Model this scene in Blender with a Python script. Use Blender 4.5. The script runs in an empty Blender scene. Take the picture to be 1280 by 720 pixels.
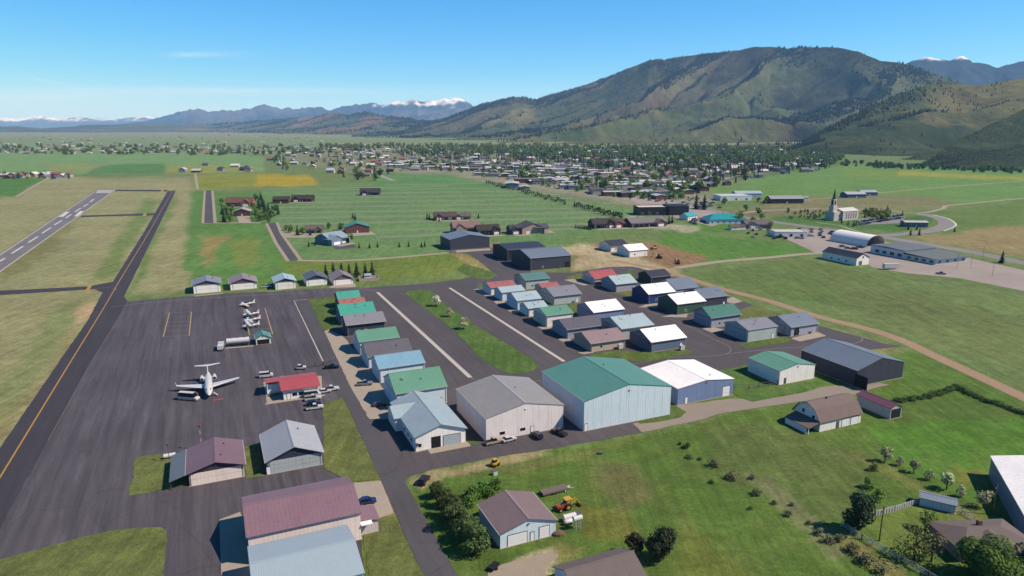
import bpy, bmesh, math, random
import numpy as np
from mathutils import Vector, Matrix
from mathutils.geometry import tessellate_polygon
random.seed(7); RNG = np.random.default_rng(11)
R = math.radians
scene = bpy.context.scene
col = scene.collection

# ------------------------------------------------------------------ camera, sky, sun, exposure
CAM_H = 90.0                                   # drone height above the apron
F = 865.0                                      # focal length in pixels of the 1280 px frame
PITCH = math.atan(203.0 / F)
cam = bpy.data.cameras.new('camera'); camo = bpy.data.objects.new('camera', cam); col.objects.link(camo)
camo.location = (0, 0, CAM_H); camo.rotation_euler = (math.pi / 2 - PITCH, 0, 0)
cam.sensor_width = 36.0; cam.lens = F / 1280 * 36.0; cam.clip_start = 1.0; cam.clip_end = 250000.0
scene.camera = camo

SUN_EL, SUN_AZ = R(47), R(99)                 # azimuth clockwise from +Y (the view axis)
world = bpy.data.worlds.new('World'); scene.world = world; world.use_nodes = True
wn = world.node_tree; bgn = wn.nodes['Background']
sky = wn.nodes.new('ShaderNodeTexSky'); sky.sky_type = 'NISHITA'; sky.sun_disc = False
sky.sun_elevation = SUN_EL; sky.sun_rotation = SUN_AZ; sky.altitude = 1900; sky.air_density = 1.0; sky.dust_density = 0.0; sky.ozone_density = 3.0
# grade the sky per channel (deep blue overhead, pale cyan low down), the same all round
_sep = wn.nodes.new('ShaderNodeSeparateColor'); _com = wn.nodes.new('ShaderNodeCombineColor'); wn.links.new(sky.outputs['Color'], _sep.inputs[0])
for _i, (_a, _g) in enumerate(((.95, 1.75), (1.02, .97), (1.38, .82))):
    _p = wn.nodes.new('ShaderNodeMath'); _p.operation = 'POWER'; _p.inputs[1].default_value = _g; wn.links.new(_sep.outputs[_i], _p.inputs[0])
    _m = wn.nodes.new('ShaderNodeMath'); _m.operation = 'MULTIPLY'; _m.inputs[1].default_value = _a * 0.1 ** _g / 0.15; wn.links.new(_p.outputs[0], _m.inputs[0])
    _c = wn.nodes.new('ShaderNodeMath'); _c.operation = 'MINIMUM'; _c.inputs[1].default_value = (.50, .80, .95)[_i] / 0.15; wn.links.new(_m.outputs[0], _c.inputs[0]); wn.links.new(_c.outputs[0], _com.inputs[_i])
# thin cirrus and a contrail low in the sky, by direction (x/y and z/y of the view vector)
_tc = wn.nodes.new('ShaderNodeTexCoord'); _xyz = wn.nodes.new('ShaderNodeSeparateXYZ'); wn.links.new(_tc.outputs['Generated'], _xyz.inputs[0])
def _wm(op, a, b=None, c=None):
    n = wn.nodes.new('ShaderNodeMath'); n.operation = op
    for i, v in enumerate((a, b, c)):
        if v is None: continue
        if isinstance(v, (int, float)): n.inputs[i].default_value = v
        else: wn.links.new(v, n.inputs[i])
    return n.outputs[0]
_yy = _wm('MAXIMUM', _xyz.outputs['Y'], .02); _az = _wm('DIVIDE', _xyz.outputs['X'], _yy); _el = _wm('DIVIDE', _xyz.outputs['Z'], _yy)
_nz = wn.nodes.new('ShaderNodeTexNoise'); _nz.inputs['Scale'].default_value = 5.0; _nz.inputs['Detail'].default_value = 6.0; _mp = wn.nodes.new('ShaderNodeMapping'); _mp.inputs['Scale'].default_value = (3, 3, 40); wn.links.new(_tc.outputs['Generated'], _mp.inputs[0]); wn.links.new(_mp.outputs[0], _nz.inputs['Vector'])
_cl = None
for _a0, _e0, _k, _sa, _se, _amp in ((-.45, .0945, .02, .030, .0030, .22), (-.41, .0955, .0, .05, .004, .14), (-.64, .0595, -.20, .026, .0013, .4), (-.45, .047, .0, .26, .0050, .35), (-.66, .038, .01, .20, .004, .22)):
    _da = _wm('SUBTRACT', _az, _a0); _u = _wm('DIVIDE', _da, _sa); _v = _wm('DIVIDE', _wm('SUBTRACT', _wm('SUBTRACT', _el, _e0), _wm('MULTIPLY', _da, _k)), _se)
    _g = _wm('MULTIPLY', _wm('EXPONENT', _wm('MULTIPLY', _wm('ADD', _wm('MULTIPLY', _u, _u), _wm('MULTIPLY', _v, _v)), -1.0)), _amp)
    _cl = _g if _cl is None else _wm('ADD', _cl, _g)
_cf = _wm('MINIMUM', _wm('MULTIPLY', _cl, _wm('MULTIPLY_ADD', _nz.outputs['Fac'], 1.6, .1)), .8)
_cmix = wn.nodes.new('ShaderNodeMix'); _cmix.data_type = 'RGBA'; wn.links.new(_cf, _cmix.inputs[0]); wn.links.new(_com.outputs[0], _cmix.inputs[6]); _cmix.inputs[7].default_value = (.80 / .15, .92 / .15, 1.0 / .15, 1)
wn.links.new(_cmix.outputs[2], bgn.inputs['Color']); bgn.inputs['Strength'].default_value = 0.102
sun = bpy.data.lights.new('sun', 'SUN'); suno = bpy.data.objects.new('sun', sun); col.objects.link(suno)
sun.energy = 5.0; sun.angle = R(0.53); sun.color = (1.0, 0.94, 0.86)
sd = Vector((math.sin(SUN_AZ) * math.cos(SUN_EL), math.cos(SUN_AZ) * math.cos(SUN_EL), math.sin(SUN_EL)))
suno.rotation_euler = sd.to_track_quat('Z', 'Y').to_euler(); suno.location = (300, -80, 400)
vs = scene.view_settings; vs.view_transform = 'Standard'; vs.look = 'None'; vs.exposure = 0.64; vs.gamma = 1.0; vs.use_curve_mapping = False
scene.cycles.use_denoising = True
scene.cycles.max_bounces = 6; scene.cycles.volume_bounces = 2

# ------------------------------------------------------------------ pixel (of the 1280x720 photograph) <-> world
CT, ST = math.cos(PITCH), math.sin(PITCH)
AX = np.array([0, CT, -ST]); UPV = np.array([0, ST, CT]); RT = np.array([1.0, 0, 0]); CAMP = np.array([0, 0, CAM_H])
def ray(x, y): return AX * F + RT * (x - 640) + UPV * (360 - y)
def px(x, y, z=0.0):
    d = ray(x, y); t = (z - CAM_H) / d[2]
    p = CAMP + d * t
    return np.array([p[0], p[1], z])
def proj(p):
    q = np.asarray(p, float) - CAMP; w = q @ AX
    return 640 + F * (q @ RT) / w, 360 - F * (q @ UPV) / w
GA = math.atan2(390.0, F / CT)                 # the airfield grid is turned this much from the view axis
U = np.array([-math.sin(GA), math.cos(GA), 0]); V = np.array([math.cos(GA), math.sin(GA), 0]); Z = np.array([0, 0, 1.0])
def along(P, d, x):                            # t so that P + t d projects to column x
    q = P - CAMP; k = (x - 640) / F
    a = q @ RT - k * (q @ AX); b = d @ RT - k * (d @ AX)
    return -a / b
def height_at(P, y):                           # z so that P + z Z projects to row y
    q = P - CAMP; k = (360 - y) / F
    return -(q @ UPV - k * (q @ AX)) / (Z @ UPV - k * (Z @ AX))
def two(P, d1, d2, x, y):                      # (a, b) so that P + a d1 + b d2 projects to (x, y)
    q = P - CAMP; kx = (x - 640) / F; ky = (360 - y) / F
    A = np.array([[d @ RT - kx * (d @ AX) for d in (d1, d2)], [d @ UPV - ky * (d @ AX) for d in (d1, d2)]])
    B = -np.array([q @ RT - kx * (q @ AX), q @ UPV - ky * (q @ AX)])
    return np.linalg.solve(A, B)

# ------------------------------------------------------------------ noise
def hash2(ix, iy, seed):
    h = (ix.astype(np.int64) * 374761393 + iy.astype(np.int64) * 668265263 + seed * 974711) & 0x7fffffff
    h = ((h ^ (h >> 13)) * 1274126177) & 0x7fffffff
    return ((h ^ (h >> 16)) & 0xffff) / 65535.0
def vnoise(x, y, seed=0):
    x = np.asarray(x, float); y = np.asarray(y, float)
    ix = np.floor(x); iy = np.floor(y); fx = x - ix; fy = y - iy
    fx = fx * fx * fx * (fx * (fx * 6 - 15) + 10); fy = fy * fy * fy * (fy * (fy * 6 - 15) + 10)
    a = hash2(ix, iy, seed); b = hash2(ix + 1, iy, seed); c = hash2(ix, iy + 1, seed); d = hash2(ix + 1, iy + 1, seed)
    return (a * (1 - fx) + b * fx) * (1 - fy) + (c * (1 - fx) + d * fx) * fy
def fbm(x, y, seed=0, oct=4, gain=0.5):
    s = 0; a = 1; t = 0
    for o in range(oct):
        s = s + a * vnoise(x * 2 ** o, y * 2 ** o, seed + o * 17); t += a; a *= gain
    return s / t

# ------------------------------------------------------------------ colours and materials
def lin(c):
    """a colour as it shows in full sun (0-255) -> surface albedo under this sun and sky"""
    s = .68 if max(c) < 240 else .90
    return tuple(s * k * ((v / 255 / 12.92) if v <= 10 else (((v / 255 + 0.055) / 1.055) ** 2.4)) for v, k in zip(c, (.74, .66, .59)))
def node(nt, t, **kw):
    n = nt.nodes.new(t)
    for k, v in kw.items():
        if k in n.bl_rna.properties: setattr(n, k, v)
        else: n.inputs[k].default_value = v
    return n
MATS = {}
def new_mat(name):
    m = bpy.data.materials.new(name); m.use_nodes = True
    nt = m.node_tree; b = nt.nodes['Principled BSDF']
    return m, nt, b
def mat(name, c, rough=0.6, var=0.12, scale=0.5, metal=0.0, spec=0.35, seam=None, seam_w=0.08, seam_d=0.25, bump=0.0, bscale=8.0, streak=0.0, coat=0.0):
    """plain procedural surface: colour (0-255 sRGB) broken up by noise, optional seams every `seam` metres, optional bump"""
    if name in MATS: return MATS[name]
    m, nt, b = new_mat(name); L = nt.links.new
    tc = node(nt, 'ShaderNodeTexCoord')
    n1 = node(nt, 'ShaderNodeTexNoise', Scale=scale, Detail=5.0, Roughness=0.6); L(tc.outputs['Object'], n1.inputs['Vector'])
    n2 = node(nt, 'ShaderNodeTexNoise', Scale=scale * 7.3, Detail=3.0); L(tc.outputs['Object'], n2.inputs['Vector'])
    add = node(nt, 'ShaderNodeMath', operation='ADD'); L(n1.outputs['Fac'], add.inputs[0]); L(n2.outputs['Fac'], add.inputs[1])
    mr = node(nt, 'ShaderNodeMapRange'); mr.inputs['From Min'].default_value = 0.6; mr.inputs['From Max'].default_value = 1.4
    mr.inputs['To Min'].default_value = 1 - var; mr.inputs['To Max'].default_value = 1 + var; L(add.outputs[0], mr.inputs['Value'])
    fac = mr.outputs[0]
    hgt = None
    if seam:
        sp = node(nt, 'ShaderNodeSeparateXYZ'); L(tc.outputs['Object'], sp.inputs[0])
        a = node(nt, 'ShaderNodeMath', operation='ADD'); L(sp.outputs['X'], a.inputs[0])
        if seam > 0: L(sp.outputs['Y'], a.inputs[1])
        else: a.inputs[1].default_value = 1000.0
        dv = node(nt, 'ShaderNodeMath', operation='DIVIDE'); L(a.outputs[0], dv.inputs[0]); dv.inputs[1].default_value = abs(seam)
        fr = node(nt, 'ShaderNodeMath', operation='FRACT'); L(dv.outputs[0], fr.inputs[0])
        lt = node(nt, 'ShaderNodeMath', operation='LESS_THAN'); L(fr.outputs[0], lt.inputs[0]); lt.inputs[1].default_value = seam_w
        mm = node(nt, 'ShaderNodeMath', operation='MULTIPLY_ADD'); L(lt.outputs[0], mm.inputs[0]); mm.inputs[1].default_value = -seam_d; mm.inputs[2].default_value = 1.0
        m3 = node(nt, 'ShaderNodeMath', operation='MULTIPLY'); L(fac, m3.inputs[0]); L(mm.outputs[0], m3.inputs[1]); fac = m3.outputs[0]
        hgt = lt.outputs[0]
    if streak:
        mp = node(nt, 'ShaderNodeMapping'); mp.inputs['Scale'].default_value = (1.3, 1.3, 0.12) ; L(tc.outputs['Object'], mp.inputs['Vector'])
        n4 = node(nt, 'ShaderNodeTexNoise', Scale=1.0, Detail=4.0); L(mp.outputs[0], n4.inputs['Vector'])
        r4 = node(nt, 'ShaderNodeMapRange'); r4.inputs['From Min'].default_value = 0.5; r4.inputs['From Max'].default_value = 0.75
        r4.inputs['To Min'].default_value = 1.0; r4.inputs['To Max'].default_value = 1 - streak; L(n4.outputs['Fac'], r4.inputs['Value'])
        m4 = node(nt, 'ShaderNodeMath', operation='MULTIPLY'); L(fac, m4.inputs[0]); L(r4.outputs[0], m4.inputs[1]); fac = m4.outputs[0]
    vm = node(nt, 'ShaderNodeVectorMath', operation='SCALE'); vm.inputs[0].default_value = lin(c); L(fac, vm.inputs['Scale'])
    L(vm.outputs[0], b.inputs['Base Color'])
    b.inputs['Roughness'].default_value = rough; b.inputs['Metallic'].default_value = metal
    b.inputs['Specular IOR Level'].default_value = spec
    if coat: b.inputs['Coat Weight'].default_value = coat
    if bump or hgt is not None:
        bp = node(nt, 'ShaderNodeBump', Strength=bump or 0.35, Distance=0.05)
        if hgt is None:
            n3 = node(nt, 'ShaderNodeTexNoise', Scale=bscale, Detail=4.0); L(tc.outputs['Object'], n3.inputs['Vector']); hgt = n3.outputs['Fac']
        L(hgt, bp.inputs['Height']); L(bp.outputs[0], b.inputs['Normal'])
    MATS[name] = m
    return m
def roof_mat(c, rough=0.45, kind='roof'):
    return mat('%s_%d_%d_%d' % (kind, *c), c, rough, var=0.11, scale=0.16, spec=0.4, seam=-0.9, seam_w=0.12, seam_d=0.14, streak=0.12)
def wall_mat(c):
    # upright walls see the sun at a slant: a wall of a given seen colour has the lighter paint
    q = 1.30 if max(c) > 100 else 1.15
    c = tuple(min(255, int(v * q * b)) for v, b in zip(c, (.965, 1.0, 1.11)))
    return mat('siding_%d_%d_%d' % c, c, 0.6, var=0.07, scale=0.15, seam=0.9, seam_w=0.12, seam_d=0.15, streak=0.12)
def paint(c, rough=0.3):
    return mat('paint_%d_%d_%d' % c, c, rough, var=0.04, scale=0.6, spec=0.5, coat=0.3)
def leaf_mat(name, c, var=0.35, trans=0.25):
    if name in MATS: return MATS[name]
    m, nt, b = new_mat(name); L = nt.links.new
    tc = node(nt, 'ShaderNodeTexCoord'); oi = node(nt, 'ShaderNodeObjectInfo')
    n1 = node(nt, 'ShaderNodeTexNoise', Scale=0.9, Detail=3.0); L(tc.outputs['Object'], n1.inputs['Vector'])
    mr = node(nt, 'ShaderNodeMapRange'); mr.inputs['From Min'].default_value = 0.3; mr.inputs['From Max'].default_value = 0.7
    mr.inputs['To Min'].default_value = 1 - var; mr.inputs['To Max'].default_value = 1 + var; L(n1.outputs['Fac'], mr.inputs['Value'])
    m2 = node(nt, 'ShaderNodeMapRange'); m2.inputs['To Min'].default_value = 0.72; m2.inputs['To Max'].default_value = 1.28; L(oi.outputs['Random'], m2.inputs['Value'])
    mu = node(nt, 'ShaderNodeMath', operation='MULTIPLY'); L(mr.outputs[0], mu.inputs[0]); L(m2.outputs[0], mu.inputs[1])
    vm = node(nt, 'ShaderNodeVectorMath', operation='SCALE'); vm.inputs[0].default_value = lin(c); L(mu.outputs[0], vm.inputs['Scale'])
    hs = node(nt, 'ShaderNodeHueSaturation'); L(vm.outputs[0], hs.inputs['Color'])
    m5 = node(nt, 'ShaderNodeMapRange'); m5.inputs['To Min'].default_value = 0.475; m5.inputs['To Max'].default_value = 0.52; L(oi.outputs['Random'], m5.inputs['Value']); L(m5.outputs[0], hs.inputs['Hue'])
    L(hs.outputs[0], b.inputs['Base Color']); b.inputs['Roughness'].default_value = 0.75; b.inputs['Specular IOR Level'].default_value = 0.15
    tr = node(nt, 'ShaderNodeBsdfTranslucent'); L(hs.outputs[0], tr.inputs['Color'])
    mx = node(nt, 'ShaderNodeMixShader', Fac=trans); L(b.outputs[0], mx.inputs[1]); L(tr.outputs[0], mx.inputs[2])
    L(mx.outputs[0], nt.nodes['Material Output'].inputs['Surface'])
    MATS[name] = m
    return m

WHITE = mat('white_paint', (246, 250, 255), 0.5, 0.05)
GLASS = mat('window_glass', (26, 32, 40), 0.08, 0.1, spec=0.6)
DARK = mat('dark_opening', (14, 14, 16), 0.8, 0.2)
TYRE = mat('tyre_rubber', (22, 22, 23), 0.8, 0.1)
STEEL = mat('galvanised_steel', (150, 152, 155), 0.4, 0.1, metal=0.6)
WOOD = mat('weathered_wood', (105, 88, 70), 0.8, 0.2, bump=0.3)
CONC = mat('concrete', (180, 170, 156), 0.85, 0.10, 0.25, bump=0.15, bscale=3.0)
BARK = mat('bark', (70, 58, 46), 0.9, 0.25, 2.0, bump=0.5)

# ------------------------------------------------------------------ mesh building
class MB:
    def __init__(s): s.v = []; s.f = []; s.m = []
    def poly(s, pts, mi=0):
        k = len(s.v); s.v += [tuple(map(float, p)) for p in pts]; s.f.append(tuple(range(k, k + len(pts)))); s.m.append(mi)
    def box(s, x0, x1, y0, y1, z0, z1, mi=0):
        k = len(s.v)
        s.v += [(x0, y0, z0), (x1, y0, z0), (x1, y1, z0), (x0, y1, z0), (x0, y0, z1), (x1, y0, z1), (x1, y1, z1), (x0, y1, z1)]
        for f in ((3, 2, 1, 0), (4, 5, 6, 7), (0, 1, 5, 4), (1, 2, 6, 5), (2, 3, 7, 6), (3, 0, 4, 7)):
            s.f.append(tuple(k + i for i in f)); s.m.append(mi)
        return s
    def prism(s, prof, axis, a, b, mi=0):
        """profile of 2-D points (counter-clockwise) swept from a to b along an axis: 'x' -> (y,z), 'y' -> (x,z), 'z' -> (x,y)"""
        def p3(p, t): return (t, p[0], p[1]) if axis == 'x' else ((p[0], t, p[1]) if axis == 'y' else (p[0], p[1], t))
        n = len(prof); k = len(s.v)
        s.v += [p3(p, a) for p in prof] + [p3(p, b) for p in prof]
        s.f.append(tuple(k + i for i in reversed(range(n)))); s.f.append(tuple(k + n + i for i in range(n))); s.m += [mi, mi]
        for i in range(n):
            j = (i + 1) % n; s.f.append((k + i, k + j, k + n + j, k + n + i)); s.m.append(mi)
        return s
    def rings(s, rings, mi=0, cap=True):
        n = len(rings[0]); k = len(s.v)
        for r in rings: s.v += [tuple(map(float, p)) for p in r]
        for a in range(len(rings) - 1):
            for i in range(n):
                j = (i + 1) % n
                s.f.append((k + a * n + i, k + a * n + j, k + (a + 1) * n + j, k + (a + 1) * n + i)); s.m.append(mi)
        if cap:
            s.f.append(tuple(k + i for i in reversed(range(n)))); s.f.append(tuple(k + (len(rings) - 1) * n + i for i in range(n))); s.m += [mi, mi]
        return s
    def tube(s, p0, p1, r0, r1=None, n=8, mi=0):
        r1 = r0 if r1 is None else r1
        p0 = Vector(p0); p1 = Vector(p1); d = (p1 - p0).normalized()
        a = d.orthogonal().normalized(); b = d.cross(a)
        rr = []
        for p, r in ((p0, r0), (p1, r1)):
            rr.append([p + (a * math.cos(2 * math.pi * i / n) + b * math.sin(2 * math.pi * i / n)) * r for i in range(n)])
        return s.rings(rr, mi)
    def mesh(s, name, mats):
        me = bpy.data.meshes.new(name); me.from_pydata(s.v, [], s.f)
        for m in (mats if isinstance(mats, (list, tuple)) else [mats]): me.materials.append(m)
        if any(s.m): me.polygons.foreach_set('material_index', s.m)
        me.update(); return me
    def build(s, name, mats, parent=None, fix=True, smooth=False, **tags):
        me = s.mesh(name, mats)
        if fix:
            bm = bmesh.new(); bm.from_mesh(me); bmesh.ops.recalc_face_normals(bm, faces=bm.faces); bm.to_mesh(me); bm.free()
        if smooth:
            me.polygons.foreach_set('use_smooth', [True] * len(me.polygons))
        return link(name, me, parent, **tags)
def link(name, me, parent=None, **tags):
    o = bpy.data.objects.new(name, me); col.objects.link(o)
    if parent: o.parent = parent
    for k, v in tags.items():
        if v is not None: o[k] = v
    return o
def thing(name, loc, rz, label, category, group=None):
    o = bpy.data.objects.new(name, None); col.objects.link(o); o.empty_display_size = 0.5
    o.location = loc; o.rotation_euler = (0, 0, rz); o['label'] = label; o['category'] = category
    if group: o['group'] = group
    return o
def sheet(name, pts, z, material, parent=None, jit=0.0, step=3.0, world=False, **tags):
    """a flat sheet on the ground from pixel corners (or world XY corners)"""
    w = [Vector(p[:2]).to_3d() if world else Vector(px(p[0], p[1], 0.0)) for p in pts]
    out = []
    for a, b in zip(w, w[1:] + w[:1]):
        n = max(1, min(120, int((b - a).length / step))) if jit else 1
        for i in range(n):
            p = a.lerp(b, i / n)
            if jit:
                d = (b - a).normalized(); nn = Vector((-d.y, d.x, 0))
                e = (vnoise(p.x * 0.35, p.y * 0.35, 5) - 0.5) * 2 + (vnoise(p.x * 1.3, p.y * 1.3, 9) - 0.5)
                p = p + nn * float(e) * jit
            out.append(p)
    m = MB(); m.v = [(p.x, p.y, z) for p in out]
    for t in tessellate_polygon([[Vector((p.x, p.y, 0)) for p in out]]):
        a, b, c = [out[i] for i in t]
        m.f.append(t if (b - a).cross(c - a).z > 0 else (t[0], t[2], t[1])); m.m.append(0)
    return m.build(name, material, parent, fix=False, **tags)
def ribbon(name, pts, width, z, material, parent=None, world=False, **tags):
    """a strip of constant width along a polyline of pixels"""
    w = [Vector(p[:2]).to_3d() if world else Vector(px(p[0], p[1])) for p in pts]
    # the width never pinches: mitred offsets
    offs = []
    for i, p in enumerate(w):
        d = Vector((0, 0, 0))
        if i > 0: d += (p - w[i - 1]).normalized()
        if i < len(w) - 1: d += (w[i + 1] - p).normalized()
        d.normalize(); offs.append(Vector((-d.y, d.x, 0)))
    m = MB()
    for p, o in zip(w, offs):
        m.v += [(p.x + o.x * width / 2, p.y + o.y * width / 2, z), (p.x - o.x * width / 2, p.y - o.y * width / 2, z)]
    for i in range(len(w) - 1):
        k = 2 * i; m.f.append((k + 1, k + 3, k + 2, k)); m.m.append(0)
    return m.build(name, material, parent, fix=False, **tags)
def smooth_line(pts, n=6):
    out = []
    P = [np.array(p, float) for p in pts]
    for i in range(len(P) - 1):
        p0 = P[max(i - 1, 0)]; p1 = P[i]; p2 = P[i + 1]; p3 = P[min(i + 2, len(P) - 1)]
        for k in range(n):
            t = k / n
            out.append(tuple(0.5 * (2 * p1 + (p2 - p0) * t + (2 * p0 - 5 * p1 + 4 * p2 - p3) * t * t + (3 * p1 - p0 - 3 * p2 + p3) * t ** 3)))
    out.append(tuple(P[-1])); return out

# ------------------------------------------------------------------ the ground: one flat sheet, its grass and soil colours by region
def ground_material(name, attr=True, c=(100, 120, 60), fine=1.0):
    m, nt, b = new_mat(name); L = nt.links.new
    tc = node(nt, 'ShaderNodeTexCoord')
    def noise(sc, det=5.0, mapping=None, rough=0.6):
        n = node(nt, 'ShaderNodeTexNoise', Scale=sc, Detail=det, Roughness=rough)
        if mapping:
            mp = node(nt, 'ShaderNodeMapping'); mp.inputs['Rotation'].default_value = (0, 0, mapping[0]); mp.inputs['Scale'].default_value = mapping[1]
            L(tc.outputs['Object'], mp.inputs['Vector']); L(mp.outputs[0], n.inputs['Vector'])
        else: L(tc.outputs['Object'], n.inputs['Vector'])
        return n.outputs['Fac']
    def rng(v, a, b_, c_, d):
        r = node(nt, 'ShaderNodeMapRange'); L(v, r.inputs['Value'])
        for k, x in zip(('From Min', 'From Max', 'To Min', 'To Max'), (a, b_, c_, d)): r.inputs[k].default_value = x
        return r.outputs[0]
    def mul(a, b_):
        r = node(nt, 'ShaderNodeMath', operation='MULTIPLY'); L(a, r.inputs[0]); L(b_, r.inputs[1]); return r.outputs[0]
    if attr:
        at = node(nt, 'ShaderNodeAttribute', attribute_name='tint'); base = at.outputs['Color']
    else:
        rgb = node(nt, 'ShaderNodeRGB'); rgb.outputs[0].default_value = (*lin(c), 1); base = rgb.outputs[0]
    f = mul(rng(noise(0.016), 0.3, 0.7, 0.86, 1.14), rng(noise(0.15, 8.0, rough=0.72), 0.3, 0.7, 0.70, 1.30))
    f = mul(f, rng(noise(0.8 * fine, 6.0, rough=0.75), 0.3, 0.7, 0.70, 1.30))
    f = mul(f, rng(noise(0.5, 3.0, (-GA, (1.0, 0.06, 1.0))), 0.35, 0.65, 0.86, 1.14))
    # dry tufts pull the hue towards straw
    dry = rng(noise(0.055, 6.0, rough=0.7), 0.5, 0.72, 0.0, 0.5)
    mx = node(nt, 'ShaderNodeMix', data_type='RGBA', blend_type='MIX'); L(dry, mx.inputs[0]); L(base, mx.inputs[6])
    st = node(nt, 'ShaderNodeMix', data_type='RGBA', blend_type='MIX'); st.inputs[0].default_value = 0.45; L(base, st.inputs[6]); st.inputs[7].default_value = (*lin((150, 138, 96)), 1)
    L(st.outputs[2], mx.inputs[7])
    vm = node(nt, 'ShaderNodeVectorMath', operation='SCALE'); L(mx.outputs[2], vm.inputs[0]); L(f, vm.inputs['Scale'])
    L(vm.outputs[0], b.inputs['Base Color']); b.inputs['Roughness'].default_value = 0.95; b.inputs['Specular IOR Level'].default_value = 0.1
    bp = node(nt, 'ShaderNodeBump', Strength=0.8, Distance=0.4); L(noise(1.6, 6.0), bp.inputs['Height']); L(bp.outputs[0], b.inputs['Normal'])
    return m
GROUND = ground_material('grass_ground')

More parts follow.
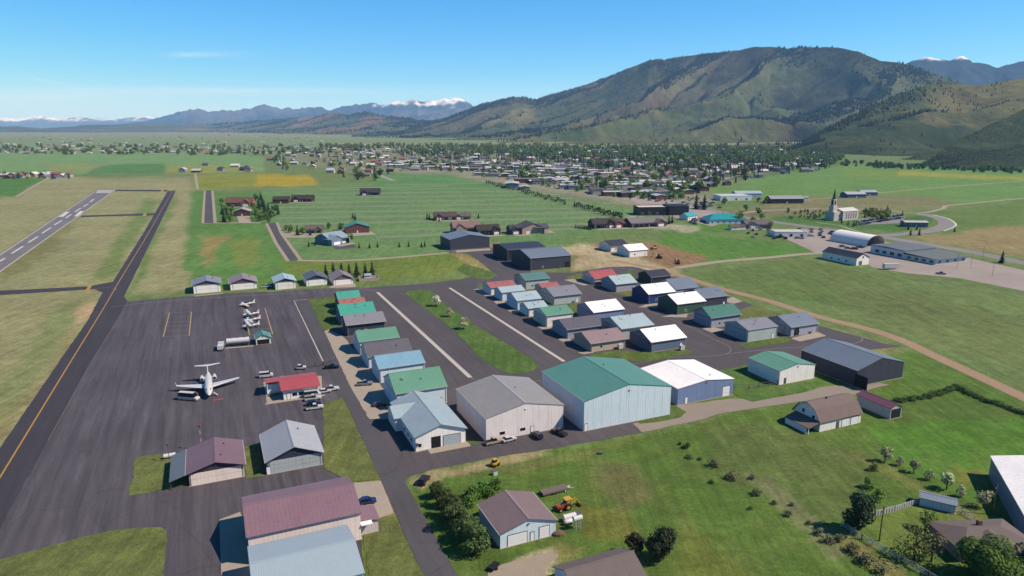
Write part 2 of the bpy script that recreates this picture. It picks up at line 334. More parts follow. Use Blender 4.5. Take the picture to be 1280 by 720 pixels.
OLIVE = (149, 144, 112); BRIGHT = (88, 122, 52); LAWN = (78, 124, 42); FIELD = (110, 126, 80); HAY = (106, 134, 88); DULL = (112, 112, 80)
TAN = (168, 150, 122); SOIL = (150, 118, 94); STRAW = (150, 136, 100); YEL = (170, 148, 40); GRAV = (176, 166, 152)
REG = [  # (colour, feather px, strength, polygon px) painted in order
 ((134, 136, 106), 3, 1.0, [(-900, 150), (2200, 150), (2200, 181), (-900, 181)]),
 ((124, 136, 96), 3, 1.0, [(-900, 172), (700, 172), (700, 193), (-900, 193)]),
 ((118, 146, 98), 2, 1.0, [(-900, 191), (260, 191), (330, 196), (330, 216), (-900, 218)]),
 ((80, 122, 62), 2, .9, [(-900, 222), (60, 222), (20, 245), (-900, 285)]),
 ((150, 138, 82), 3, .6, [(60, 206), (130, 206), (128, 212), (66, 213)]),
 ((150, 142, 70), 2, .8, [(208, 209), (300, 207), (330, 212), (250, 217), (208, 217)]),
 ((78, 120, 66), 2, .8, [(130, 206), (206, 205), (206, 218), (100, 218)]),
 (OLIVE, 5, 1.0, [(60, 222), (240, 222), (245, 300), (232, 362), (150, 372), (-60, 760), (-900, 760), (-900, 290), (20, 246)]),
 ((142, 138, 108), 6, .8, [(-300, 345), (0, 345), (100, 290), (60, 330), (0, 372), (-300, 420)]),
 ((124, 120, 78), 6, .8, [(60, 282), (98, 272), (75, 305), (0, 352), (0, 330)]),
 (BRIGHT, 5, .75, [(215, 245), (222, 245), (178, 345), (162, 368), (156, 368), (175, 330)]),
 (BRIGHT, 6, .6, [(180, 250), (200, 250), (140, 350), (110, 352)]),
 (BRIGHT, 7, .3, [(-60, 560), (10, 470), (70, 380), (110, 375), (60, 450), (-10, 560)]),
 (STRAW, 5, .75, [(-30, 590), (40, 500), (76, 449), (100, 415), (96, 400), (60, 460), (20, 510), (-40, 560)]),
 ((186, 156, 128), 3, .9, [(92, 385), (122, 377), (116, 392), (98, 408)]),
 ((92, 126, 66), 5, 1.0, [(240, 240), (760, 236), (800, 300), (560, 330), (480, 350), (240, 362), (232, 330)]),
 ((98, 134, 72), 5, .8, [(245, 290), (330, 280), (352, 318), (330, 346), (270, 350), (238, 340), (236, 300)]),
 ((160, 134, 92), 5, .8, [(249, 294), (285, 296), (270, 312), (262, 330), (252, 328)]),
 ((140, 130, 66), 6, .5, [(285, 300), (320, 300), (326, 330), (300, 340), (288, 320)]),
 ((118, 128, 58), 5, .8, [(350, 328), (480, 322), (590, 318), (602, 336), (560, 346), (480, 352), (470, 342), (360, 345)]),
 (HAY, 3, 1.0, [(330, 236), (620, 222), (790, 262), (850, 280), (700, 305), (550, 318), (470, 324), (360, 326), (330, 276)]),
 ((96, 134, 82), 2, 1.0, [(470, 216), (560, 217), (600, 226), (640, 238), (470, 240)]),
 (YEL, 3, .95, [(246, 219), (384, 218), (398, 232), (244, 236)]),
 ((112, 130, 60), 3, .7, [(246, 219), (320, 219), (318, 235), (244, 236)]),
 # the town's ground
 ((128, 128, 108), 4, .9, [(320, 190), (480, 184), (700, 183), (1000, 188), (1030, 205), (960, 228), (900, 250), (850, 276), (800, 262), (690, 245), (560, 218), (480, 216), (420, 214)]),
 ((156, 148, 136), 4, .7, [(480, 205), (640, 208), (820, 228), (900, 250), (850, 268), (760, 250), (650, 234), (560, 216), (480, 214)]),
 ((92, 112, 66), 4, .9, [(640, 182), (1010, 186), (1060, 200), (1050, 216), (900, 226), (780, 214), (640, 200)]),
 # the right-hand plain
 (FIELD, 5, 1.0, [(820, 285), (1000, 300), (1040, 332), (1280, 372), (1900, 480), (1900, 760), (1280, 500), (1130, 440), (880, 355), (830, 335), (740, 310), (700, 300)]),
 ((98, 116, 66), 5, .8, [(870, 345), (1000, 320), (1100, 350), (1280, 400), (1280, 440), (1100, 390), (960, 370)]),
 ((112, 118, 78), 8, .5, [(1000, 330), (1280, 400), (1600, 470), (1600, 520), (1280, 460), (1080, 400)]),
 ((90, 128, 58), 4, 1.0, [(830, 290), (960, 300), (1030, 315), (870, 330), (820, 305)]),
 ((106, 138, 76), 3, 1.0, [(880, 238), (950, 222), (1060, 205), (1280, 212), (1900, 225), (1900, 270), (1280, 252), (1100, 250), (980, 250)]),
 ((120, 140, 58), 3, .8, [(1060, 212), (1280, 218), (1900, 230), (1900, 240), (1280, 226), (1050, 220)]),
 ((158, 152, 62), 2, .8, [(1120, 214), (1230, 219), (1280, 222), (1600, 226), (1600, 231), (1280, 226), (1120, 220)]),
 ((128, 122, 92), 4, .9, [(900, 266), (1010, 246), (1140, 244), (1200, 252), (1160, 262), (1030, 268), (960, 274)]),
 ((104, 124, 66), 4, 1.0, [(1140, 270), (1280, 252), (1900, 250), (1900, 360), (1280, 300), (1170, 292), (1110, 300), (1190, 285)]),
 ((152, 132, 100), 5, .9, [(1130, 298), (1280, 282), (1900, 330), (1900, 440), (1280, 322), (1200, 310)]),
 ((80, 114, 58), 2, 1.0, [(960, 272), (1020, 268), (1100, 275), (1150, 268), (1170, 275), (1160, 285), (1110, 290), (1040, 284), (960, 280)]),
 ((80, 128, 48), 2, .8, [(880, 275), (935, 275), (960, 284), (900, 290), (840, 282)]),
 # dirt by the new hangars and the lot by the highway
 (SOIL, 4, 1.0, [(716, 312), (752, 303), (815, 303), (872, 316), (888, 325), (835, 338), (780, 335), (716, 336)]),
 ((180, 160, 136), 4, .9, [(716, 325), (760, 318), (785, 330), (770, 336), (716, 338)]),
 ((188, 172, 148), 3, .9, [(700, 306), (740, 308), (800, 322), (850, 338), (840, 344), (780, 330), (700, 316)]),
 ((170, 140, 112), 3, .8, [(600, 306), (622, 302), (624, 310), (610, 312)]),
 ((166, 140, 104), 3, .8, [(572, 318), (582, 316), (610, 338), (604, 344), (594, 340)]),
 ((176, 168, 152), 3, .8, [(780, 268), (850, 280), (880, 284), (860, 290), (790, 286)]),
 # front meadow
 ((92, 114, 54), 6, 1.0, [(510, 600), (620, 576), (800, 545), (870, 530), (940, 512), (1070, 495), (1130, 470), (1290, 510), (1700, 640), (1700, 1000), (590, 1000)]),
 ((96, 108, 62), 9, .8, [(880, 530), (1000, 530), (1100, 580), (1050, 660), (900, 600)]),
 ((88, 126, 48), 6, .9, [(1080, 530), (1290, 520), (1420, 590), (1290, 650), (1200, 620), (1110, 570)]),
 ((128, 120, 62), 7, .7, [(1190, 585), (1230, 590), (1240, 610), (1200, 608)]),
 ((132, 124, 76), 4, .6, [(1060, 565), (1075, 566), (1170, 615), (1300, 690), (1300, 710), (1200, 650)]),
 ((112, 104, 72), 10, .7, [(740, 575), (800, 585), (820, 620), (780, 640), (740, 610)]),
 ((134, 118, 62), 8, .5, [(730, 630), (790, 640), (800, 680), (730, 670)]),
 (TAN, 4, .9, [(511, 598), (549, 586), (611, 574), (680, 562), (690, 568), (620, 584), (560, 596), (524, 614)]),
 ((122, 116, 76), 5, .6, [(620, 586), (760, 558), (800, 545), (800, 552), (700, 578), (640, 592)]),
 ((186, 172, 152), 6, .9, [(620, 716), (650, 698), (690, 684), (700, 690), (690, 710), (720, 760), (600, 770)]),
 ((150, 138, 92), 8, .6, [(690, 680), (730, 684), (720, 702), (690, 702)]),
 ((140, 124, 88), 5, .7, [(1050, 660), (1110, 700), (1160, 740), (1140, 750), (1060, 690)]),
 ((140, 134, 110), 5, .5, [(920, 590), (970, 600), (1060, 690), (1040, 700), (960, 620)]),
 ((118, 120, 60), 8, .6, [(850, 640), (900, 690), (1000, 760), (840, 760)]),
 ((108, 122, 62), 6, .8, [(1080, 645), (1170, 630), (1210, 650), (1150, 700), (1100, 680)]),
 # beside the access road and the lower hangars
 ((100, 118, 56), 3, 1.0, [(404, 500), (436, 490), (478, 600), (532, 722), (560, 800), (450, 800), (440, 600)]),
 ((150, 138, 88), 4, .6, [(425, 510), (434, 510), (476, 600), (530, 720), (520, 724), (466, 610)]),
 ((196, 188, 172), 3, .9, [(400, 408), (426, 410), (470, 470), (508, 545), (492, 556), (438, 488), (402, 418)]),
 ((150, 140, 84), 4, .7, [(436, 470), (450, 470), (456, 480), (444, 486)]),
 (STRAW, 5, .6, [(1040, 410), (1110, 430), (1150, 450), (1110, 452), (1080, 436)]),
 ((94, 122, 54), 5, .9, [(860, 480), (930, 458), (1000, 440), (1150, 440), (1290, 505), (1130, 500), (1060, 488), (940, 505), (880, 515)]),
]
def poly_mask(X, Y, poly, feather):
    inside = np.zeros(X.shape, bool); dist = np.full(X.shape, 1e9)
    n = len(poly)
    for i in range(n):
        x0, y0 = poly[i]; x1, y1 = poly[(i + 1) % n]
        cond = ((y0 > Y) != (y1 > Y)); xi = (x1 - x0) * (Y - y0) / ((y1 - y0) or 1e-9) + x0
        inside ^= cond & (X < xi)
        dx, dy = x1 - x0, y1 - y0; t = np.clip(((X - x0) * dx + (Y - y0) * dy) / (dx * dx + dy * dy + 1e-9), 0, 1)
        # vertical pixels count double: the ground is foreshortened
        dist = np.minimum(dist, np.hypot(X - x0 - t * dx, (Y - y0 - t * dy) * 2))
    s = np.where(inside, dist, -dist)
    return np.clip(0.5 + s / (2 * feather), 0, 1)
def tint_at(X, Y):
    wx = (fbm(X / 26, Y / 9, 3) - 0.5); wy = (fbm(X / 26, Y / 9, 31) - 0.5)
    k = np.clip((Y - 157) / 120, 0.12, 1.4)
    Xw = X + wx * 16 * k; Yw = Y + wy * 9 * k
    C = np.empty(X.shape + (3,)); C[:] = lin(FIELD)
    for c, f, s, poly in REG:
        a = (poly_mask(Xw, Yw, poly, f) * s)[..., None]
        C = C * (1 - a) + np.array(lin(c)) * a
    return C
xs = np.concatenate([np.arange(-900, -40, 20), np.arange(-40, 1320, 4), np.arange(1320, 2200, 20)]).astype(float)
ys = np.concatenate([[157.9, 158.3], np.arange(159, 200, 1.0), np.arange(200, 340, 2.0), np.arange(340, 740, 3.0), np.arange(740, 1500, 40)]).astype(float)
GX, GY = np.meshgrid(xs, ys)
TC = tint_at(GX, GY) * np.array([1.12, 1.25, 1.08])
dd = AX[None, None] * F + RT * (GX - 640)[..., None] + UPV * (360 - GY)[..., None]
tt = -CAM_H / dd[..., 2]
WX = dd[..., 0] * tt; WY = dd[..., 1] * tt
nr, nc = GX.shape
gv = np.stack([WX, WY, np.zeros_like(WX)], -1).reshape(-1, 3)
ii = np.arange(nr * nc).reshape(nr, nc)
gf = np.stack([ii[1:, :-1], ii[1:, 1:], ii[:-1, 1:], ii[:-1, :-1]], -1).reshape(-1, 4)
def np_mesh(name, v, f, material, colr=None, attr='tint', smooth=False):
    me = bpy.data.meshes.new(name); me.vertices.add(len(v)); me.vertices.foreach_set('co', np.asarray(v, np.float32).ravel())
    k = f.shape[1]; me.loops.add(f.size); me.loops.foreach_set('vertex_index', f.ravel().astype(np.int32))
    me.polygons.add(len(f)); me.polygons.foreach_set('loop_start', np.arange(0, f.size, k, dtype=np.int32))
    if smooth: me.polygons.foreach_set('use_smooth', np.ones(len(f), bool))
    me.update(calc_edges=True); me.validate()
    if colr is not None:
        a = me.color_attributes.new(attr, 'FLOAT_COLOR', 'POINT')
        a.data.foreach_set('color', np.concatenate([colr, np.ones((len(colr), 1))], 1).astype(np.float32).ravel())
    me.materials.append(material); return me
link('ground', np_mesh('ground', gv, gf, GROUND, TC.reshape(-1, 3)), kind='structure')

# ------------------------------------------------------------------ hills and mountains (real height fields standing behind the valley)
def hill_material(name, snow=None, rock=0.0, scale=1.0):
    m, nt, b = new_mat(name); L = nt.links.new
    at = node(nt, 'ShaderNodeAttribute', attribute_name='tint'); tc = node(nt, 'ShaderNodeTexCoord')
    n1 = node(nt, 'ShaderNodeTexNoise', Scale=0.02 * scale, Detail=8.0, Roughness=0.7); L(tc.outputs['Object'], n1.inputs['Vector'])
    r1 = node(nt, 'ShaderNodeMapRange'); L(n1.outputs['Fac'], r1.inputs['Value'])
    for k, x in zip(('From Min', 'From Max', 'To Min', 'To Max'), (0.3, 0.7, 0.6, 1.4)): r1.inputs[k].default_value = x
    vm = node(nt, 'ShaderNodeVectorMath', operation='SCALE'); L(at.outputs['Color'], vm.inputs[0]); L(r1.outputs[0], vm.inputs['Scale'])
    L(vm.outputs[0], b.inputs['Base Color']); b.inputs['Roughness'].default_value = 1.0; b.inputs['Specular IOR Level'].default_value = 0.05
    bp = node(nt, 'ShaderNodeBump', Strength=0.9, Distance=14.0); L(n1.outputs['Fac'], bp.inputs['Height']); L(bp.outputs[0], b.inputs['Normal'])
    return m
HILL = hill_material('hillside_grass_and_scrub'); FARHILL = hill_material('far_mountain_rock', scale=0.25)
HG = {}
def ridge(name, sky_px, foot, crest, x0, x1, step, rows, spur=700.0, amp=0.25, seed=1, prof=1.15, back=0.6, material=HILL, colour=None, small=10.0):
    """height field: per image column a foot distance, a crest distance and the crest's height from the skyline"""
    X = np.arange(x0, x1 + step, step, float)
    sy = np.interp(X, *zip(*sky_px)); fd = np.interp(X, *zip(*foot)); cd = np.interp(X, *zip(*crest))
    # crest heights from the skyline row
    dy = CT * F + ST * (360 - sy); dz = -ST * F + CT * (360 - sy)
    zc = CAM_H + cd * dz / dy
    t = np.concatenate([np.linspace(0, 1, rows), 1 + np.linspace(0, back, rows // 3)[1:]])
    T, XX = np.meshgrid(t, X, indexing='ij')
    D = fd + (cd - fd) * T
    PX = D * (XX - 640) / np.interp(T, [0, 1], [0, 1]).__mul__(0).__add__(1) / dy[None, :]
    PY = D
    s = (-0.45 * PX + 0.89 * PY); d = (0.89 * PX + 0.45 * PY)
    w1 = (fbm(s / 900, d / 1500, seed + 5) - 0.5) * spur * 1.6
    q = (s + w1) / spur
    tri = np.abs((q % 1.0) * 2 - 1)                     # 1 on spur crests, 0 in gullies
    val = 1 - tri
    q2 = (s + w1 * 1.6 + d * 0.12) / (spur * 0.37)
    val2 = 1 - np.abs((q2 % 1.0) * 2 - 1)
    Tc = np.clip(T, 0, 1)
    win = np.clip(4 * Tc * (1 - Tc), 0, 1) ** 0.8
    P = np.where(T <= 1, Tc ** prof * (1 - 0.12 * np.sin(Tc * math.pi)), 1 - (T - 1) * 0.9)
    n = fbm(PX / 420, PY / 420, seed + 9, 5) - 0.5
    # fine gullies running down the slope, sharp at the bottom
    rid = 0; ga = 1.0
    for o_, (ls, ld) in enumerate(((spur * .55, spur * 1.7), (spur * .26, spur * .9), (spur * .12, spur * .45))):
        rid = rid + ga * (1 - np.abs(2 * vnoise((s + w1) / ls, d / ld, seed + 61 + o_) - 1)) ** 2; ga *= .55
    rid = rid / 1.85
    H = zc * (P - amp * win * (0.52 * val ** 1.1 + 0.22 * val2 + 0.4 * n + 0.42 * rid)) + (fbm(PX / 90, PY / 90, seed + 3, 3) - 0.5) * small * np.clip(T * 6, 0, 1)
    H = np.where(T < 0.02, -6.0, H)
    v = np.stack([PX, PY, H], -1).reshape(-1, 3)
    a, b = T.shape; I = np.arange(a * b).reshape(a, b)
    f = np.stack([I[:-1, :-1], I[:-1, 1:], I[1:, 1:], I[1:, :-1]], -1).reshape(-1, 4)
    C = colour(PX, PY, H, T, val, val2, zc, XX); C = C * (1.12 - .42 * sstep(.35, .9, rid) * np.clip(T * 4, 0, 1))[..., None]      # gully brush, and relief shade put into the colour: gullies darker, ribs lighter
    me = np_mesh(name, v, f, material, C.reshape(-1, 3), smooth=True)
    link(name, me, kind='structure')
    HG[name] = dict(frac=q % 1.0, frac2=q2 % 1.0, X=X, T=T, PX=PX, PY=PY, H=H, val=val, val2=val2, XX=XX)
def mixc(c0, c1, a): return np.asarray(c0) * (1 - a[..., None]) + np.asarray(c1) * a[..., None]
def sstep(a, b, x): t = np.clip((x - a) / (b - a), 0, 1); return t * t * (3 - 2 * t)
def col_main(PX, PY, H, T, val, val2, zc, XX):
    C = np.empty(PX.shape + (3,)); C[:] = lin((92, 104, 68))
    n = fbm(PX / 500, PY / 500, 71, 4); C = mixc(C, lin((114, 114, 80)), sstep(.42, .62, n))
    n2 = fbm(PX / 700, PY / 300, 91, 4); C = mixc(C, lin((126, 104, 86)), sstep(.62, .74, n2) * .4)
    C = mixc(C, lin((72, 92, 52)), sstep(.55, .35, T) * .5)
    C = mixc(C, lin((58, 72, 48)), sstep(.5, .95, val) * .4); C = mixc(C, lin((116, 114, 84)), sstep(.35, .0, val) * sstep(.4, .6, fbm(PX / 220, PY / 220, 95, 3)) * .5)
    return C
def col_near(PX, PY, H, T, val, val2, zc, XX):
    C = np.empty(PX.shape + (3,)); C[:] = lin((78, 88, 52))
    n = fbm(PX / 260, PY / 260, 171, 4); C = mixc(C, lin((60, 76, 44)), sstep(.40, .60, n))
    C = mixc(C, lin((124, 122, 70)), sstep(.55, .85, T) * sstep(1130, 1200, XX) * .8)
    C = mixc(C, lin((122, 114, 84)), sstep(.64, .76, fbm(PX / 200, PY / 160, 191, 4)) * sstep(.3, .6, T) * .55)
    return C
def col_dark(PX, PY, H, T, val, val2, zc, XX):
    C = np.empty(PX.shape + (3,)); C[:] = lin((66, 80, 50))
    return mixc(C, lin((92, 100, 62)), sstep(.5, .7, fbm(PX / 90, PY / 90, 211, 4)))
def col_foot(PX, PY, H, T, val, val2, zc, XX):
    C = np.empty(PX.shape + (3,)); C[:] = lin((96, 102, 66))
    C = mixc(C, lin((140, 118, 90)), sstep(.5, .64, fbm(PX / 900, PY / 900, 271, 4)) * .8)
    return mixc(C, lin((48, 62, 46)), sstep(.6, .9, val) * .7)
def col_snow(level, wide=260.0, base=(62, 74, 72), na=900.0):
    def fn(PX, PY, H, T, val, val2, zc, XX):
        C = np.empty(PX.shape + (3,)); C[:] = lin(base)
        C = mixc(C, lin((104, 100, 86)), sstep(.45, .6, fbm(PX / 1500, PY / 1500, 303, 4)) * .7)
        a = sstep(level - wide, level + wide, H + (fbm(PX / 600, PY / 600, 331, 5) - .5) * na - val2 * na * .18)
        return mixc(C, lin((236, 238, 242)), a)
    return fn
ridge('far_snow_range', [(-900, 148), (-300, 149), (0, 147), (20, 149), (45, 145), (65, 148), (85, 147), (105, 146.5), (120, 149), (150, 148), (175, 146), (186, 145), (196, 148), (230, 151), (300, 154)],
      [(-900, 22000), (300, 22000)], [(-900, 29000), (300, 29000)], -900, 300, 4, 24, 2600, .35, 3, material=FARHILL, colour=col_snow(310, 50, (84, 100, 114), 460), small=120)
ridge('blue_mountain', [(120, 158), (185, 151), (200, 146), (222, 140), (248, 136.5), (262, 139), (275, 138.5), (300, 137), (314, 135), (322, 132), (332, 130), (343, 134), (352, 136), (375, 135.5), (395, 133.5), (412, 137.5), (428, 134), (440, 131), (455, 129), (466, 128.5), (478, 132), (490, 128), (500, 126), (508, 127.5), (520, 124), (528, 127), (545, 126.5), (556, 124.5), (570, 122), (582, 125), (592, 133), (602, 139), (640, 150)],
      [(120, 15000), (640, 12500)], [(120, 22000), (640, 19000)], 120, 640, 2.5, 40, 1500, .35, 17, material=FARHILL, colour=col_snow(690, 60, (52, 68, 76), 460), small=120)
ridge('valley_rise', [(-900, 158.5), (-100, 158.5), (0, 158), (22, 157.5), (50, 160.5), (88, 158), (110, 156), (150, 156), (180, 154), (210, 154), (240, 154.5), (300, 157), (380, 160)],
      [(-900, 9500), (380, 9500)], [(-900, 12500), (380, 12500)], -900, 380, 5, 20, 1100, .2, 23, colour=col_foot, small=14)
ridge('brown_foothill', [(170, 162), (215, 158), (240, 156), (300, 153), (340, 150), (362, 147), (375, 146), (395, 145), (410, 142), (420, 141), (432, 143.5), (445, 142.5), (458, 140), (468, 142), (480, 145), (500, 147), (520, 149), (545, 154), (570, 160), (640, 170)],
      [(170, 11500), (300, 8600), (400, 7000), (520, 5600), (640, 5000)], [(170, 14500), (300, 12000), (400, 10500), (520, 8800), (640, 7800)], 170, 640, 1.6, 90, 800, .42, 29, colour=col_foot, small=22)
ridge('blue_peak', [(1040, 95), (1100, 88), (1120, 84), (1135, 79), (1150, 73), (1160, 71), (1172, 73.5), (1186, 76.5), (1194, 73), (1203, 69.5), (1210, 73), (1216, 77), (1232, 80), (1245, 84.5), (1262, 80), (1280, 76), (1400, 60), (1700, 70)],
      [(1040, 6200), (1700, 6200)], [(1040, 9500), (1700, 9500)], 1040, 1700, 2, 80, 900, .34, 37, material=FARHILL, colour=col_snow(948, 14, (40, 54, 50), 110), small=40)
ridge('main_mountain', [(440, 172), (470, 169), (500, 163), (540, 152), (560, 147), (580, 139.5), (600, 131), (618, 127), (640, 122), (655, 121.5), (668, 125), (690, 118), (720, 110), (760, 97), (785, 86), (812, 75), (835, 75), (855, 71), (870, 69), (900, 66), (925, 63), (945, 58), (962, 58), (985, 61), (1010, 59), (1055, 60), (1075, 66), (1100, 75), (1130, 80), (1150, 86), (1180, 96), (1200, 104), (1230, 114), (1280, 124)],
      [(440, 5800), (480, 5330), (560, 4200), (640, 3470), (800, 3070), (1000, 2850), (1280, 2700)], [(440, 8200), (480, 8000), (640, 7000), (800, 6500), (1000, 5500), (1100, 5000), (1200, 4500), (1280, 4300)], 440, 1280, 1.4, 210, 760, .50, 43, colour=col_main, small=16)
ridge('grassy_foothill', [(985, 188), (995, 184), (1008, 176), (1025, 166), (1050, 153), (1080, 138), (1110, 124), (1140, 112), (1160, 106), (1180, 105), (1200, 106), (1220, 107), (1240, 105), (1260, 101), (1280, 98), (1400, 80), (1700, 70)],
      [(985, 2300), (1100, 1850), (1280, 1700), (1700, 1500)], [(985, 2420), (1050, 2750), (1200, 3300), (1700, 3400)], 985, 1700, 1.8, 130, 420, .40, 53, colour=col_near, small=9)
ridge('scrub_hill', [(1140, 207), (1155, 203), (1165, 198), (1180, 188), (1200, 175), (1222, 163), (1240, 155), (1262, 146), (1280, 137), (1400, 100), (1700, 60)],
      [(1140, 1640), (1200, 1500), (1280, 1370), (1400, 1250), (1700, 1100)], [(1140, 1700), (1180, 1780), (1280, 2100), (1700, 2400)], 1140, 1700, 2, 90, 380, .28, 59, colour=col_dark, small=7)

# ------------------------------------------------------------------ trees on the hills: too many to count, one mesh per hill
def hill_trees(hill, name, label, n, mask, size, cols, seed):
    g = HG[hill]; rng = np.random.default_rng(seed)
    a, b = g['T'].shape
    ci = rng.random(n * 6) * (b - 1.001); ri = rng.random(n * 6) ** 0.8 * (a - 1.001)
    i0 = ri.astype(int); j0 = ci.astype(int); fi = ri - i0; fj = ci - j0
    def smp(A):
        return (A[i0, j0] * (1 - fi) * (1 - fj) + A[i0 + 1, j0] * fi * (1 - fj) + A[i0, j0 + 1] * (1 - fi) * fj + A[i0 + 1, j0 + 1] * fi * fj)
    T = smp(g['T']); PX = smp(g['PX']); PY = smp(g['PY']); H = smp(g['H']); val = g['frac'][i0, j0]; XX = smp(g['XX']); v2 = g['frac2'][i0, j0]
    p = mask(T, PX, PY, H, val, v2, XX)
    keep = np.where((rng.random(len(p)) < p) & (T < 1.03) & (T > .01))[0][:n]
    if not len(keep): return
    k = len(keep); hgt = size * (0.6 + 0.7 * rng.random(k)); rad = hgt * (0.2 + 0.12 * rng.random(k))
    base = np.stack([PX[keep], PY[keep], H[keep] - 1.5], -1); ang = rng.random(k) * 6.28
    vs_ = [base + np.stack([np.cos(ang + i * 1.2566) * rad, np.sin(ang + i * 1.2566) * rad, np.zeros(k)], -1) for i in range(5)] + [base + np.stack([rad * .1, rad * 0, hgt], -1)]
    v = np.stack(vs_, 1).reshape(-1, 3)
    o = np.arange(k)[:, None] * 6
    f = np.concatenate([o + np.array([[i, (i + 1) % 5, 5]]) for i in range(5)], 0)
    me = np_mesh(name, v, f, cols); link(name, me, kind='stuff', label=label, category='forest')
CONIFER_FAR = mat('hill_conifer', (36, 50, 34), 0.95, 0.35, 0.02, spec=0.05)
BRUSH_FAR = mat('hill_brush', (44, 58, 36), 0.95, 0.4, 0.02, spec=0.05)
def line_mask(T, PX, PY, H, fr, fr2, XX):
    # forest on the shaded side just behind each spur's crest, so that it shows as a dark line along the crest
    n = fbm(PX / 420, PY / 420, 401, 3); wdt = .05 + .16 * sstep(.35, .65, fbm(PX / 800, PY / 500, 403, 3))
    lines = ((fr < wdt) | (fr > 1 - wdt * .35)) * sstep(.34, .42, n) * sstep(.1, .2, T)
    lines2 = (fr2 < wdt * .9) * sstep(.50, .56, fbm(PX / 300, PY / 300, 405, 3)) * sstep(.25, .4, T) * .8
    top = sstep(.88, .99, T) * sstep(.47, .58, fbm(PX / 500, PY / 500, 407, 3)) * .5
    spots = sstep(.60, .70, fbm(PX / 130, PY / 130, 409, 2)) * .05
    return np.clip(lines + lines2 + top + spots, 0, 1)
hill_trees('main_mountain', 'mountain_conifers', 'dark conifer stands along the gullies of the big green mountain', 34000, line_mask, 18, CONIFER_FAR, 3)
hill_trees('brown_foothill', 'foothill_conifers', 'dark conifer patches on the low brown foothills', 9000, line_mask, 24, CONIFER_FAR, 4)
hill_trees('grassy_foothill', 'ridge_conifers', 'dark conifers lining the crest of the grassy foothill', 5000,
           lambda T, PX, PY, H, fr, fr2, XX: np.clip(sstep(.86, .99, T) * sstep(1190, 1120, XX) + sstep(.8, .95, T) * sstep(.5, .56, fbm(PX / 90, PY / 90, 421, 2)) * .25 + (fr < .12) * sstep(.42, .5, fbm(PX / 200, PY / 200, 423, 2)) * sstep(.3, .5, T) + sstep(.66, .72, fbm(PX / 40, PY / 40, 427, 2)) * .1, 0, 1), 13, CONIFER_FAR, 5)
hill_trees('grassy_foothill', 'foothill_brush', 'olive brush over the lower slope of the grassy foothill', 12000,
           lambda T, PX, PY, H, fr, fr2, XX: sstep(.75, .3, T) * sstep(.35, .55, fbm(PX / 120, PY / 120, 431, 3)) * .9, 4.5, BRUSH_FAR, 6)
hill_trees('scrub_hill', 'hillside_brush', 'dense dark green brush covering the near right hill', 14000,
           lambda T, PX, PY, H, fr, fr2, XX: sstep(.3, .5, fbm(PX / 60, PY / 60, 441, 3)), 4.5, BRUSH_FAR, 7)

# ------------------------------------------------------------------ runway, taxiway, apron, roads
def asphalt(name, c, streaks=0.12, rot=GA, cracks=True):
    m, nt, b = new_mat(name); L = nt.links.new
    tc = node(nt, 'ShaderNodeTexCoord')
    def nz(sc, det, rough=0.6, mp=None):
        n = node(nt, 'ShaderNodeTexNoise', Scale=sc, Detail=det, Roughness=rough)
        if mp:
            q = node(nt, 'ShaderNodeMapping'); q.vector_type = 'TEXTURE'; q.inputs['Rotation'].default_value = (0, 0, rot); q.inputs['Scale'].default_value = mp
            L(tc.outputs['Object'], q.inputs['Vector']); L(q.outputs[0], n.inputs['Vector'])
        else: L(tc.outputs['Object'], n.inputs['Vector'])
        return n.outputs['Fac']
    def rg(v, a, b_, c_, d):
        r = node(nt, 'ShaderNodeMapRange'); L(v, r.inputs['Value'])
        for k, x in zip(('From Min', 'From Max', 'To Min', 'To Max'), (a, b_, c_, d)): r.inputs[k].default_value = x
        return r.outputs[0]
    def mul(a, b_):
        r = node(nt, 'ShaderNodeMath', operation='MULTIPLY'); L(a, r.inputs[0]); L(b_, r.inputs[1]); return r.outputs[0]
    f = mul(rg(nz(0.03, 6), .3, .7, .88, 1.12), rg(nz(1.2, 4), .3, .7, .92, 1.08))
    f = mul(f, rg(nz(0.5, 4, .65, (1.0, 26.0, 1.0)), .3, .7, 1 - streaks, 1 + streaks))
    f = mul(f, rg(nz(0.22, 5, .7, (1.0, 8.0, 1.0)), .55, .75, 1.0, 1 + streaks * 1.6))
    # sealed cracks and oil spots
    q = node(nt, 'ShaderNodeMapping'); q.vector_type = 'TEXTURE'; q.inputs['Rotation'].default_value = (0, 0, rot); q.inputs['Scale'].default_value = (11, 26, 1); L(tc.outputs['Object'], q.inputs['Vector'])
    dn = node(nt, 'ShaderNodeTexNoise', Scale=1.5, Detail=3.0); L(q.outputs[0], dn.inputs['Vector']); dm = node(nt, 'ShaderNodeMix', data_type='RGBA'); dm.inputs[0].default_value = .16; L(q.outputs[0], dm.inputs[6]); L(dn.outputs['Color'], dm.inputs[7])
    vo = node(nt, 'ShaderNodeTexVoronoi', feature='DISTANCE_TO_EDGE', Scale=1.0); L(dm.outputs[2], vo.inputs['Vector'])
    f = mul(f, rg(vo.outputs['Distance'], .004, .012, .87, 1.0)); f = mul(f, rg(nz(.35, 2), .70, .76, 1.0, .82))
    vm = node(nt, 'ShaderNodeVectorMath', operation='SCALE'); vm.inputs[0].default_value = lin(c); L(f, vm.inputs['Scale'])
    L(vm.outputs[0], b.inputs['Base Color']); b.inputs['Roughness'].default_value = 0.9; b.inputs['Specular IOR Level'].default_value = 0.2
    return m
ASPH = asphalt('apron_asphalt', (92, 89, 97), .30); ASPHD = asphalt('taxiway_asphalt', (72, 70, 78), .08); ASPHR = asphalt('runway_asphalt', (128, 127, 133), .10)
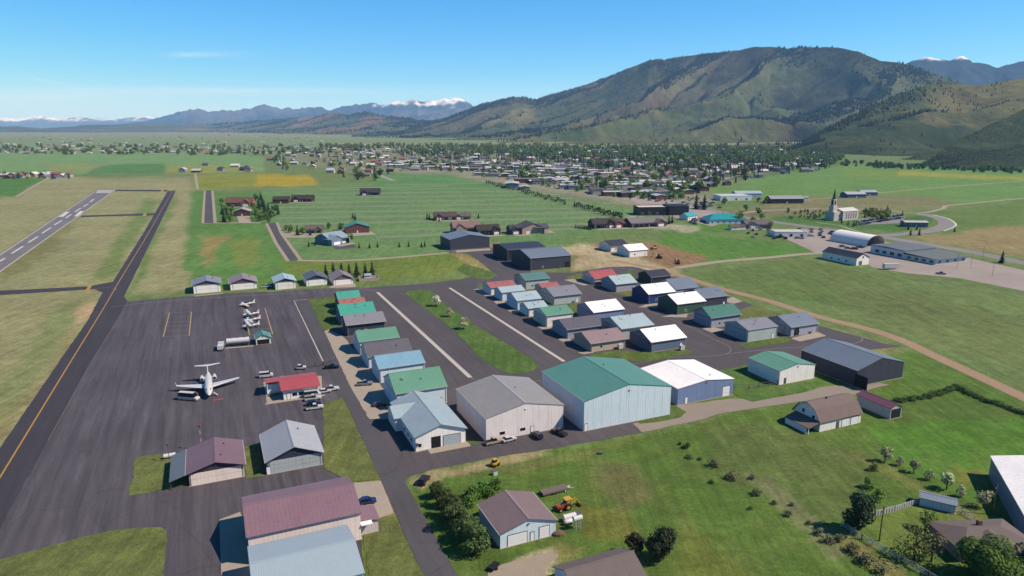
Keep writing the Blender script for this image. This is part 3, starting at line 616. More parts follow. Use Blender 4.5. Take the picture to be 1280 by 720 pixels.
ASPHL = asphalt('lane_asphalt', (94, 90, 95), .12); ROADM = asphalt('road_asphalt', (92, 91, 97), .08); LOT = asphalt('gravel_lot', (174, 165, 158), .06)
HWY = asphalt('highway_asphalt', (150, 148, 146), .04); DIRT = mat('dirt_track', (172, 146, 116), 0.95, 0.15, 0.08); PATH = mat('gravel_path', (176, 164, 142), 0.95, 0.12, 0.08)
LINEW = mat('worn_white_marking', (214, 208, 198), 0.7, 0.12, 0.8); LINEY = mat('worn_yellow_marking', (196, 150, 62), 0.7, 0.2, 0.8); LINEP = mat('faded_marking', (146, 138, 130), 0.8, 0.25, 0.6)
LINET = mat('tan_marking', (186, 164, 120), .7, .2, .6)
LINEK = mat('white_edge_line', (232, 232, 230), 0.6, 0.06)
PATCH = ground_material('mown_grass', False, (96, 120, 60)); PATCHO = ground_material('rough_grass', False, (112, 124, 70)); PATCHL = ground_material('watered_lawn', False, (92, 124, 60))
PATCHS = ground_material('straw_grass', False, (138, 128, 88))
S = dict(kind='structure')

runway = sheet('runway', [(121, 237), (145, 237), (0, 341), (-145, 445), (-290, 549), (-360, 549), (-181, 438), (0, 317.5)], .05, ASPHR, **S)
def quad(name, pts, material, parent, z): return sheet(name, pts, z, material, parent)
def z5(x, y): return (x / 4, 220 + y / 4)
for a, b in (((58, 388), (115, 352)), ((142, 333), (190, 303)), ((210, 287), (255, 258)), ((272, 245), (310, 222)), ((328, 211), (356, 192)), ((375, 180), (405, 160)), ((415, 155), (440, 140)), ((450, 130), (470, 115)), ((-10, 432), (24, 412)), ((-110, 493), (-50, 457)), ((-230, 570), (-160, 526))):
    ribbon('centre_stripe', [z5(*a), z5(*b)], 1.5, .09, LINEK, runway)
for i in range(8):                                      # threshold bars
    f0, f1 = (i + .18) / 8, (i + .72) / 8
    def lr(p, q, f): return (p[0] + (q[0] - p[0]) * f, p[1] + (q[1] - p[1]) * f)
    A, B = z5(492, 70), z5(578, 70); Cc, D = z5(478, 86), z5(562, 86)
    quad('threshold_bar', [lr(A, B, f0), lr(A, B, f1), lr(Cc, D, f1), lr(Cc, D, f0)], LINEK, runway, .09)
quad('aiming_point', [z5(320, 179), z5(348, 179), z5(316, 204), z5(290, 204)], LINEK, runway, .09)
quad('aiming_point', [z5(400, 176), z5(427, 176), z5(398, 202), z5(371, 202)], LINEK, runway, .09)
ribbon('edge_line', [(144, 237.6), (0, 339.5), (-145, 443)], .9, .09, LINEW, runway); ribbon('edge_line', [(122, 237.6), (0, 319), (-181, 440)], .9, .09, LINEW, runway)

taxi = sheet('taxiway', [(209.5, 239), (220, 238), (180, 320), (155, 371), (127, 368), (141, 352.5), (180, 290)], .05, ASPHD, jit=.15, **S)
sheet('taxiway_connector', [(145, 237.2), (209, 237.4), (209, 239.4), (143, 239)], .052, ASPHD, **S)
sheet('taxiway_connector', [(102, 269.5), (150, 268), (196, 266.5), (195, 269), (150, 270), (100, 271.6)], .052, ASPHD, **S)
sheet('taxiway_connector', [(-300, 374), (0, 363.5), (110, 358), (142, 352), (131, 367), (118, 361.5), (0, 369), (-300, 381)], .052, ASPHD, **S)
for y in (237.6, 268.6): ribbon('hold_marking', [(202, y + 2.2), (203.5, y - .5)], 3, .09, LINEY, taxi) if y < 250 else ribbon('hold_marking', [(180, 270.3), (181.5, 267)], 3.0, .09, LINEY, taxi)
quad('hold_marking', [(110, 358), (115, 357.4), (110.5, 364.5), (106, 365)], LINEY, taxi, .09)
ribbon('lead_line', [(117, 361), (132, 359.6), (143, 360.5), (146, 363)], .3, .088, LINEY, taxi)

apron = sheet('apron', [(-260, 940), (-160, 794), (0, 560), (76, 449), (110, 400), (127, 368), (155, 371), (160, 377), (235, 370), (290, 366), (345, 364.5), (385, 361), (430, 360.5), (450, 359), (420, 420), (428, 455), (436, 500), (410, 503), (407, 545), (404, 585), (440, 604), (450, 652), (470, 940)], .045, ASPH, jit=.2, **S)
sheet('apron_overlay', [(155, 371), (160, 378), (110, 460), (0, 660), (-60, 790), (-160, 794), (0, 560), (76, 449), (110, 400), (127, 368)], .06, ASPHD, jit=.1, **S)
ribbon('taxi_centre_line', [(215, 240), (180, 301), (150, 350), (128, 388), (75, 474), (0, 597), (-70, 712)], .45, .085, LINEY, apron)
ribbon('edge_line', [(160, 378), (110, 460), (60, 551)], .12, .085, LINEP, apron)
ribbon('apron_seam', [(140, 384), (180, 379), (240, 374), (300, 370), (385, 366)], .5, .085, LINEP, apron)
ribbon('boundary_line', [(383.5, 374.5), (367.5, 376), (404, 452)], .45, .085, LINEW, apron)
def tie(x0s, x1s, ysl, k):
    for y in ysl: ribbon('tie_down_line', [(x0s(y), y), (x1s(y), y - k)], .3, .085, LINEP, apron)
    for f in (x0s, x1s):
        off = 0 if f is x0s else -k
        ribbon('tie_down_line', [(f(ysl[0]), ysl[0] + off), (f(ysl[-1]), ysl[-1] + off)], .45, .086, LINET, apron)
tie(lambda y: 212.5 - (y - 388.5) * .26, lambda y: 239.5 - (y - 390) * .10, [391, 397, 403, 408, 414, 421], 1.2)
tie(lambda y: 305 + (y - 387) * .22, lambda y: 331 + (y - 386) * .30, [387, 392.5, 399, 405.5, 412, 419], 1.4)

# the hangar area and its lanes
lanes = sheet('hangar_lanes', [(384, 373), (440, 361), (480, 358), (530, 355), (575, 349), (600, 344), (622, 346), (604, 330), (586, 317), (562, 316), (560, 312), (613, 309), (640, 326), (665, 340), (716, 341), (760, 334), (790, 333), (835, 344), (880, 359), (940, 381), (1000, 401), (1060, 417), (1108, 430), (1127, 433), (1088, 437), (1068, 436), (1000, 450), (960, 458), (915, 470), (880, 480), (846, 508), (803, 541), (695, 560), (611, 573), (549, 585), (511, 596), (506, 603), (476, 603), (440, 520), (410, 457), (372, 382)], .065, ASPHL, jit=.25, **S)
road = sheet('access_road', [(374, 380), (388, 377), (404, 411), (438, 484), (470, 540), (506, 602), (572, 720), (690, 930), (640, 930), (529, 720), (476, 602), (440, 520), (410, 457)], .08, ROADM, jit=.12, **S)
sheet('concrete_drive', [(404, 413), (411, 412), (428, 420), (450, 445), (475, 480), (498, 515), (489, 524), (462, 524), (438, 484)], .072, CONC, jit=.3, **S)
sheet('concrete_drive', [(791, 530), (835, 516), (846, 507), (880, 503), (916, 498), (930, 499), (941, 502.5), (1006, 491), (1028, 484), (1050, 481), (1068, 485), (1100, 479), (1111, 481), (1067, 493.5), (1000, 502), (941, 511), (905, 516), (880, 524), (803, 540.5)], .085, mat('old_concrete', (158, 148, 136), .9, .08, .2), jit=.3, **S)
sheet('concrete_pad', [(441, 604), (478, 601), (492, 642), (468, 650), (452, 640)], .075, CONC, **S)
sheet('concrete_pad', [(274, 650), (300, 640), (330, 700), (330, 800), (280, 800)], .07, CONC, **S)
sheet('concrete_pad', [(329, 478), (352, 470), (402, 470), (403, 492), (356, 501), (334, 505)], .07, CONC, **S)
sheet('concrete_pad', [(519.5, 566), (540, 561.5), (540, 565), (586, 557.5), (583, 553), (520, 562)], .08, CONC, **S)
for pts in ([(592, 362), (612, 358.5), (616, 371), (609, 371.5)], [(617, 377), (628, 374), (632, 378), (622, 381)], [(634, 388), (648, 385), (652, 390), (642, 392)], [(671, 408), (684, 405), (690, 410), (680, 413)], [(697, 424), (710, 421), (716, 427), (706, 428.5)], [(722, 441), (740, 438), (742, 441), (730, 443)],
            [(705, 350), (716, 348.5), (742, 355.5), (730, 357)], [(798, 384), (812, 379), (822, 379), (821, 385)], [(826, 396), (846, 392), (860, 392), (858, 397)], [(878, 411), (890, 409), (905, 412), (890, 416)], [(904, 376), (916, 371), (928, 377), (916, 380)], [(988, 423), (1022, 415), (1033, 420), (1000, 427)], [(411, 360), (417, 356), (444, 354.5), (445, 359)], [(240, 370), (276, 366.5), (281, 367), (245, 370.5)], [(468, 357), (600, 311.5), (612, 311), (613, 313)][1:] + [(562, 315)]):
    sheet('hangar_slab', pts, .074, CONC, **S)
ribbon('lane_gutter', [(472, 365.5), (588, 472)], 1.7, .095, LINEW, lanes); ribbon('lane_gutter', [(562, 360), (705, 452)], 1.5, .095, LINEW, lanes)
ribbon('gutter_crack', [(473.5, 365.5), (590, 472)], .12, .1, LINEP, lanes)
ribbon('lane_line', smooth_line([(588, 472), (600, 475), (660, 477), (700, 474), (760, 462), (830, 448), (880, 446), (905, 443), (913, 439), (911, 433), (900, 428), (860, 408), (800, 385), (740, 360)]), .3, .094, LINEP, lanes)
ribbon('lane_line', smooth_line([(905, 443), (960, 437), (1000, 434), (1040, 432), (1070, 429), (1078, 424), (1070, 417), (1040, 408), (1000, 398)]), .35, .094, LINEP, lanes)
ribbon('lane_line', smooth_line([(420, 361), (450, 361), (470, 364)]), .35, .094, LINEP, lanes)

# grass islands between the pavements
def grass(pts, m=PATCH, z=.11): return sheet('grass_patch', pts, z, m, jit=.35, step=2.0, **S)
grass(smooth_line([(504.6, 366), (512, 363.5), (522, 362.7), (540, 364), (558, 380.6), (595, 407), (660, 445.6), (671, 454), (670, 462), (655, 466), (638, 467), (621, 461), (603, 449.7), (567, 413), (532, 386.7), (504.6, 366)], 4)[:-1], PATCHL)
grass([(385, 374.5), (421, 371), (422, 390), (427, 407), (405, 414), (393, 390)])
grass([(170, 572), (212, 566), (235, 607), (160, 621)], PATCHO)
grass([(-200, 770), (0, 700), (60, 683), (115, 669), (162, 660), (200, 660), (207, 664), (205, 720), (204, 800), (-200, 800)], PATCHO)
grass([(740, 443), (776, 438), (816, 441), (858, 436), (866, 441), (830, 449), (770, 454), (735, 450)])
grass([(712, 378), (722, 375), (728, 388), (722, 396), (712, 390)], PATCHO); grass([(656, 361), (672, 359), (690, 381), (675, 382)], PATCHO); grass([(766, 366), (795, 360), (800, 372), (790, 372)], PATCHO)
grass([(924, 430), (960, 424), (972, 421), (992, 422), (985, 428), (932, 436)])
grass([(921, 388), (944, 381), (974, 394), (964, 402), (926, 404)], PATCHO)
grass([(596, 357), (607, 353), (612, 356), (606, 361), (599, 362)], PATCHO); grass([(570, 336), (580, 330), (604, 336), (622, 344), (610, 350), (590, 347)], PATCH)
grass([(732, 340), (734, 348), (722, 350), (706, 347)], PATCHO); grass([(768, 346), (790, 336), (797, 350)], PATCH)
grass([(835, 506), (846, 508), (858, 515), (852, 522), (828, 527), (800, 530), (796, 528)], PATCH); grass([(580, 545), (602, 552), (596, 556), (586, 556)], PATCH)
grass([(897, 464), (936, 456), (940, 470), (972, 482), (1016, 477), (1030, 480), (1000, 490), (940, 502), (918, 494)], PATCHL)
grass([(305, 558), (324, 556), (330, 596), (308, 598)], PATCHO); grass([(404, 505), (428, 497), (476, 600), (441, 603), (405, 585)], PATCHO)
grass([(453, 655), (492, 645), (531, 722), (560, 800), (470, 800)], PATCHO)

# tracks and roads beyond
ribbon('dirt_road', smooth_line([(770, 326), (800, 332), (829, 338), (902, 361), (960, 376), (1020, 395), (1110, 419), (1179, 450), (1280, 497), (1360, 535)]), 6.0, .05, DIRT, **S)
ribbon('dirt_road', smooth_line([(845, 335), (900, 327), (960, 322), (1000, 318), (1030, 316)]), 6.5, .052, PATH, **S)
ribbon('dirt_road', smooth_line([(240, 237.6), (330, 236), (420, 235), (560, 233)]), 5, .05, PATH, **S)
ribbon('gravel_road', smooth_line([(254, 279), (300, 278.5), (333, 279)]), 5, .05, PATH, **S)
ribbon('gravel_road', smooth_line([(372, 325.5), (420, 326), (480, 323), (560, 316)]), 5, .05, PATH, **S)
street = sheet('taxi_street', [(333, 279), (346, 278), (352, 292), (376, 325), (360, 326), (345, 304)], .055, ROADM, **S)
ribbon('gravel_verge', [(333, 279), (345, 304), (360, 326.5)], 2.5, .06, PATH, **S); ribbon('gravel_verge', [(346, 278), (352, 292), (376, 325.5)], 2.5, .06, PATH, **S)
sheet('taxi_street', [(257, 238.5), (264.5, 238.5), (268, 279), (255, 279)], .055, ROADM, **S)
ribbon('gravel_verge', [(256, 238.5), (253.5, 279)], 2.5, .06, PATH, **S); ribbon('gravel_verge', [(265.5, 238.5), (269, 279)], 3, .06, PATH, **S)
sheet('driveway', [(350, 289), (395, 293), (395, 297), (355, 297)], .058, PATH, **S); sheet('driveway', [(440, 291), (462, 289), (471, 293), (442, 295)], .058, CONC, **S); sheet('driveway', [(415, 307), (440, 304), (447, 309), (420, 312)], .058, ROADM, **S); sheet('driveway', [(296, 270), (312, 269.5), (314, 278.5), (299, 279)], .058, CONC, **S)
# irrigation borders crossing the hay field
BORD = mat('mown_border', (128, 146, 108), .95, .25, .03)
for y0, y1, x0, x1 in ((231, 228.5, 480, 640), (237, 234.5, 400, 662), (242.5, 238, 370, 680), (247.5, 243, 370, 700), (253.5, 248, 360, 716), (259.5, 253.5, 350, 735), (266, 259.5, 350, 752), (273, 265, 345, 770), (280.5, 271, 345, 780), (288, 279, 470, 770), (296.5, 285, 470, 735)):
    ribbon('field_border', [(x0, y0), ((x0 + x1) / 2, (y0 + y1) / 2 + .4), (x1, y1)], 13, .05, BORD, **S)
for p, q, w in (((20, 246), (60, 222.5), 4), ((0, 218.5), (240, 216.8), 4), ((244, 217), (247, 236), 4), (( -40, 219), (20, 218), 5)):
    ribbon('farm_track', [p, q], w, .05, PATH, **S)
# highway, lots and the church loop
hwy = ribbon('highway', smooth_line([(590, 211), (640, 214), (690, 222), (770, 236), (850, 252), (920, 270), (1000, 282), (1087, 294), (1203, 313), (1290, 331), (1500, 378)]), 13, .055, HWY, **S)
sheet('parking_lot', [(958, 288), (1010, 286), (1046, 289), (1105, 302), (1190, 318), (1300, 342), (1420, 366), (1400, 400), (1280, 364), (1200, 348), (1130, 341), (1090, 334), (1080, 325), (1020, 316), (985, 300)], .05, LOT, **S)
sheet('parking_lot', [(770, 242), (830, 246), (870, 256), (900, 268), (930, 270), (890, 283), (845, 272), (800, 256)], .05, LOT, **S)
sheet('parking_lot', [(1072, 274), (1120, 268), (1132, 271), (1125, 279), (1080, 281)], .05, HWY, **S)
sheet('church_road', smooth_line([(1146, 266.5), (1166, 268.5), (1184, 273), (1194, 279), (1193, 283.5), (1180, 288.5), (1152, 292.5), (1118, 295.6), (1098, 295.4)], 4) + smooth_line([(1096, 292.4), (1116, 291.6), (1146, 289), (1166, 284), (1173, 279), (1169, 274), (1158, 270.4), (1146, 268.5)], 4), .06, HWY, **S)
ribbon('church_kerb', smooth_line([(1166, 268.5), (1184, 273), (1194, 279), (1193, 283.5), (1180, 288.5)]), 1.5, .075, LINEK, **S)
ribbon('dirt_road', smooth_line([(1020, 261), (1090, 262), (1146, 266.5), (1178, 261), (1182, 257.5), (1210, 254.5), (1280, 248), (1450, 236)]), 5, .055, PATH, **S)
ribbon('footpath', [(1020, 278), (1050, 282), (1080, 292)], 2.5, .06, CONC, **S); ribbon('dirt_road', smooth_line([(930, 266), (960, 263), (1020, 261)]), 6, .055, PATH, **S)
ribbon('farm_track', [(1098, 241), (1180, 234), (1280, 226)], 4, .05, PATH, **S); ribbon('farm_track', [(985, 251), (1040, 247), (1098, 241)], 4, .05, PATH, **S)
for a, b in (((560, 206), (640, 212)), ((700, 200), (770, 236)), ((840, 215), (850, 252)), ((440, 205), (492, 226)), ((640, 214), (620, 190)), ((770, 236), (900, 225)), ((690, 222), (800, 208)), ((900, 225), (980, 205))):
    ribbon('town_street', [a, b], 9, .05, LOT, **S)
sheet('driveway', [(612, 714), (650, 700), (688, 690), (700, 694), (680, 712), (690, 760), (590, 770)], .05, mat('gravel_drive', (172, 160, 142), .95, .15, .3), jit=.6, **S)
sheet('concrete_drive', [(570, 313), (571, 316), (614, 312.5), (612, 310.5)], .078, CONC, **S)

# ------------------------------------------------------------------ hangars and other gabled buildings
LOG = []
def solve_side(base, eave, xr, rdg, H=None, span=None):
    """ridge runs along V, gable end on the left: near-left base corner, eave pixel above it, right end column, ridge pixel at the left gable"""
    N = px(*base) if base else None
    if H is None: H = height_at(N, eave[1])
    if N is None: N = px(eave[0], eave[1], H) - Z * H
    W = along(N + Z * H, V, xr)
    a, hr = two(N, U, Z, *rdg)
    if span: a = span / 2; hr = height_at(N + U * a, rdg[1])
    hr = min(max(hr, H + .10 * a), H + .55 * a)
    return N, W, 2 * a, H, hr
def solve_front(base, eave_y, xr, rdg_y, back):
    """ridge runs along U, gable end faces the camera"""
    N = px(*base); H = height_at(N, eave_y); W = along(N, V, xr)
    hr = height_at(N + V * W / 2, rdg_y); hr = min(max(hr, H + .10 * W / 2), H + .6 * W / 2)
    Lc, _ = two(N + Z * H, U, Z, *back)
    q = N + Z * H - CAMP; ky = (360 - back[1]) / F
    Ly = -(q @ UPV - ky * (q @ AX)) / (U @ UPV - ky * (U @ AX))
    return N, W, (Lc * .4 + Ly * .6), H, hr
def slab_roof(L, S, He, Hr, over, thick=.16, gx=None):
    """two roof slabs, ridge along local X; returns MB for the roof and for the ridge cap"""
    gx = over if gx is None else gx
    k = (Hr - He) / (S / 2); m = MB(); e = S / 2 + over; ze = He - over * k
    up = .02
    for sgn in (-1, 1):
        prof = [(0, Hr + up), (sgn * e, ze + up), (sgn * e, ze + up + thick), (0, Hr + up + thick)]
        m.prism(prof if sgn < 0 else prof[::-1], 'x', -L / 2 - gx, L / 2 + gx)
    c = MB().prism([(-.3, Hr + thick - .3 * k + .03), (.3, Hr + thick - .3 * k + .03), (.3, Hr + thick - .3 * k + .09), (0, Hr + thick + .09), (-.3, Hr + thick - .3 * k + .09)], 'x', -L / 2 - gx - .01, L / 2 + gx + .01)
    return m, c
def gable_mb(L, S, He, Hr, z0=0.0):
    return MB().prism([(-S / 2, z0), (S / 2, z0), (S / 2, He), (0, Hr), (-S / 2, He)], 'x', -L / 2, L / 2)
def face_box(face, L, S, c, w, z0, z1, out0, out1):
    """box lying on a wall face: c = offset along the wall, out0..out1 = how far it stands proud"""
    if face == 'x-': return (-L / 2 - out1, -L / 2 - out0, c - w / 2, c + w / 2, z0, z1)
    if face == 'x+': return (L / 2 + out0, L / 2 + out1, c - w / 2, c + w / 2, z0, z1)
    if face == 'y-': return (c - w / 2, c + w / 2, -S / 2 - out1, -S / 2 - out0, z0, z1)
    return (c - w / 2, c + w / 2, S / 2 + out0, S / 2 + out1, z0, z1)
def add_door(root, face, L, S, c, w, h, m, n=1, name='door', frame=None, z0=.03):
    """a door: frame part, leaf panels as sub-parts stacked upwards with open joints"""
    d = MB().box(*face_box(face, L, S, c, w + .3, z0, z0 + h + .15, .004, .05)).build('door_frame' if n == 0 else name, frame or mat('door_trim', (70, 70, 74), .6, .1), root)
    k = max(n, 1)
    for i in range(k):
        a = z0 + h * i / k + (.03 if i else 0); b = z0 + h * (i + 1) / k - .03
        MB().box(*face_box(face, L, S, c, w, a, b, .054, .09)).build('door_panel', m, d)
    return d
def add_window(root, face, L, S, c, w, z0, z1, parent=None):
    f = MB().box(*face_box(face, L, S, c, w + .24, z0 - .12, z1 + .12, .004, .05)).build('window', WHITE, root)
    MB().box(*face_box(face, L, S, c, w, z0, z1, .054, .07)).build('pane', GLASS, f)
def corner_trim(root, L, S, He, m):
    for sx in (-1, 1):
        for sy in (-1, 1):
            x, y = sx * L / 2, sy * S / 2
            MB().box(x - .12 if sx > 0 else x - .05, x + .05 if sx > 0 else x + .12, y - .12 if sy > 0 else y - .05, y + .05 if sy > 0 else y + .12, .02, He - .05).build('corner_trim', m, root)
def gabled(name, label, cat, centre, rz, L, S, He, Hr, wall, roof, over=.35, doors=(), windows=(), trim=None, group=None, floor=True, panels=None):
    root = thing(name, (float(centre[0]), float(centre[1]), 0.1), rz, label, cat, group)
    gable_mb(L, S, He, Hr).build('wall', wall, root)
    r, c = slab_roof(L, S, He, Hr, over); ro = r.build('roof', roof, root); c.build('ridge_cap', roof, ro)
    if floor: MB().box(-L / 2 - .25, L / 2 + .25, -S / 2 - .25, S / 2 + .25, -.12, .02).build('foundation', CONC, root)
    if trim is not None: corner_trim(root, L, S, He, trim)
    for d in doors: add_door(root, *((d[0], L, S) + tuple(d[1:])))
    for w in windows: add_window(root, *((w[0], L, S) + tuple(w[1:])))
    if panels:                                          # front gable clad in tall sheets, each its own piece
        n = panels; e = .03
        for i in range(n):
            a = -S / 2 + S * i / n + .03; b = -S / 2 + S * (i + 1) / n - .03
            def top(y): return He + (Hr - He) * (1 - abs(y) / (S / 2)) - .22
            prof = [(a, .05), (b, .05), (b, top(b))] + ([(0, top(0))] if a < 0 < b else []) + [(a, top(a))]
            MB().prism(prof, 'x', -L / 2 - e, -L / 2 - .004).build('wall_panel', wall, root)
    return root
WC = dict(grey=(150, 152, 152), white=(206, 208, 206), cream=(198, 190, 168), tan=(178, 160, 132), blue=(112, 128, 148), pale=(176, 186, 200), navy=(36, 58, 104), green=(62, 96, 70), dark=(64, 66, 74), black=(42, 43, 48), sage=(164, 172, 158), brown=(120, 84, 64), slate=(96, 108, 118))
RC = dict(teal=(84, 182, 162), green=(112, 170, 144), deep=(56, 126, 110), salmon=(188, 120, 112), red=(192, 100, 100), grey=(150, 152, 162), dgrey=(112, 110, 118), blue=(142, 190, 218), pale=(188, 212, 222), white=(255, 255, 255), slate=(128, 142, 160), mauve=(166, 144, 146), plum=(140, 112, 122), black=(62, 62, 70), silver=(186, 192, 200), tealg=(104, 146, 140), sea=(100, 160, 147))
def dress(o, L, S, He, Hr, over, rx):
    """gutters, downpipes, roof vents, a wall lamp: what a metal hangar carries"""
    k = (Hr - He) / (S / 2); gm = mat('gutter_%s' % ('white' if rx.random() < .5 else 'grey'), (206, 208, 206) if rx.random() < .5 else (96, 98, 104), .5, .08)
    ze = He - over * k
    for sg in (-1, 1): MB().box(-L / 2 - over, L / 2 + over, sg * (S / 2 + over) - (.14 if sg < 0 else 0), sg * (S / 2 + over) + (.14 if sg > 0 else 0), ze - .02, ze + .16).build('gutter', gm, o)
    for x in (-L / 2 + .3, L / 2 - .3): MB().box(x - .06, x + .06, -S / 2 - .14, -S / 2 - .01, .1, He - .1).build('downpipe', gm, o)
    for i in range(rx.randrange(0, 4)):
        x = rx.uniform(-L * .35, L * .35); y = -rx.uniform(.8, S * .3); z = Hr + y * k
        MB().tube((x, y, z), (x, y, z + .75), .16, n=8).build('roof_vent', STEEL, o)
    MB().box(-L / 2 - .25, -L / 2 - .01, -.25, .25, He + (Hr - He) * .35, He + (Hr - He) * .35 + .25).build('wall_lamp', STEEL, o)
    if rx.random() < .5: MB().box(L * .2, L * .2 + .9, -S / 2 - .6, -S / 2 - .02, .15, 1.0).build('air_unit', STEEL, o)
def side(label, base, eave, xr, rdg, wall, roof, H=None, span=None, over=.35, doors=None, group=None, name='hangar', windows=(), trim=None):
    N, W, Sp, He, Hr = solve_side(base, eave, xr, rdg, H, span)
    LOG.append((label[:34], round(W, 1), round(Sp, 1), round(He, 1), round(Hr, 1)))
    c = N + V * W / 2 + U * Sp / 2
    dw = Sp * .80; dh = min(He * .86, He - .35)
    if doors is None: doors = [('x-', 0, dw, dh, wall_mat(tuple(int(v * .96) for v in WC[wall])), 2, 'hangar_door'), ('y-', W * .36, 1.0, 2.1, WHITE, 1, 'side_door')]
    rx = random.Random(label); ws = list(windows)
    if not ws and rx.random() < .55: ws = [('y-', -W * .2 + i * 3.0, 1.1, 1.3, 2.2) for i in range(rx.randrange(1, 3))]
    o = gabled(name, label, 'hangar', c, GA, W, Sp, He, Hr, wall_mat(WC[wall]), roof_mat(RC[roof]), over, doors, ws, trim, group)
    dress(o, W, Sp, He, Hr, over, rx)
    return o
def front(label, base, eave_y, xr, rdg_y, back, wall, roof, over=.35, doors=None, group=None, name='hangar', windows=(), trim=None, L=None, panels=None, cat='hangar', gable=None):
    N, W, Ln, He, Hr = solve_front(base, eave_y, xr, rdg_y, back)
    if L: Ln = L
    LOG.append((label[:34], round(W, 1), round(Ln, 1), round(He, 1), round(Hr, 1)))
    c = N + V * W / 2 + U * Ln / 2
    if doors is None: doors = [('x-', 0, W * .8, He * .86, wall_mat(WC[wall]), 2, 'hangar_door')]
    # local X along U (ridge), local Y along -V
    o = gabled(name, label, cat, c, GA + math.pi / 2, Ln, W, He, Hr, wall_mat(WC[wall]), roof_mat(RC[roof]), over, doors, windows, trim, group, panels=panels)
    dress(o, Ln, W, He, Hr, over, random.Random(label))
    if gable:                                            # the gable above the door is clad in its own darker siding
        t = .25; kq = (Hr - He) / (W / 2)
        MB().prism([(-W / 2 + .15, He - .15), (W / 2 - .15, He - .15), (W / 2 - .15, He), (0, Hr - .12), (-W / 2 + .15, He)], 'x', -Ln / 2 - .11, -Ln / 2 - .004).build('gable_siding', wall_mat(gable), o)
    return o, (N, W, Ln, He, Hr)

# --- the row beside the access road
side('small teal roofed hangar at the far end of the row by the apron', None, (423.1, 375.5), 450.6, (419.4, 365.6), 'slate', 'teal', H=4.6, span=11)
side('salmon roofed hangar squeezed between two bright teal roofed hangars', None, (426, 383.5), 457.5, (422.8, 375), 'slate', 'salmon', H=4.4, span=11)
side('wide hangar with a bright teal roof between salmon and grey roofs', (427, 407), (426.5, 394.5), 469.4, (422.5, 381.5), 'slate', 'teal', span=14)
side('dark walled hangar with a plain grey roof beside the grass triangle', (434.5, 420.5), (433.2, 406.3), 481, (430, 394.8), 'dark', 'grey', over=.6, span=12)
side('pale green roofed hangar with white long wall in the apron row', (450, 443.5), (448.7, 427.6), 498.7, (445, 414.4), 'pale', 'green', span=12.5)
side('dark grey roofed hangar between pale green and light blue roofs', (460.6, 460.4), (459.5, 446.8), 515, (453.8, 430), 'pale', 'dgrey', span=13)
side('light blue roofed hangar with white side wall by a parked pickup', (475, 479), (473.8, 461.3), 530.6, (468, 445.6), 'pale', 'blue', span=13)
side('large green roofed hangar with blue grey gable behind the light blue office', (496, 513.5), (496.3, 492.4), 558, (486.9, 467.5), 'pale', 'green', span=16.5)

# --- the office with the cross gable
def office():
    N, W, Ln, He, Hr = solve_front((520, 564.5), 546.5, 582, 530.5, (496, 503.8))
    Ln = 27.0
    LOG.append(('office', W, Ln, He, Hr))
    c = N + V * W / 2 + U * Ln / 2
    wm = wall_mat((206, 204, 190)); rm = roof_mat((176, 198, 210))
    o = gabled('hangar_office', 'light blue roofed building with cross gable, open bay and white garage door', 'hangar', c, GA + math.pi / 2, Ln, W, He, Hr, wm, rm, .55,
               doors=[('x-', -W * .22, W * .34, He * .70, mat('pale_garage_door', (196, 216, 228), .5, .05), 4, 'garage_door'), ('x-', W * .10, W * .17, He * .74, DARK, 1, 'open_bay')],
               windows=[('y+', -9, 1.2, 1.2, 2.2), ('y+', -5.5, 1.2, 1.2, 2.2), ('y+', -1.5, 1.2, 1.2, 2.2), ('x-', W * .42, .9, 1.1, 2.1)])
    # cross gable to the left (local +Y)
    w2 = 9.0; x0 = 6.0; hr2 = He + (Hr - He) * .78
    MB().prism([(x0 - w2 / 2, 0), (x0 + w2 / 2, 0), (x0 + w2 / 2, He), (x0, hr2), (x0 - w2 / 2, He)], 'y', W / 2 - 2, W / 2 + 2.0).build('cross_wing', wm, o)
    k = (hr2 - He) / (w2 / 2); m = MB()
    for s_ in (-1, 1):
        e = w2 / 2 + .5; pr = [(x0, hr2 + .05), (x0 + s_ * e, He - .5 * k + .05), (x0 + s_ * e, He - .5 * k + .2), (x0, hr2 + .2)]
        m.prism(pr, 'y', W * .10, W / 2 + 2.5)
    m.build('cross_roof', rm, o)
    MB().box(-Ln / 2 - 3.2, -Ln / 2 - .3, -W / 2 - .5, W * .28, -.06, .06).build('entry_slab', CONC, o)
    MB().box(-Ln / 2 - .5, -Ln / 2 - .02, W * .455, W * .49, 1.6, 2.5).build('meter_box', STEEL, o)
office()
# --- the three big ones on the south side
BEIGE = dict(over=.12)
b, _ = front('big beige hangar with two tone grey roof and cars parked along it', (607.5, 552.8), 524.2, 703.8, 504.6, (572.5, 485.3), 'cream', 'silver', over=.15, panels=5, doors=[('x-', -2.2, 1.0, 2.2, WHITE, 1, 'side_door')], windows=[('x-', .9, 1.7, 1.4, 2.3), ('x-', 7.5, 1.7, 1.4, 2.3)])
b['label'] = 'big beige hangar with grey roof and cars parked along its front wall'
for ch in b.children:
    if ch.name.startswith('wall'): ch.data.materials[0] = wall_mat((196, 184, 168))
    if ch.name.startswith('roof'):
        ch.data.materials[0] = roof_mat((168, 166, 164))
for y, z in ((10.5, 5.2), (3.3, 4.6), (-1.2, 3.9), (-9.2, 6.5)):
    MB().tube((-19.6, y, z), (-20.4, y - .5, z - .9), .10).build('vent_pipe', DARK, b) if False else None
g, gi = front('huge sea green roofed hangar with tall pale metal walls', (729.4, 539.4), 502.7, 837.2, 481, (679.6, 463.9), 'pale', 'sea', over=.15, panels=10, doors=[('x-', gi_ if False else 15.0, 1.0, 2.2, WHITE, 1, 'side_door')])
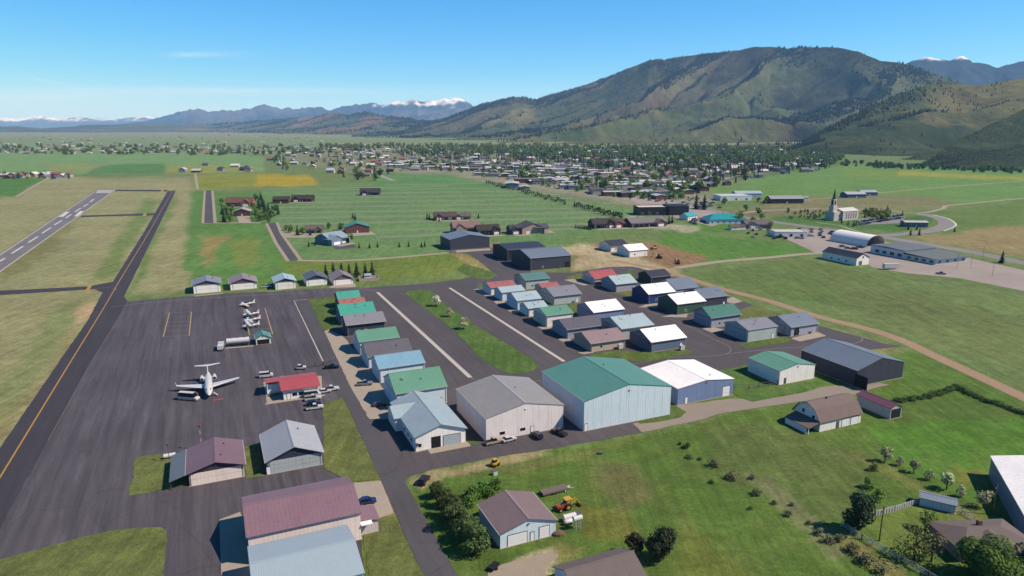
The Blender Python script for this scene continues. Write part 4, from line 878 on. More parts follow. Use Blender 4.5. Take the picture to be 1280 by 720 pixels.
w, wi = front('white roofed hangar with blue grey metal walls and a white roll door', (846.4, 506.7), 486.6, 915.5, 475.4, (801.6, 461), 'blue', 'white', over=.2, panels=6, doors=[('x-', -8.6, 3.0, 3.4, WHITE, 3, 'roll_door'), ('x-', 8.0, .9, 2.1, WHITE, 1, 'side_door')])
front('light mint roofed hangar with pale walls on the lawn by the concrete drive', (973.4, 481.5), 464.4, 1017.2, 455.4, (934.1, 448.2), 'white', 'green', over=.15, panels=5, doors=[('x-', 5.6, .9, 2.1, STEEL, 1, 'side_door')])
front('large charcoal hangar with blue grey roof at the end of the concrete drive', (1069.9, 483.7), 463.9, 1127.4, 447.6, (999.2, 438.4), 'dark', 'slate', over=.15, panels=6, doors=[('x-', 8.2, 1.0, 2.2, DARK, 1, 'side_door'), ('y+', -14.5, 5.0, 4.6, DARK, 1, 'open_bay')])

# --- the middle block: left column
side('small salmon roofed hangar at the north end of the middle block', (613.4, 369.1), (612.9, 360), 645.4, (608.1, 353.6), 'white', 'salmon')
side('pale blue roofed hangar next to the small salmon roofed one', (627.4, 376.5), (627.6, 366), 656, (622.5, 359.5), 'pale', 'pale')
side('pale roofed white hangar standing before the smallest pale roofed one', (646.4, 387.9), (646.4, 376.2), 676.3, (639.8, 366.8), 'pale', 'pale')
side('smallest pale roofed hangar, beside the mint green roof', (660.6, 396), (660.6, 386.1), 684.5, (655, 378.8), 'white', 'pale')
side('mint green roofed hangar with pinkish long wall in the middle block', (683, 409.1), (683, 395), 716, (674.9, 385), 'cream', 'green')
side('dark grey roofed hangar with dark eave between mint and mauve roofs', (708.9, 423.8), (709.1, 411.8), 751.6, (699.8, 399.6), 'grey', 'dgrey', over=.6)
side('mauve roofed tan hangar at the south end of the middle block', (738.6, 440.2), (738.9, 429.2), 781.6, (728.2, 415.8), 'tan', 'mauve', over=.6)
# right column
side('grey green roofed hangar with a white tank by its wall', (656.8, 362), (656.5, 350.4), 686.5, (649.9, 342.3), 'sage', 'tealg', over=.5)
side('little salmon roofed hangar tucked behind the grey roofed sage hangar', None, (678.4, 360.8), 700, (673.8, 354.9), 'sage', 'salmon', H=4.2, span=10)
side('grey roofed sage hangar standing beside the orange grass strip', (692.1, 381.3), (692.1, 370.3), 726, (683.4, 359.6), 'sage', 'grey', over=.6)
side('white roofed hangar with blue long wall between grey and pale blue roofs', (742, 403.5), (741.8, 391), 780, (731.7, 378.4), 'blue', 'white')
side('pale blue roofed sage hangar with wide eave beside the middle lane', (776.5, 425.5), (776, 410.8), 815.7, (763.9, 396.7), 'sage', 'pale', over=.6)
side('white roofed slate blue hangar at the lawn on the lane bend', (813.9, 440.6), (814.6, 428), 857.3, (800.9, 412.2), 'slate', 'white', over=.4)
# --- the east block
side('bright red roofed hangar with a pale slab in front of its gable', (743.2, 356), (743.4, 348.5), 772, (735.7, 339.4), 'cream', 'red', over=.5)
side('pale roofed grey hangar standing next to the bright red roofed one', (769.8, 365.1), (770.3, 355.6), 795.7, (761.1, 345.4), 'grey', 'pale', over=.5)
side('low black walled hangar with black roof at the north east corner', (813.4, 355.2), (813.4, 346.9), 838.3, (803.5, 339), 'black', 'black', span=13)
side('white roofed navy blue hangar beside the east lane', (810.4, 380.4), (810.9, 368.3), 843.9, (800.7, 356.6), 'navy', 'white')
side('white roofed dark green hangar beside the east lane', (846.3, 393.8), (846.9, 380.7), 881.9, (835, 368.6), 'green', 'white')
side('deep green roofed grey hangar on the east lane', (888.1, 410.2), (889.4, 397), 925.6, (878.8, 383.9), 'grey', 'deep', over=.6)
side('grey roofed hangar with blank cream wall on the lawn of the lane bend', (933.5, 427.8), (933.8, 413.3), 971.9, (920.6, 402), 'sage', 'grey', over=.2)
side('slate roofed hangar close behind the white roofed navy hangar', None, (844.4, 361.9), 873, (832.5, 349.6), 'grey', 'slate', H=5.2)
side('slate roofed hangar with pale slab behind the white roofed green hangar', None, (880, 373.1), 909.4, (867.5, 362), 'dark', 'slate', H=5.2)
side('slate roofed hangar with a dark doorway at the dirt road', (987.5, 420.8), (988, 408.9), 1022.5, (973, 395.2), 'grey', 'slate', over=.5,
     doors=[('x-', 0, 8, 3.6, wall_mat(WC['grey']), 2, 'hangar_door'), ('y-', -4.4, 2.6, 3.2, DARK, 1, 'open_bay')])
# --- new dark hangars in the north
front('dark blue hangar with wide front door standing alone by the hay field', (563, 312.8), 299.9, 612, 293.6, (551.4, 294.2), 'dark', 'slate', over=.3, L=24)
side('black hangar with dark roof behind the large charcoal one', (634.2, 326.5), (635, 312.6), 682, (626.4, 305.8), 'black', 'black', span=26)
side('large charcoal hangar with grey roof and dark corner doorway by the dirt lot', (663.1, 338.6), (663.4, 323.2), 713.9, (651.4, 312.4), 'dark', 'slate', span=30,
     doors=[('x-', 0, 24, 6.4, wall_mat((58, 60, 68)), 2, 'hangar_door'), ('y-', 11.8, 3.6, 4.0, DARK, 1, 'open_bay')])
side('small white hangar with black roof on the dirt lot', (763, 315), (763.4, 308.4), 785.5, (757.5, 301), 'white', 'black', span=16)
side('small white hangar with white roof on the dirt lot', (786.3, 321.8), (786.3, 313.9), 810, (778.8, 306.4), 'white', 'white', span=16)
# --- the five on the far edge of the apron
for lab, a in (('white fronted hangar with grey gable at the far left of the apron edge', ((242.5, 367.5), 356.9, 276, 351, (237, 351.5), 'white', 'grey', (92, 92, 100))),
               ('white fronted hangar with plum gable on the far apron edge', ((288.5, 363.2), 354.8, 321, 348.2, (285, 349.5), 'white', 'mauve', (104, 78, 92))),
               ('cream hangar with pale blue metal roof on the far apron edge', ((344.8, 362.5), 352.9, 369.6, 348, (341, 348), 'cream', 'pale', (60, 68, 84))),
               ('white fronted hangar with dark slate gable on the far apron edge', ((383.5, 358), 349.8, 408.8, 344, (380, 345.5), 'white', 'dgrey', (76, 76, 88))),
               ('white fronted hangar with brown roof and pale slab on the far apron edge', ((417.3, 357), 349.8, 441.3, 343, (414, 345), 'white', 'mauve', (112, 92, 88)))):
    front(lab, *a[:7], over=.7, L=15, gable=a[7])
# --- lower left
p, pi_ = front('tan hangar with plum roof and a grey lean-to on the apron', (237.5, 608.3), 592, 305, 577.3, (219, 568), 'tan', 'plum', over=.7, L=14.5, gable=(84, 60, 74),
               doors=[('x-', 0, 12.2, 3.3, wall_mat((196, 180, 156)), 2, 'hangar_door')])
L_, W_, He_, Hr_ = pi_[2], pi_[1], pi_[3], pi_[4]; kk = (Hr_ - He_) / (W_ / 2)
lw = 4.6
MB().prism([(W_ / 2 + .3, He_ - .3 * kk + .02), (W_ / 2 + lw, He_ - lw * kk), (W_ / 2 + lw, He_ - lw * kk + .15), (W_ / 2 + .3, He_ - .3 * kk + .17)], 'x', -L_ / 2 - .6, L_ / 2 + .6).build('lean_to_roof', roof_mat((120, 128, 136)), p)
for x in (-L_ / 2 + .2, 0, L_ / 2 - .2): MB().box(x - .1, x + .1, W_ / 2 + lw - .4, W_ / 2 + lw - .2, 0, He_ - lw * kk).build('post', WOOD, p)
MB().tube((L_ / 2 - 3, W_ * .1, Hr_ - .2), (L_ / 2 - 3, W_ * .1, Hr_ + 2.6), .06).build('mast', STEEL, p)
front('grey hangar with shiny silver metal roof at the apron corner', (336, 593.2), 576.5, 402.4, 558.2, (324, 537), 'sage', 'silver', over=.7, L=17.5, gable=(54, 58, 74),
      doors=[('x-', 0, 13, 3.6, wall_mat((164, 168, 156)), 3, 'hangar_door'), ('x-', 6.9, .8, 2, WHITE, 1, 'side_door')])
N, W, Sp, He, Hr = solve_side(None, (309.9, 671.4), 450, (306.4, 627.7), H=6.6)
Sp = 17.0
LOG.append(('plum long', W, Sp, He, Hr))
c = N + V * W / 2 + U * Sp / 2
pl = gabled('hangar', 'long plum roofed tan hangar with a small annex beside a blue car', 'hangar', c, GA, W, Sp, He, He + 2.6, wall_mat((196, 180, 160)), roof_mat((150, 120, 132)), .4,
            doors=[('x-', 0, 13, 5.4, wall_mat((186, 172, 152)), 2, 'hangar_door'), ('x+', 0, 1, 2.1, WHITE, 1, 'side_door')])
MB().box(W / 2 + .01, W / 2 + 4.2, -Sp / 2 + 1.4, -Sp / 2 + 7.5, -.1, 3.0).build('annex_wall', wall_mat((190, 178, 162)), pl)
MB().prism([(W / 2 + .02, 3.75), (W / 2 + 4.6, 3.0), (W / 2 + 4.6, 3.15), (W / 2 + .02, 3.9)], 'y', -Sp / 2 + 1.1, -Sp / 2 + 7.9).build('annex_roof', roof_mat((150, 120, 132)), pl)
add_window(pl, 'x+', W + 8.42, Sp, -Sp / 2 + 4.4, .9, 1.2, 2.0)
MB().box(W / 2 + .1, W / 2 + 2.6, -Sp / 2 - .4, -Sp / 2 + 1.2, 3.3, 3.5).build('entry_canopy', WHITE, pl)
E = px(313.8, 705.5, 8.2); Wb = along(E, V, 442)
LOG.append(('blue ribbed', Wb))
cb = E - Z * 8.2 + V * Wb / 2
gabled('hangar', 'light blue ribbed metal roofed hangar beside the long plum roofed one', 'hangar', cb, GA, Wb, 17.5, 6.4, 8.2, wall_mat(WC['pale']), mat('ribbed_blue_roof', (180, 202, 216), .42, .04, .1, seam=-.45, seam_w=.3, seam_d=.13), .3,
       doors=[('x-', 0, 13, 5.2, wall_mat((170, 180, 188)), 2, 'hangar_door')])
# --- green shed by the fuel trailer, red roofed terminal
front('little open shed with teal roof beside the white fuel trailer', (320.6, 431.4), 423.6, 338.4, 418.4, (319, 419), 'cream', 'sea', over=.35, L=6.5, doors=[('x-', 0, 4.6, 1.9, DARK, 1, 'open_bay')], name='shed', cat='shed')
def terminal():
    N = px(355, 500.5); He = 3.6
    W = along(N + Z * He, V, 397.2); Sp = 13.0; Hr = 4.9
    W += 0
    c = N + V * W / 2 + U * Sp / 2
    LOG.append(('terminal', W, Sp))
    o = thing('terminal_building', (c[0], c[1], .1), GA, 'red roofed flight office with white vans parked at its side', 'terminal')
    wm = wall_mat((212, 206, 190)); rm = roof_mat((192, 92, 96))
    gable_mb(W, Sp, He, Hr).build('wall', wm, o)
    r, cp = slab_roof(W, Sp, He, Hr, .8); ro = r.build('roof', rm, o); cp.build('ridge_cap', rm, o)
    # porch wing at the back left, half the depth
    k = (Hr - He) / (Sp / 2); pw = 5.0
    MB().box(-W / 2 - pw + .3, -W / 2 - .01, .6, Sp / 2, 0, He).build('wing_wall', wm, o)
    for s_ in (-1, 1):
        e = Sp / 2 + .8
        prof = [(0, Hr + .02), (e, He - .8 * k + .02), (e, He - .8 * k + .18), (0, Hr + .18)] if s_ > 0 else [(-.9, Hr - .9 * k + .02), (0, Hr + .02), (0, Hr + .18), (-.9, Hr - .9 * k + .18)]
        MB().prism(prof, 'x', -W / 2 - pw, -W / 2 - .815).build('wing_roof', rm, o)
    MB().box(-W / 2 - pw + .3, -W / 2 - .8, -1.0, -.8, 0, .9).build('railing', STEEL, o)
    for x in (-W / 2 - pw + .4, -W / 2 - 1.2): MB().box(x - .1, x + .1, -.9, -.7, 0, He + .7).build('post', WHITE, o)
    MB().box(-W / 2 - 6, W / 2 + 2, -Sp / 2 - 1.6, -Sp / 2 - .3, -.06, .03).build('walkway', CONC, o)
    add_door(o, 'y-', W, Sp, -W * .36, 1.0, 2.2, WHITE, 1, 'side_door')
    for x in (-W * .18, 0, W * .18, W * .34): add_window(o, 'y-', W, Sp, x, 1.6, 1.0, 2.1)
    add_window(o, 'x-', W, Sp, -3.4, 2.2, .9, 2.2)
terminal()
# low walled pump enclosure at the end of the far row
e0, e1 = px(449, 352.2), px(474, 350.8); ew = float(np.linalg.norm(e1 - e0)); ea = math.atan2(e1[1] - e0[1], e1[0] - e0[0])
o = thing('pump_house', tuple(e0), ea, 'low cream walled enclosure with a small pale roof by conifers', 'enclosure')
for nm, bx_ in (('wall', (0, ew, 0, .3, 0, 2.0)), ('wall', (0, .3, .31, 7, 0, 2.0)), ('wall', (ew - .3, ew, .31, 7, 0, 2.0)), ('wall', (.31, ew - .31, 6.7, 7, 0, 2.0))): MB().box(*bx_).build(nm, mat('cream_block', (206, 190, 172), .8, .1), o)
MB().box(ew * .3, ew * .62, 2.5, 6, 0, 3.0).build('hut', WHITE, o); MB().prism([(2.1, 3.0), (6.4, 3.0), (4.25, 3.9)], 'x', ew * .28, ew * .64).build('hut_roof', roof_mat((176, 196, 206)), o)

# --- gambrel barn, mauve shed, garage, houses at the bottom
def barn():
    N = px(1024, 540.3); He = height_at(N, 527.5); W = along(N, V, 1075.2); Sp = 10.5; h1 = He + 3.0; h2 = He + 4.4; y1 = Sp * .30
    LOG.append(('barn', W, Sp, He))
    c = N + V * W / 2 + U * Sp / 2
    o = thing('barn', (c[0], c[1], .02), GA, 'gambrel barn with brown roof, two white garage doors and a lean-to', 'barn')
    wm = wall_mat((196, 190, 172)); rm = mat('brown_shingles', (128, 112, 108), .9, .14, .5, bump=.4, bscale=5)
    MB().prism([(-Sp / 2, 0), (Sp / 2, 0), (Sp / 2, He), (y1, h1), (0, h2), (-y1, h1), (-Sp / 2, He)], 'x', -W / 2, W / 2).build('wall', wm, o)
    for a, b in (((-Sp / 2 - .4, He - .35), (-y1, h1)), ((-y1, h1), (0, h2)), ((0, h2), (y1, h1)), ((y1, h1), (Sp / 2 + .4, He - .35))):
        MB().prism([(a[0], a[1] + .03), (b[0], b[1] + .03), (b[0], b[1] + .2), (a[0], a[1] + .2)], 'x', -W / 2 - .5, W / 2 + .4).build('roof', rm, o)
    for x in (W * .12, W * .34): add_door(o, 'y-', W, Sp, x, 3.0, 2.6, WHITE, 4, 'garage_door')
    add_door(o, 'y-', W, Sp, -W * .07, .9, 2.0, STEEL, 1, 'side_door')
    add_window(o, 'x-', W, Sp, 1.4, .9, He + .6, He + 1.8); add_window(o, 'x-', W, Sp, -2.6, .9, He - .2, He + 1.0)
    MB().prism([(-W / 2 - 4.6, 1.9), (-W / 2 - .02, 3.2), (-W / 2 - .02, 3.35), (-W / 2 - 4.6, 2.05)], 'y', -Sp / 2 - .2, Sp / 2 - 1).build('lean_to_roof', rm, o)
    MB().box(-W / 2 - 4.4, -W / 2 - 4.2, -Sp / 2 + 1.2, Sp / 2 - 1.2, 0, 1.9).build('lean_to_wall', wm, o)
    for y in (-Sp / 2 + .1, -Sp / 2 + .9): MB().box(-W / 2 - 4.4, -W / 2 - 4.2, y, y + .2, 0, 1.9).build('post', WHITE, o)
    MB().box(-1.5, -1.1, -.4, 0, h2 - .1, h2 + .6).build('roof_vent', DARK, o)
barn()
N = px(1112.5, 524.2); c = N + V * 2.4 + U * 6.3
sh = gabled('shed', 'narrow open fronted shed with plum roof beside the gambrel barn', 'shed', c, GA + math.pi / 2, 12.5, 4.9, 3.5, 4.6, wall_mat((178, 172, 158)), roof_mat((140, 92, 112)), .3, doors=[('x-', 0, 4.0, 2.9, DARK, 1, 'open_bay')])
gr, gri = front('mauve roofed garage with two white garage doors on the meadow', (625.6, 686.2), 667.8, 694.2, 649, (599.5, 631), 'pale', 'mauve', over=.35, name='garage', cat='garage', doors=[('x-', 2.7, 4.6, 2.6, WHITE, 4, 'garage_door'), ('x-', -3.9, 2.4, 2.7, WHITE, 4, 'garage_door'), ('x-', -.9, .8, 2.0, WHITE, 1, 'side_door')], trim=WHITE)
for ch in gr.children:
    if ch.name.startswith('roof'): ch.data.materials[0] = mat('mauve_shingles', (136, 118, 124), .9, .12, .5, bump=.4, bscale=5)
c = px(733, 706.5, 5.3) * np.array([1, 1, 0]) + V * 3
hs = gabled('house', 'small gabled house with grey brown shingles and a white porch roof', 'house', c, GA, 15, 9.5, 3.0, 5.3, wall_mat((196, 192, 184)), mat('grey_shingles', (120, 110, 108), .9, .14, .5, bump=.4, bscale=5), .5, windows=[('y+', -3, 1.2, 1, 2.1), ('y+', 2, 1.2, 1, 2.1)])
MB().box(-11.6, -8.1, -2.5, 2.2, 2.5, 2.65).build('porch_roof', WHITE, hs); [MB().box(-11.5, -11.35, y, y + .15, 0, 2.5).build('post', WHITE, hs) for y in (-2.3, 1.9)]

def hip_house(label, cx, cy, L, S, He, Hr, rz, wall, rm, nwin=4, hip=.45, name='house', group=None, cat='house'):
    p = px(cx, cy); o = thing(name, (p[0], p[1], .02), rz, label, cat, group)
    MB().box(-L / 2, L / 2, -S / 2, S / 2, 0, He).build('wall', wall, o)
    e = .5; r = L / 2 - S / 2 * hip * 2
    m = MB(); A = [(-L / 2 - e, -S / 2 - e, He), (L / 2 + e, -S / 2 - e, He), (L / 2 + e, S / 2 + e, He), (-L / 2 - e, S / 2 + e, He)]; B = [(-r, 0, Hr), (r, 0, Hr)]
    m.poly([A[0], A[1], B[1], B[0]]); m.poly([A[1], A[2], B[1]]); m.poly([A[2], A[3], B[0], B[1]]); m.poly([A[3], A[0], B[0]]); m.poly(A[::-1])
    for i in range(len(m.v)): m.v[i] = (m.v[i][0], m.v[i][1], m.v[i][2] + .02)
    m.build('roof', rm, o)
    MB().box(-.5, .4, S * .1, S * .1 + .8, Hr - 1.2, Hr + .7).build('chimney', mat('brick_chimney', (140, 96, 80), .9, .2), o)
    for i in range(nwin): add_window(o, 'y-', L, S, -L / 2 + L * (i + .5) / nwin, 1.3, 1.0, 2.2)
    return o
SHM = mat('brown_mauve_shingles', (122, 110, 108), .9, .14, .5, bump=.4, bscale=5)
h = hip_house('ranch house with mauve brown hip roof beside the big green tree', 1226, 683, 17, 10.5, 2.9, 4.8, GA - .35, wall_mat((150, 122, 100)), SHM, 4)
MB().prism([(-4.5, 0), (4.5, 0), (4.5, 2.9), (0, 4.6), (-4.5, 2.9)], 'y', -9.5, -5.48).build('front_wing', wall_mat((160, 130, 108)), h)
MB().prism([(-5, 2.75), (0, 4.65), (5, 2.75), (5, 2.9), (0, 4.85), (-5, 2.9)], 'y', -10, -1).build('front_roof', SHM, h)
c = px(1171, 633); gabled('shed', 'low blue grey roofed shed by the white fences', 'shed', c, GA + math.pi / 2 + .62, 7.4, 3.5, 2.1, 2.8, wall_mat((176, 180, 172)), roof_mat((142, 160, 178)), .3, doors=[('x-', 0, 1.2, 1.8, WHITE, 1)])
# big white roofed barn at the right edge: its left eave runs towards the camera
P1 = px(1238, 571, 5.0); ea_ = -1.959; d1 = np.array([math.cos(ea_), math.sin(ea_), 0]); d2 = np.array([-math.sin(ea_), math.cos(ea_), 0])
c = P1 + d1 * 16 + d2 * 8.2
gabled('barn', 'large barn with a bright white metal roof on the lawn', 'barn', c, ea_ + math.pi, 31.4, 16, 5.1, 6.8, wall_mat((120, 124, 130)), roof_mat((255, 255, 255)), .3, doors=[('x+', 0, 4, 4, WHITE, 4, 'garage_door')])

# ------------------------------------------------------------------ houses and halls beyond the airfield
def simple(label, cx, cy, L, S, He, Hr, rz, wall, roof, name='house', cat='house', group=None, front_door=True, nwin=3, over=.5, facing='y-', garage=False, shingle=True, z=0.0):
    p = px(cx, cy)
    rm = mat('shingles_%d_%d_%d' % roof, roof, .85, .14, .4, bump=.3, bscale=4) if shingle else roof_mat(roof)
    ds = []; ws = []
    if garage: ds.append((facing, (L if facing[0] == 'y' else S) * .22, 4.2, 2.6, WHITE, 3, 'garage_door'))
    elif front_door: ds.append((facing, 0, 1.0, 2.1, WHITE, 1, 'door'))
    w = (L if facing[0] == 'y' else S)
    for i in range(nwin):
        t = -w / 2 + w * (i + .5) / nwin
        if garage and t > 0: continue
        if abs(t) < 1.5: continue
        ws.append((facing, t, 1.5, 1.0, 2.2))
    o = gabled(name, label, cat, p, rz, L, S, He, Hr, wall_mat(wall), rm, over, ds, ws, group=group, floor=False)
    if name == 'house':                                  # a gabled wing, a porch and a chimney
        rx = random.Random(label); sg = 1 if rx.random() < .5 else -1; x = sg * L * .27; w = min(L, S) * .62; h = He + (Hr - He) * .72; e = S / 2 + rx.uniform(2.5, 4.5); kk = (h - He) / (w / 2)
        MB().prism([(x - w / 2, 0), (x + w / 2, 0), (x + w / 2, He), (x, h), (x - w / 2, He)], 'y', -e, -S / 2 + .5).build('wing_wall', wall_mat(tuple(min(255, int(v * 1.12)) for v in wall)), o)
        wr = MB()
        for q in (-1, 1): wr.prism([(x, h + .03), (x + q * (w / 2 + .5), He - .5 * kk + .03), (x + q * (w / 2 + .5), He - .5 * kk + .2), (x, h + .2)], 'y', -e - .5, -.2)
        wr.build('wing_roof', rm, o)
        MB().box(x - w * .3, x + w * .3, -e - .09, -e - .003, .2, 2.5).build('garage_door' if w > 6 else 'wing_window', WHITE if w > 6 else GLASS, o)
        px0, px1 = (-L / 2 + .5, x - w / 2 - .6) if sg > 0 else (x + w / 2 + .6, L / 2 - .5)
        if px1 - px0 > 2:
            MB().box(px0, px1, -S / 2 - 2.4, -S / 2 - over - .02, He - .55, He - .4).build('porch_roof', rm, o)
            for xx in (px0 + .1, px1 - .3): MB().box(xx, xx + .2, -S / 2 - 2.3, -S / 2 - 2.1, 0, He - .55).build('porch_post', WHITE, o)
        MB().box(-sg * L * .2 - .5, -sg * L * .2 + .5, .5, 1.5, Hr - 1.6, Hr + 1.0).build('chimney', mat('stone_chimney', (150, 136, 122), .9, .2), o)
        MB().box(-L * .45, L * .45, -e - 7, -e - 1.2, .0, .06).build('drive_pad', CONC, o)
    return o
BRN = (92, 66, 54); DKB = (70, 50, 44)
simple('brown barn with white edged roof between tall trees', 304, 269, 15, 16, 4.6, 7.4, GA + math.pi / 2 - .2, BRN, (196, 176, 160), 'barn', 'barn', facing='x-', nwin=0, shingle=False)
simple('large brown roofed ranch house behind the brown barn', 301, 257, 30, 15, 4.5, 9.5, GA - .3, (126, 88, 66), (116, 82, 70), nwin=6)
simple('dark brown barn with low roof past the tall trees', 352, 253.5, 18, 14, 4.5, 7.5, GA - .25, (96, 58, 46), (70, 52, 48), 'barn', 'barn', nwin=0)
simple('dark roofed log house beside the dark brown barn', 379, 251.5, 26, 12, 3.6, 7.5, GA - .3, DKB, (66, 52, 50), nwin=5)
simple('slate blue house with pale blue roof and white garage door', 415, 303.5, 19, 17, 4.6, 8.4, GA + .55, (92, 108, 118), (160, 180, 196), garage=True, shingle=False, facing='x+' if False else 'y-', nwin=4)
simple('brown barn with green roof at the taxi street', 446, 289.5, 17, 20, 5.0, 8.2, GA + math.pi / 2 - .12, (104, 66, 56), (86, 148, 122), 'barn', 'barn', facing='x-', nwin=0, shingle=False)
simple('small grey brown house half hidden by trees at the taxi street', 393, 290, 15, 9, 3.2, 6.0, GA - .2, (120, 104, 84), (108, 100, 92), nwin=3)
simple('dark house with pale stone front on the far hay field', 463, 243.5, 26, 12, 4.0, 8.5, GA - .3, (76, 66, 66), (60, 56, 64), nwin=4)
simple('brown house with pale driveway in the middle of the hay field', 556, 274, 22, 11, 3.5, 7.0, GA - .25, (112, 76, 58), (92, 76, 70), garage=True, nwin=4)
simple('low brown garage wing beside the hay field house', 578, 273.5, 16, 10, 3.2, 5.6, GA - .25, (120, 92, 76), (112, 98, 92), nwin=2)
simple('mauve roofed house behind the dark blue hangar', 582, 290, 24, 13, 5.0, 9.2, GA - .1, (134, 112, 98), (142, 116, 112), nwin=3)
simple('dark log house with twin gables right of the mauve roofed house', 609, 292, 20, 11, 4.0, 7.6, GA - .1, DKB, (60, 50, 50), nwin=4)
h9 = simple('house with slate roof and tan brick gable beside its dark wing', 662, 290.5, 19, 20, 5.2, 9.0, GA + math.pi / 2 - .1, (168, 138, 116), (84, 84, 94), facing='x-', garage=True, nwin=2)
simple('dark wing of the brick gabled house with charcoal roof', 646, 291, 15, 12, 4.0, 7.0, GA - .1, (64, 60, 64), (70, 72, 82), nwin=3)
simple('dark brown house behind a row of small conifers', 752, 284, 22, 12, 4.0, 8.0, GA - .1, (70, 50, 42), (62, 52, 50), nwin=4)
simple('brown house with red brown wing east of the small conifers', 772, 283, 16, 12, 4.0, 6.6, GA - .05, (112, 70, 52), (98, 74, 62), nwin=3)
simple('long grey roofed house with brown walls near the black store', 806, 282, 38, 15, 4.0, 7.8, GA - .05, (92, 64, 54), (126, 124, 126), nwin=7)

def flat_hall(label, cx, cy, L, S, H, rz, wall, roof, name='store', cat='store', group=None, steps=None, nwin=5):
    p = px(cx, cy); o = thing(name, (p[0], p[1], 0), rz, label, cat, group)
    MB().box(-L / 2, L / 2, -S / 2, S / 2, 0, H).build('wall', wall_mat(wall), o)
    MB().box(-L / 2 + .4, L / 2 - .4, -S / 2 + .4, S / 2 - .4, H + .01, H + .12).build('roof', mat('flat_roof_%d_%d_%d' % roof, roof, .8, .1, .1), o)
    for bx_ in ((-L / 2 - .1, L / 2 + .1, -S / 2 - .1, -S / 2 + .3), (-L / 2 - .1, L / 2 + .1, S / 2 - .3, S / 2 + .1), (-L / 2 - .1, -L / 2 + .3, -S / 2 + .31, S / 2 - .31), (L / 2 - .3, L / 2 + .1, -S / 2 + .31, S / 2 - .31)):
        MB().box(*bx_, H + .013, H + .6).build('parapet', wall_mat(wall), o)
    if steps: MB().box(L * .1, L / 2 + .35, -S / 2 - 2.5, S / 2 - 2, .01, H + 1.8).build('front_block', wall_mat(wall), o)
    for i in range(nwin): add_window(o, 'y-', L, S, -L / 2 + L * (i + .5) / nwin * (.6 if steps else 1), 2.2, .8, 2.8)
    return o
flat_hall('long black store with white flat roof beside the trees', 825, 267.5, 52, 20, 8.0, GA - .30, (36, 34, 36), (226, 222, 216), steps=True, nwin=4)
simple('small turquoise roofed shop west of the larger turquoise building', 860, 274, 15, 10, 3.6, 6.5, GA + .3, (214, 210, 200), (64, 176, 184), 'shop', 'shop', shingle=False)
hip_house('large shop with bright turquoise hip roof by parked cars', 904, 278, 34, 20, 4.2, 8.5, GA - .35, wall_mat((176, 184, 188)), roof_mat((40, 168, 172)), 6, .35, 'shop', cat='shop')
flat_hall('white warehouse with pale roof north of the two tall conifers', 915, 249.5, 40, 24, 5.5, GA - .3, (190, 200, 206), (214, 222, 226), nwin=3)
simple('pale blue roofed warehouse beside the white warehouse', 933, 246.5, 34, 16, 5.5, 8.0, GA - .35, (150, 160, 170), (190, 206, 216), 'warehouse', 'warehouse', shingle=False, nwin=2)
simple('long dark barn with grey metal roof at the field edge', 980, 253.5, 40, 16, 5.5, 8.4, GA - .35, (64, 42, 40), (176, 182, 184), 'barn', 'barn', shingle=False, nwin=0)
simple('small white shed east of the long dark barn', 1003, 250, 12, 8, 3, 4.6, GA - .3, (196, 196, 192), (150, 158, 160), 'shed', 'shed', nwin=1)
simple('blue walled machine shed with pale roof on the far green field', 1066, 246.5, 26, 16, 4.5, 7.0, GA - .3, (60, 78, 110), (198, 204, 206), 'barn', 'barn', shingle=False, nwin=0)
simple('second pale roofed machine shed joined in line on the far field', 1083, 244, 22, 14, 4.5, 6.6, GA - .3, (70, 84, 104), (184, 196, 206), 'barn', 'barn', shingle=False, nwin=0)
flat_hall('white flat roofed shop in the highway lot among trailers', 985, 295, 26, 14, 4.2, GA - .45, (214, 214, 208), (222, 220, 214), nwin=3)
simple('little white kiosk with brown roof west of the highway lot', 917, 287, 8, 6, 2.8, 4.2, GA - .2, (206, 196, 190), (120, 84, 78), 'kiosk', 'kiosk', nwin=1)
simple('little white kiosk with dark roof beside the brown roofed one', 924.5, 286.5, 8, 6, 2.8, 4.2, GA - .2, (206, 196, 190), (84, 70, 74), 'kiosk', 'kiosk', nwin=1)
simple('grey house with weathered roof in the highway lot', 945, 284, 24, 12, 3.6, 6.6, GA - .35, (132, 122, 116), (110, 104, 104), nwin=3)
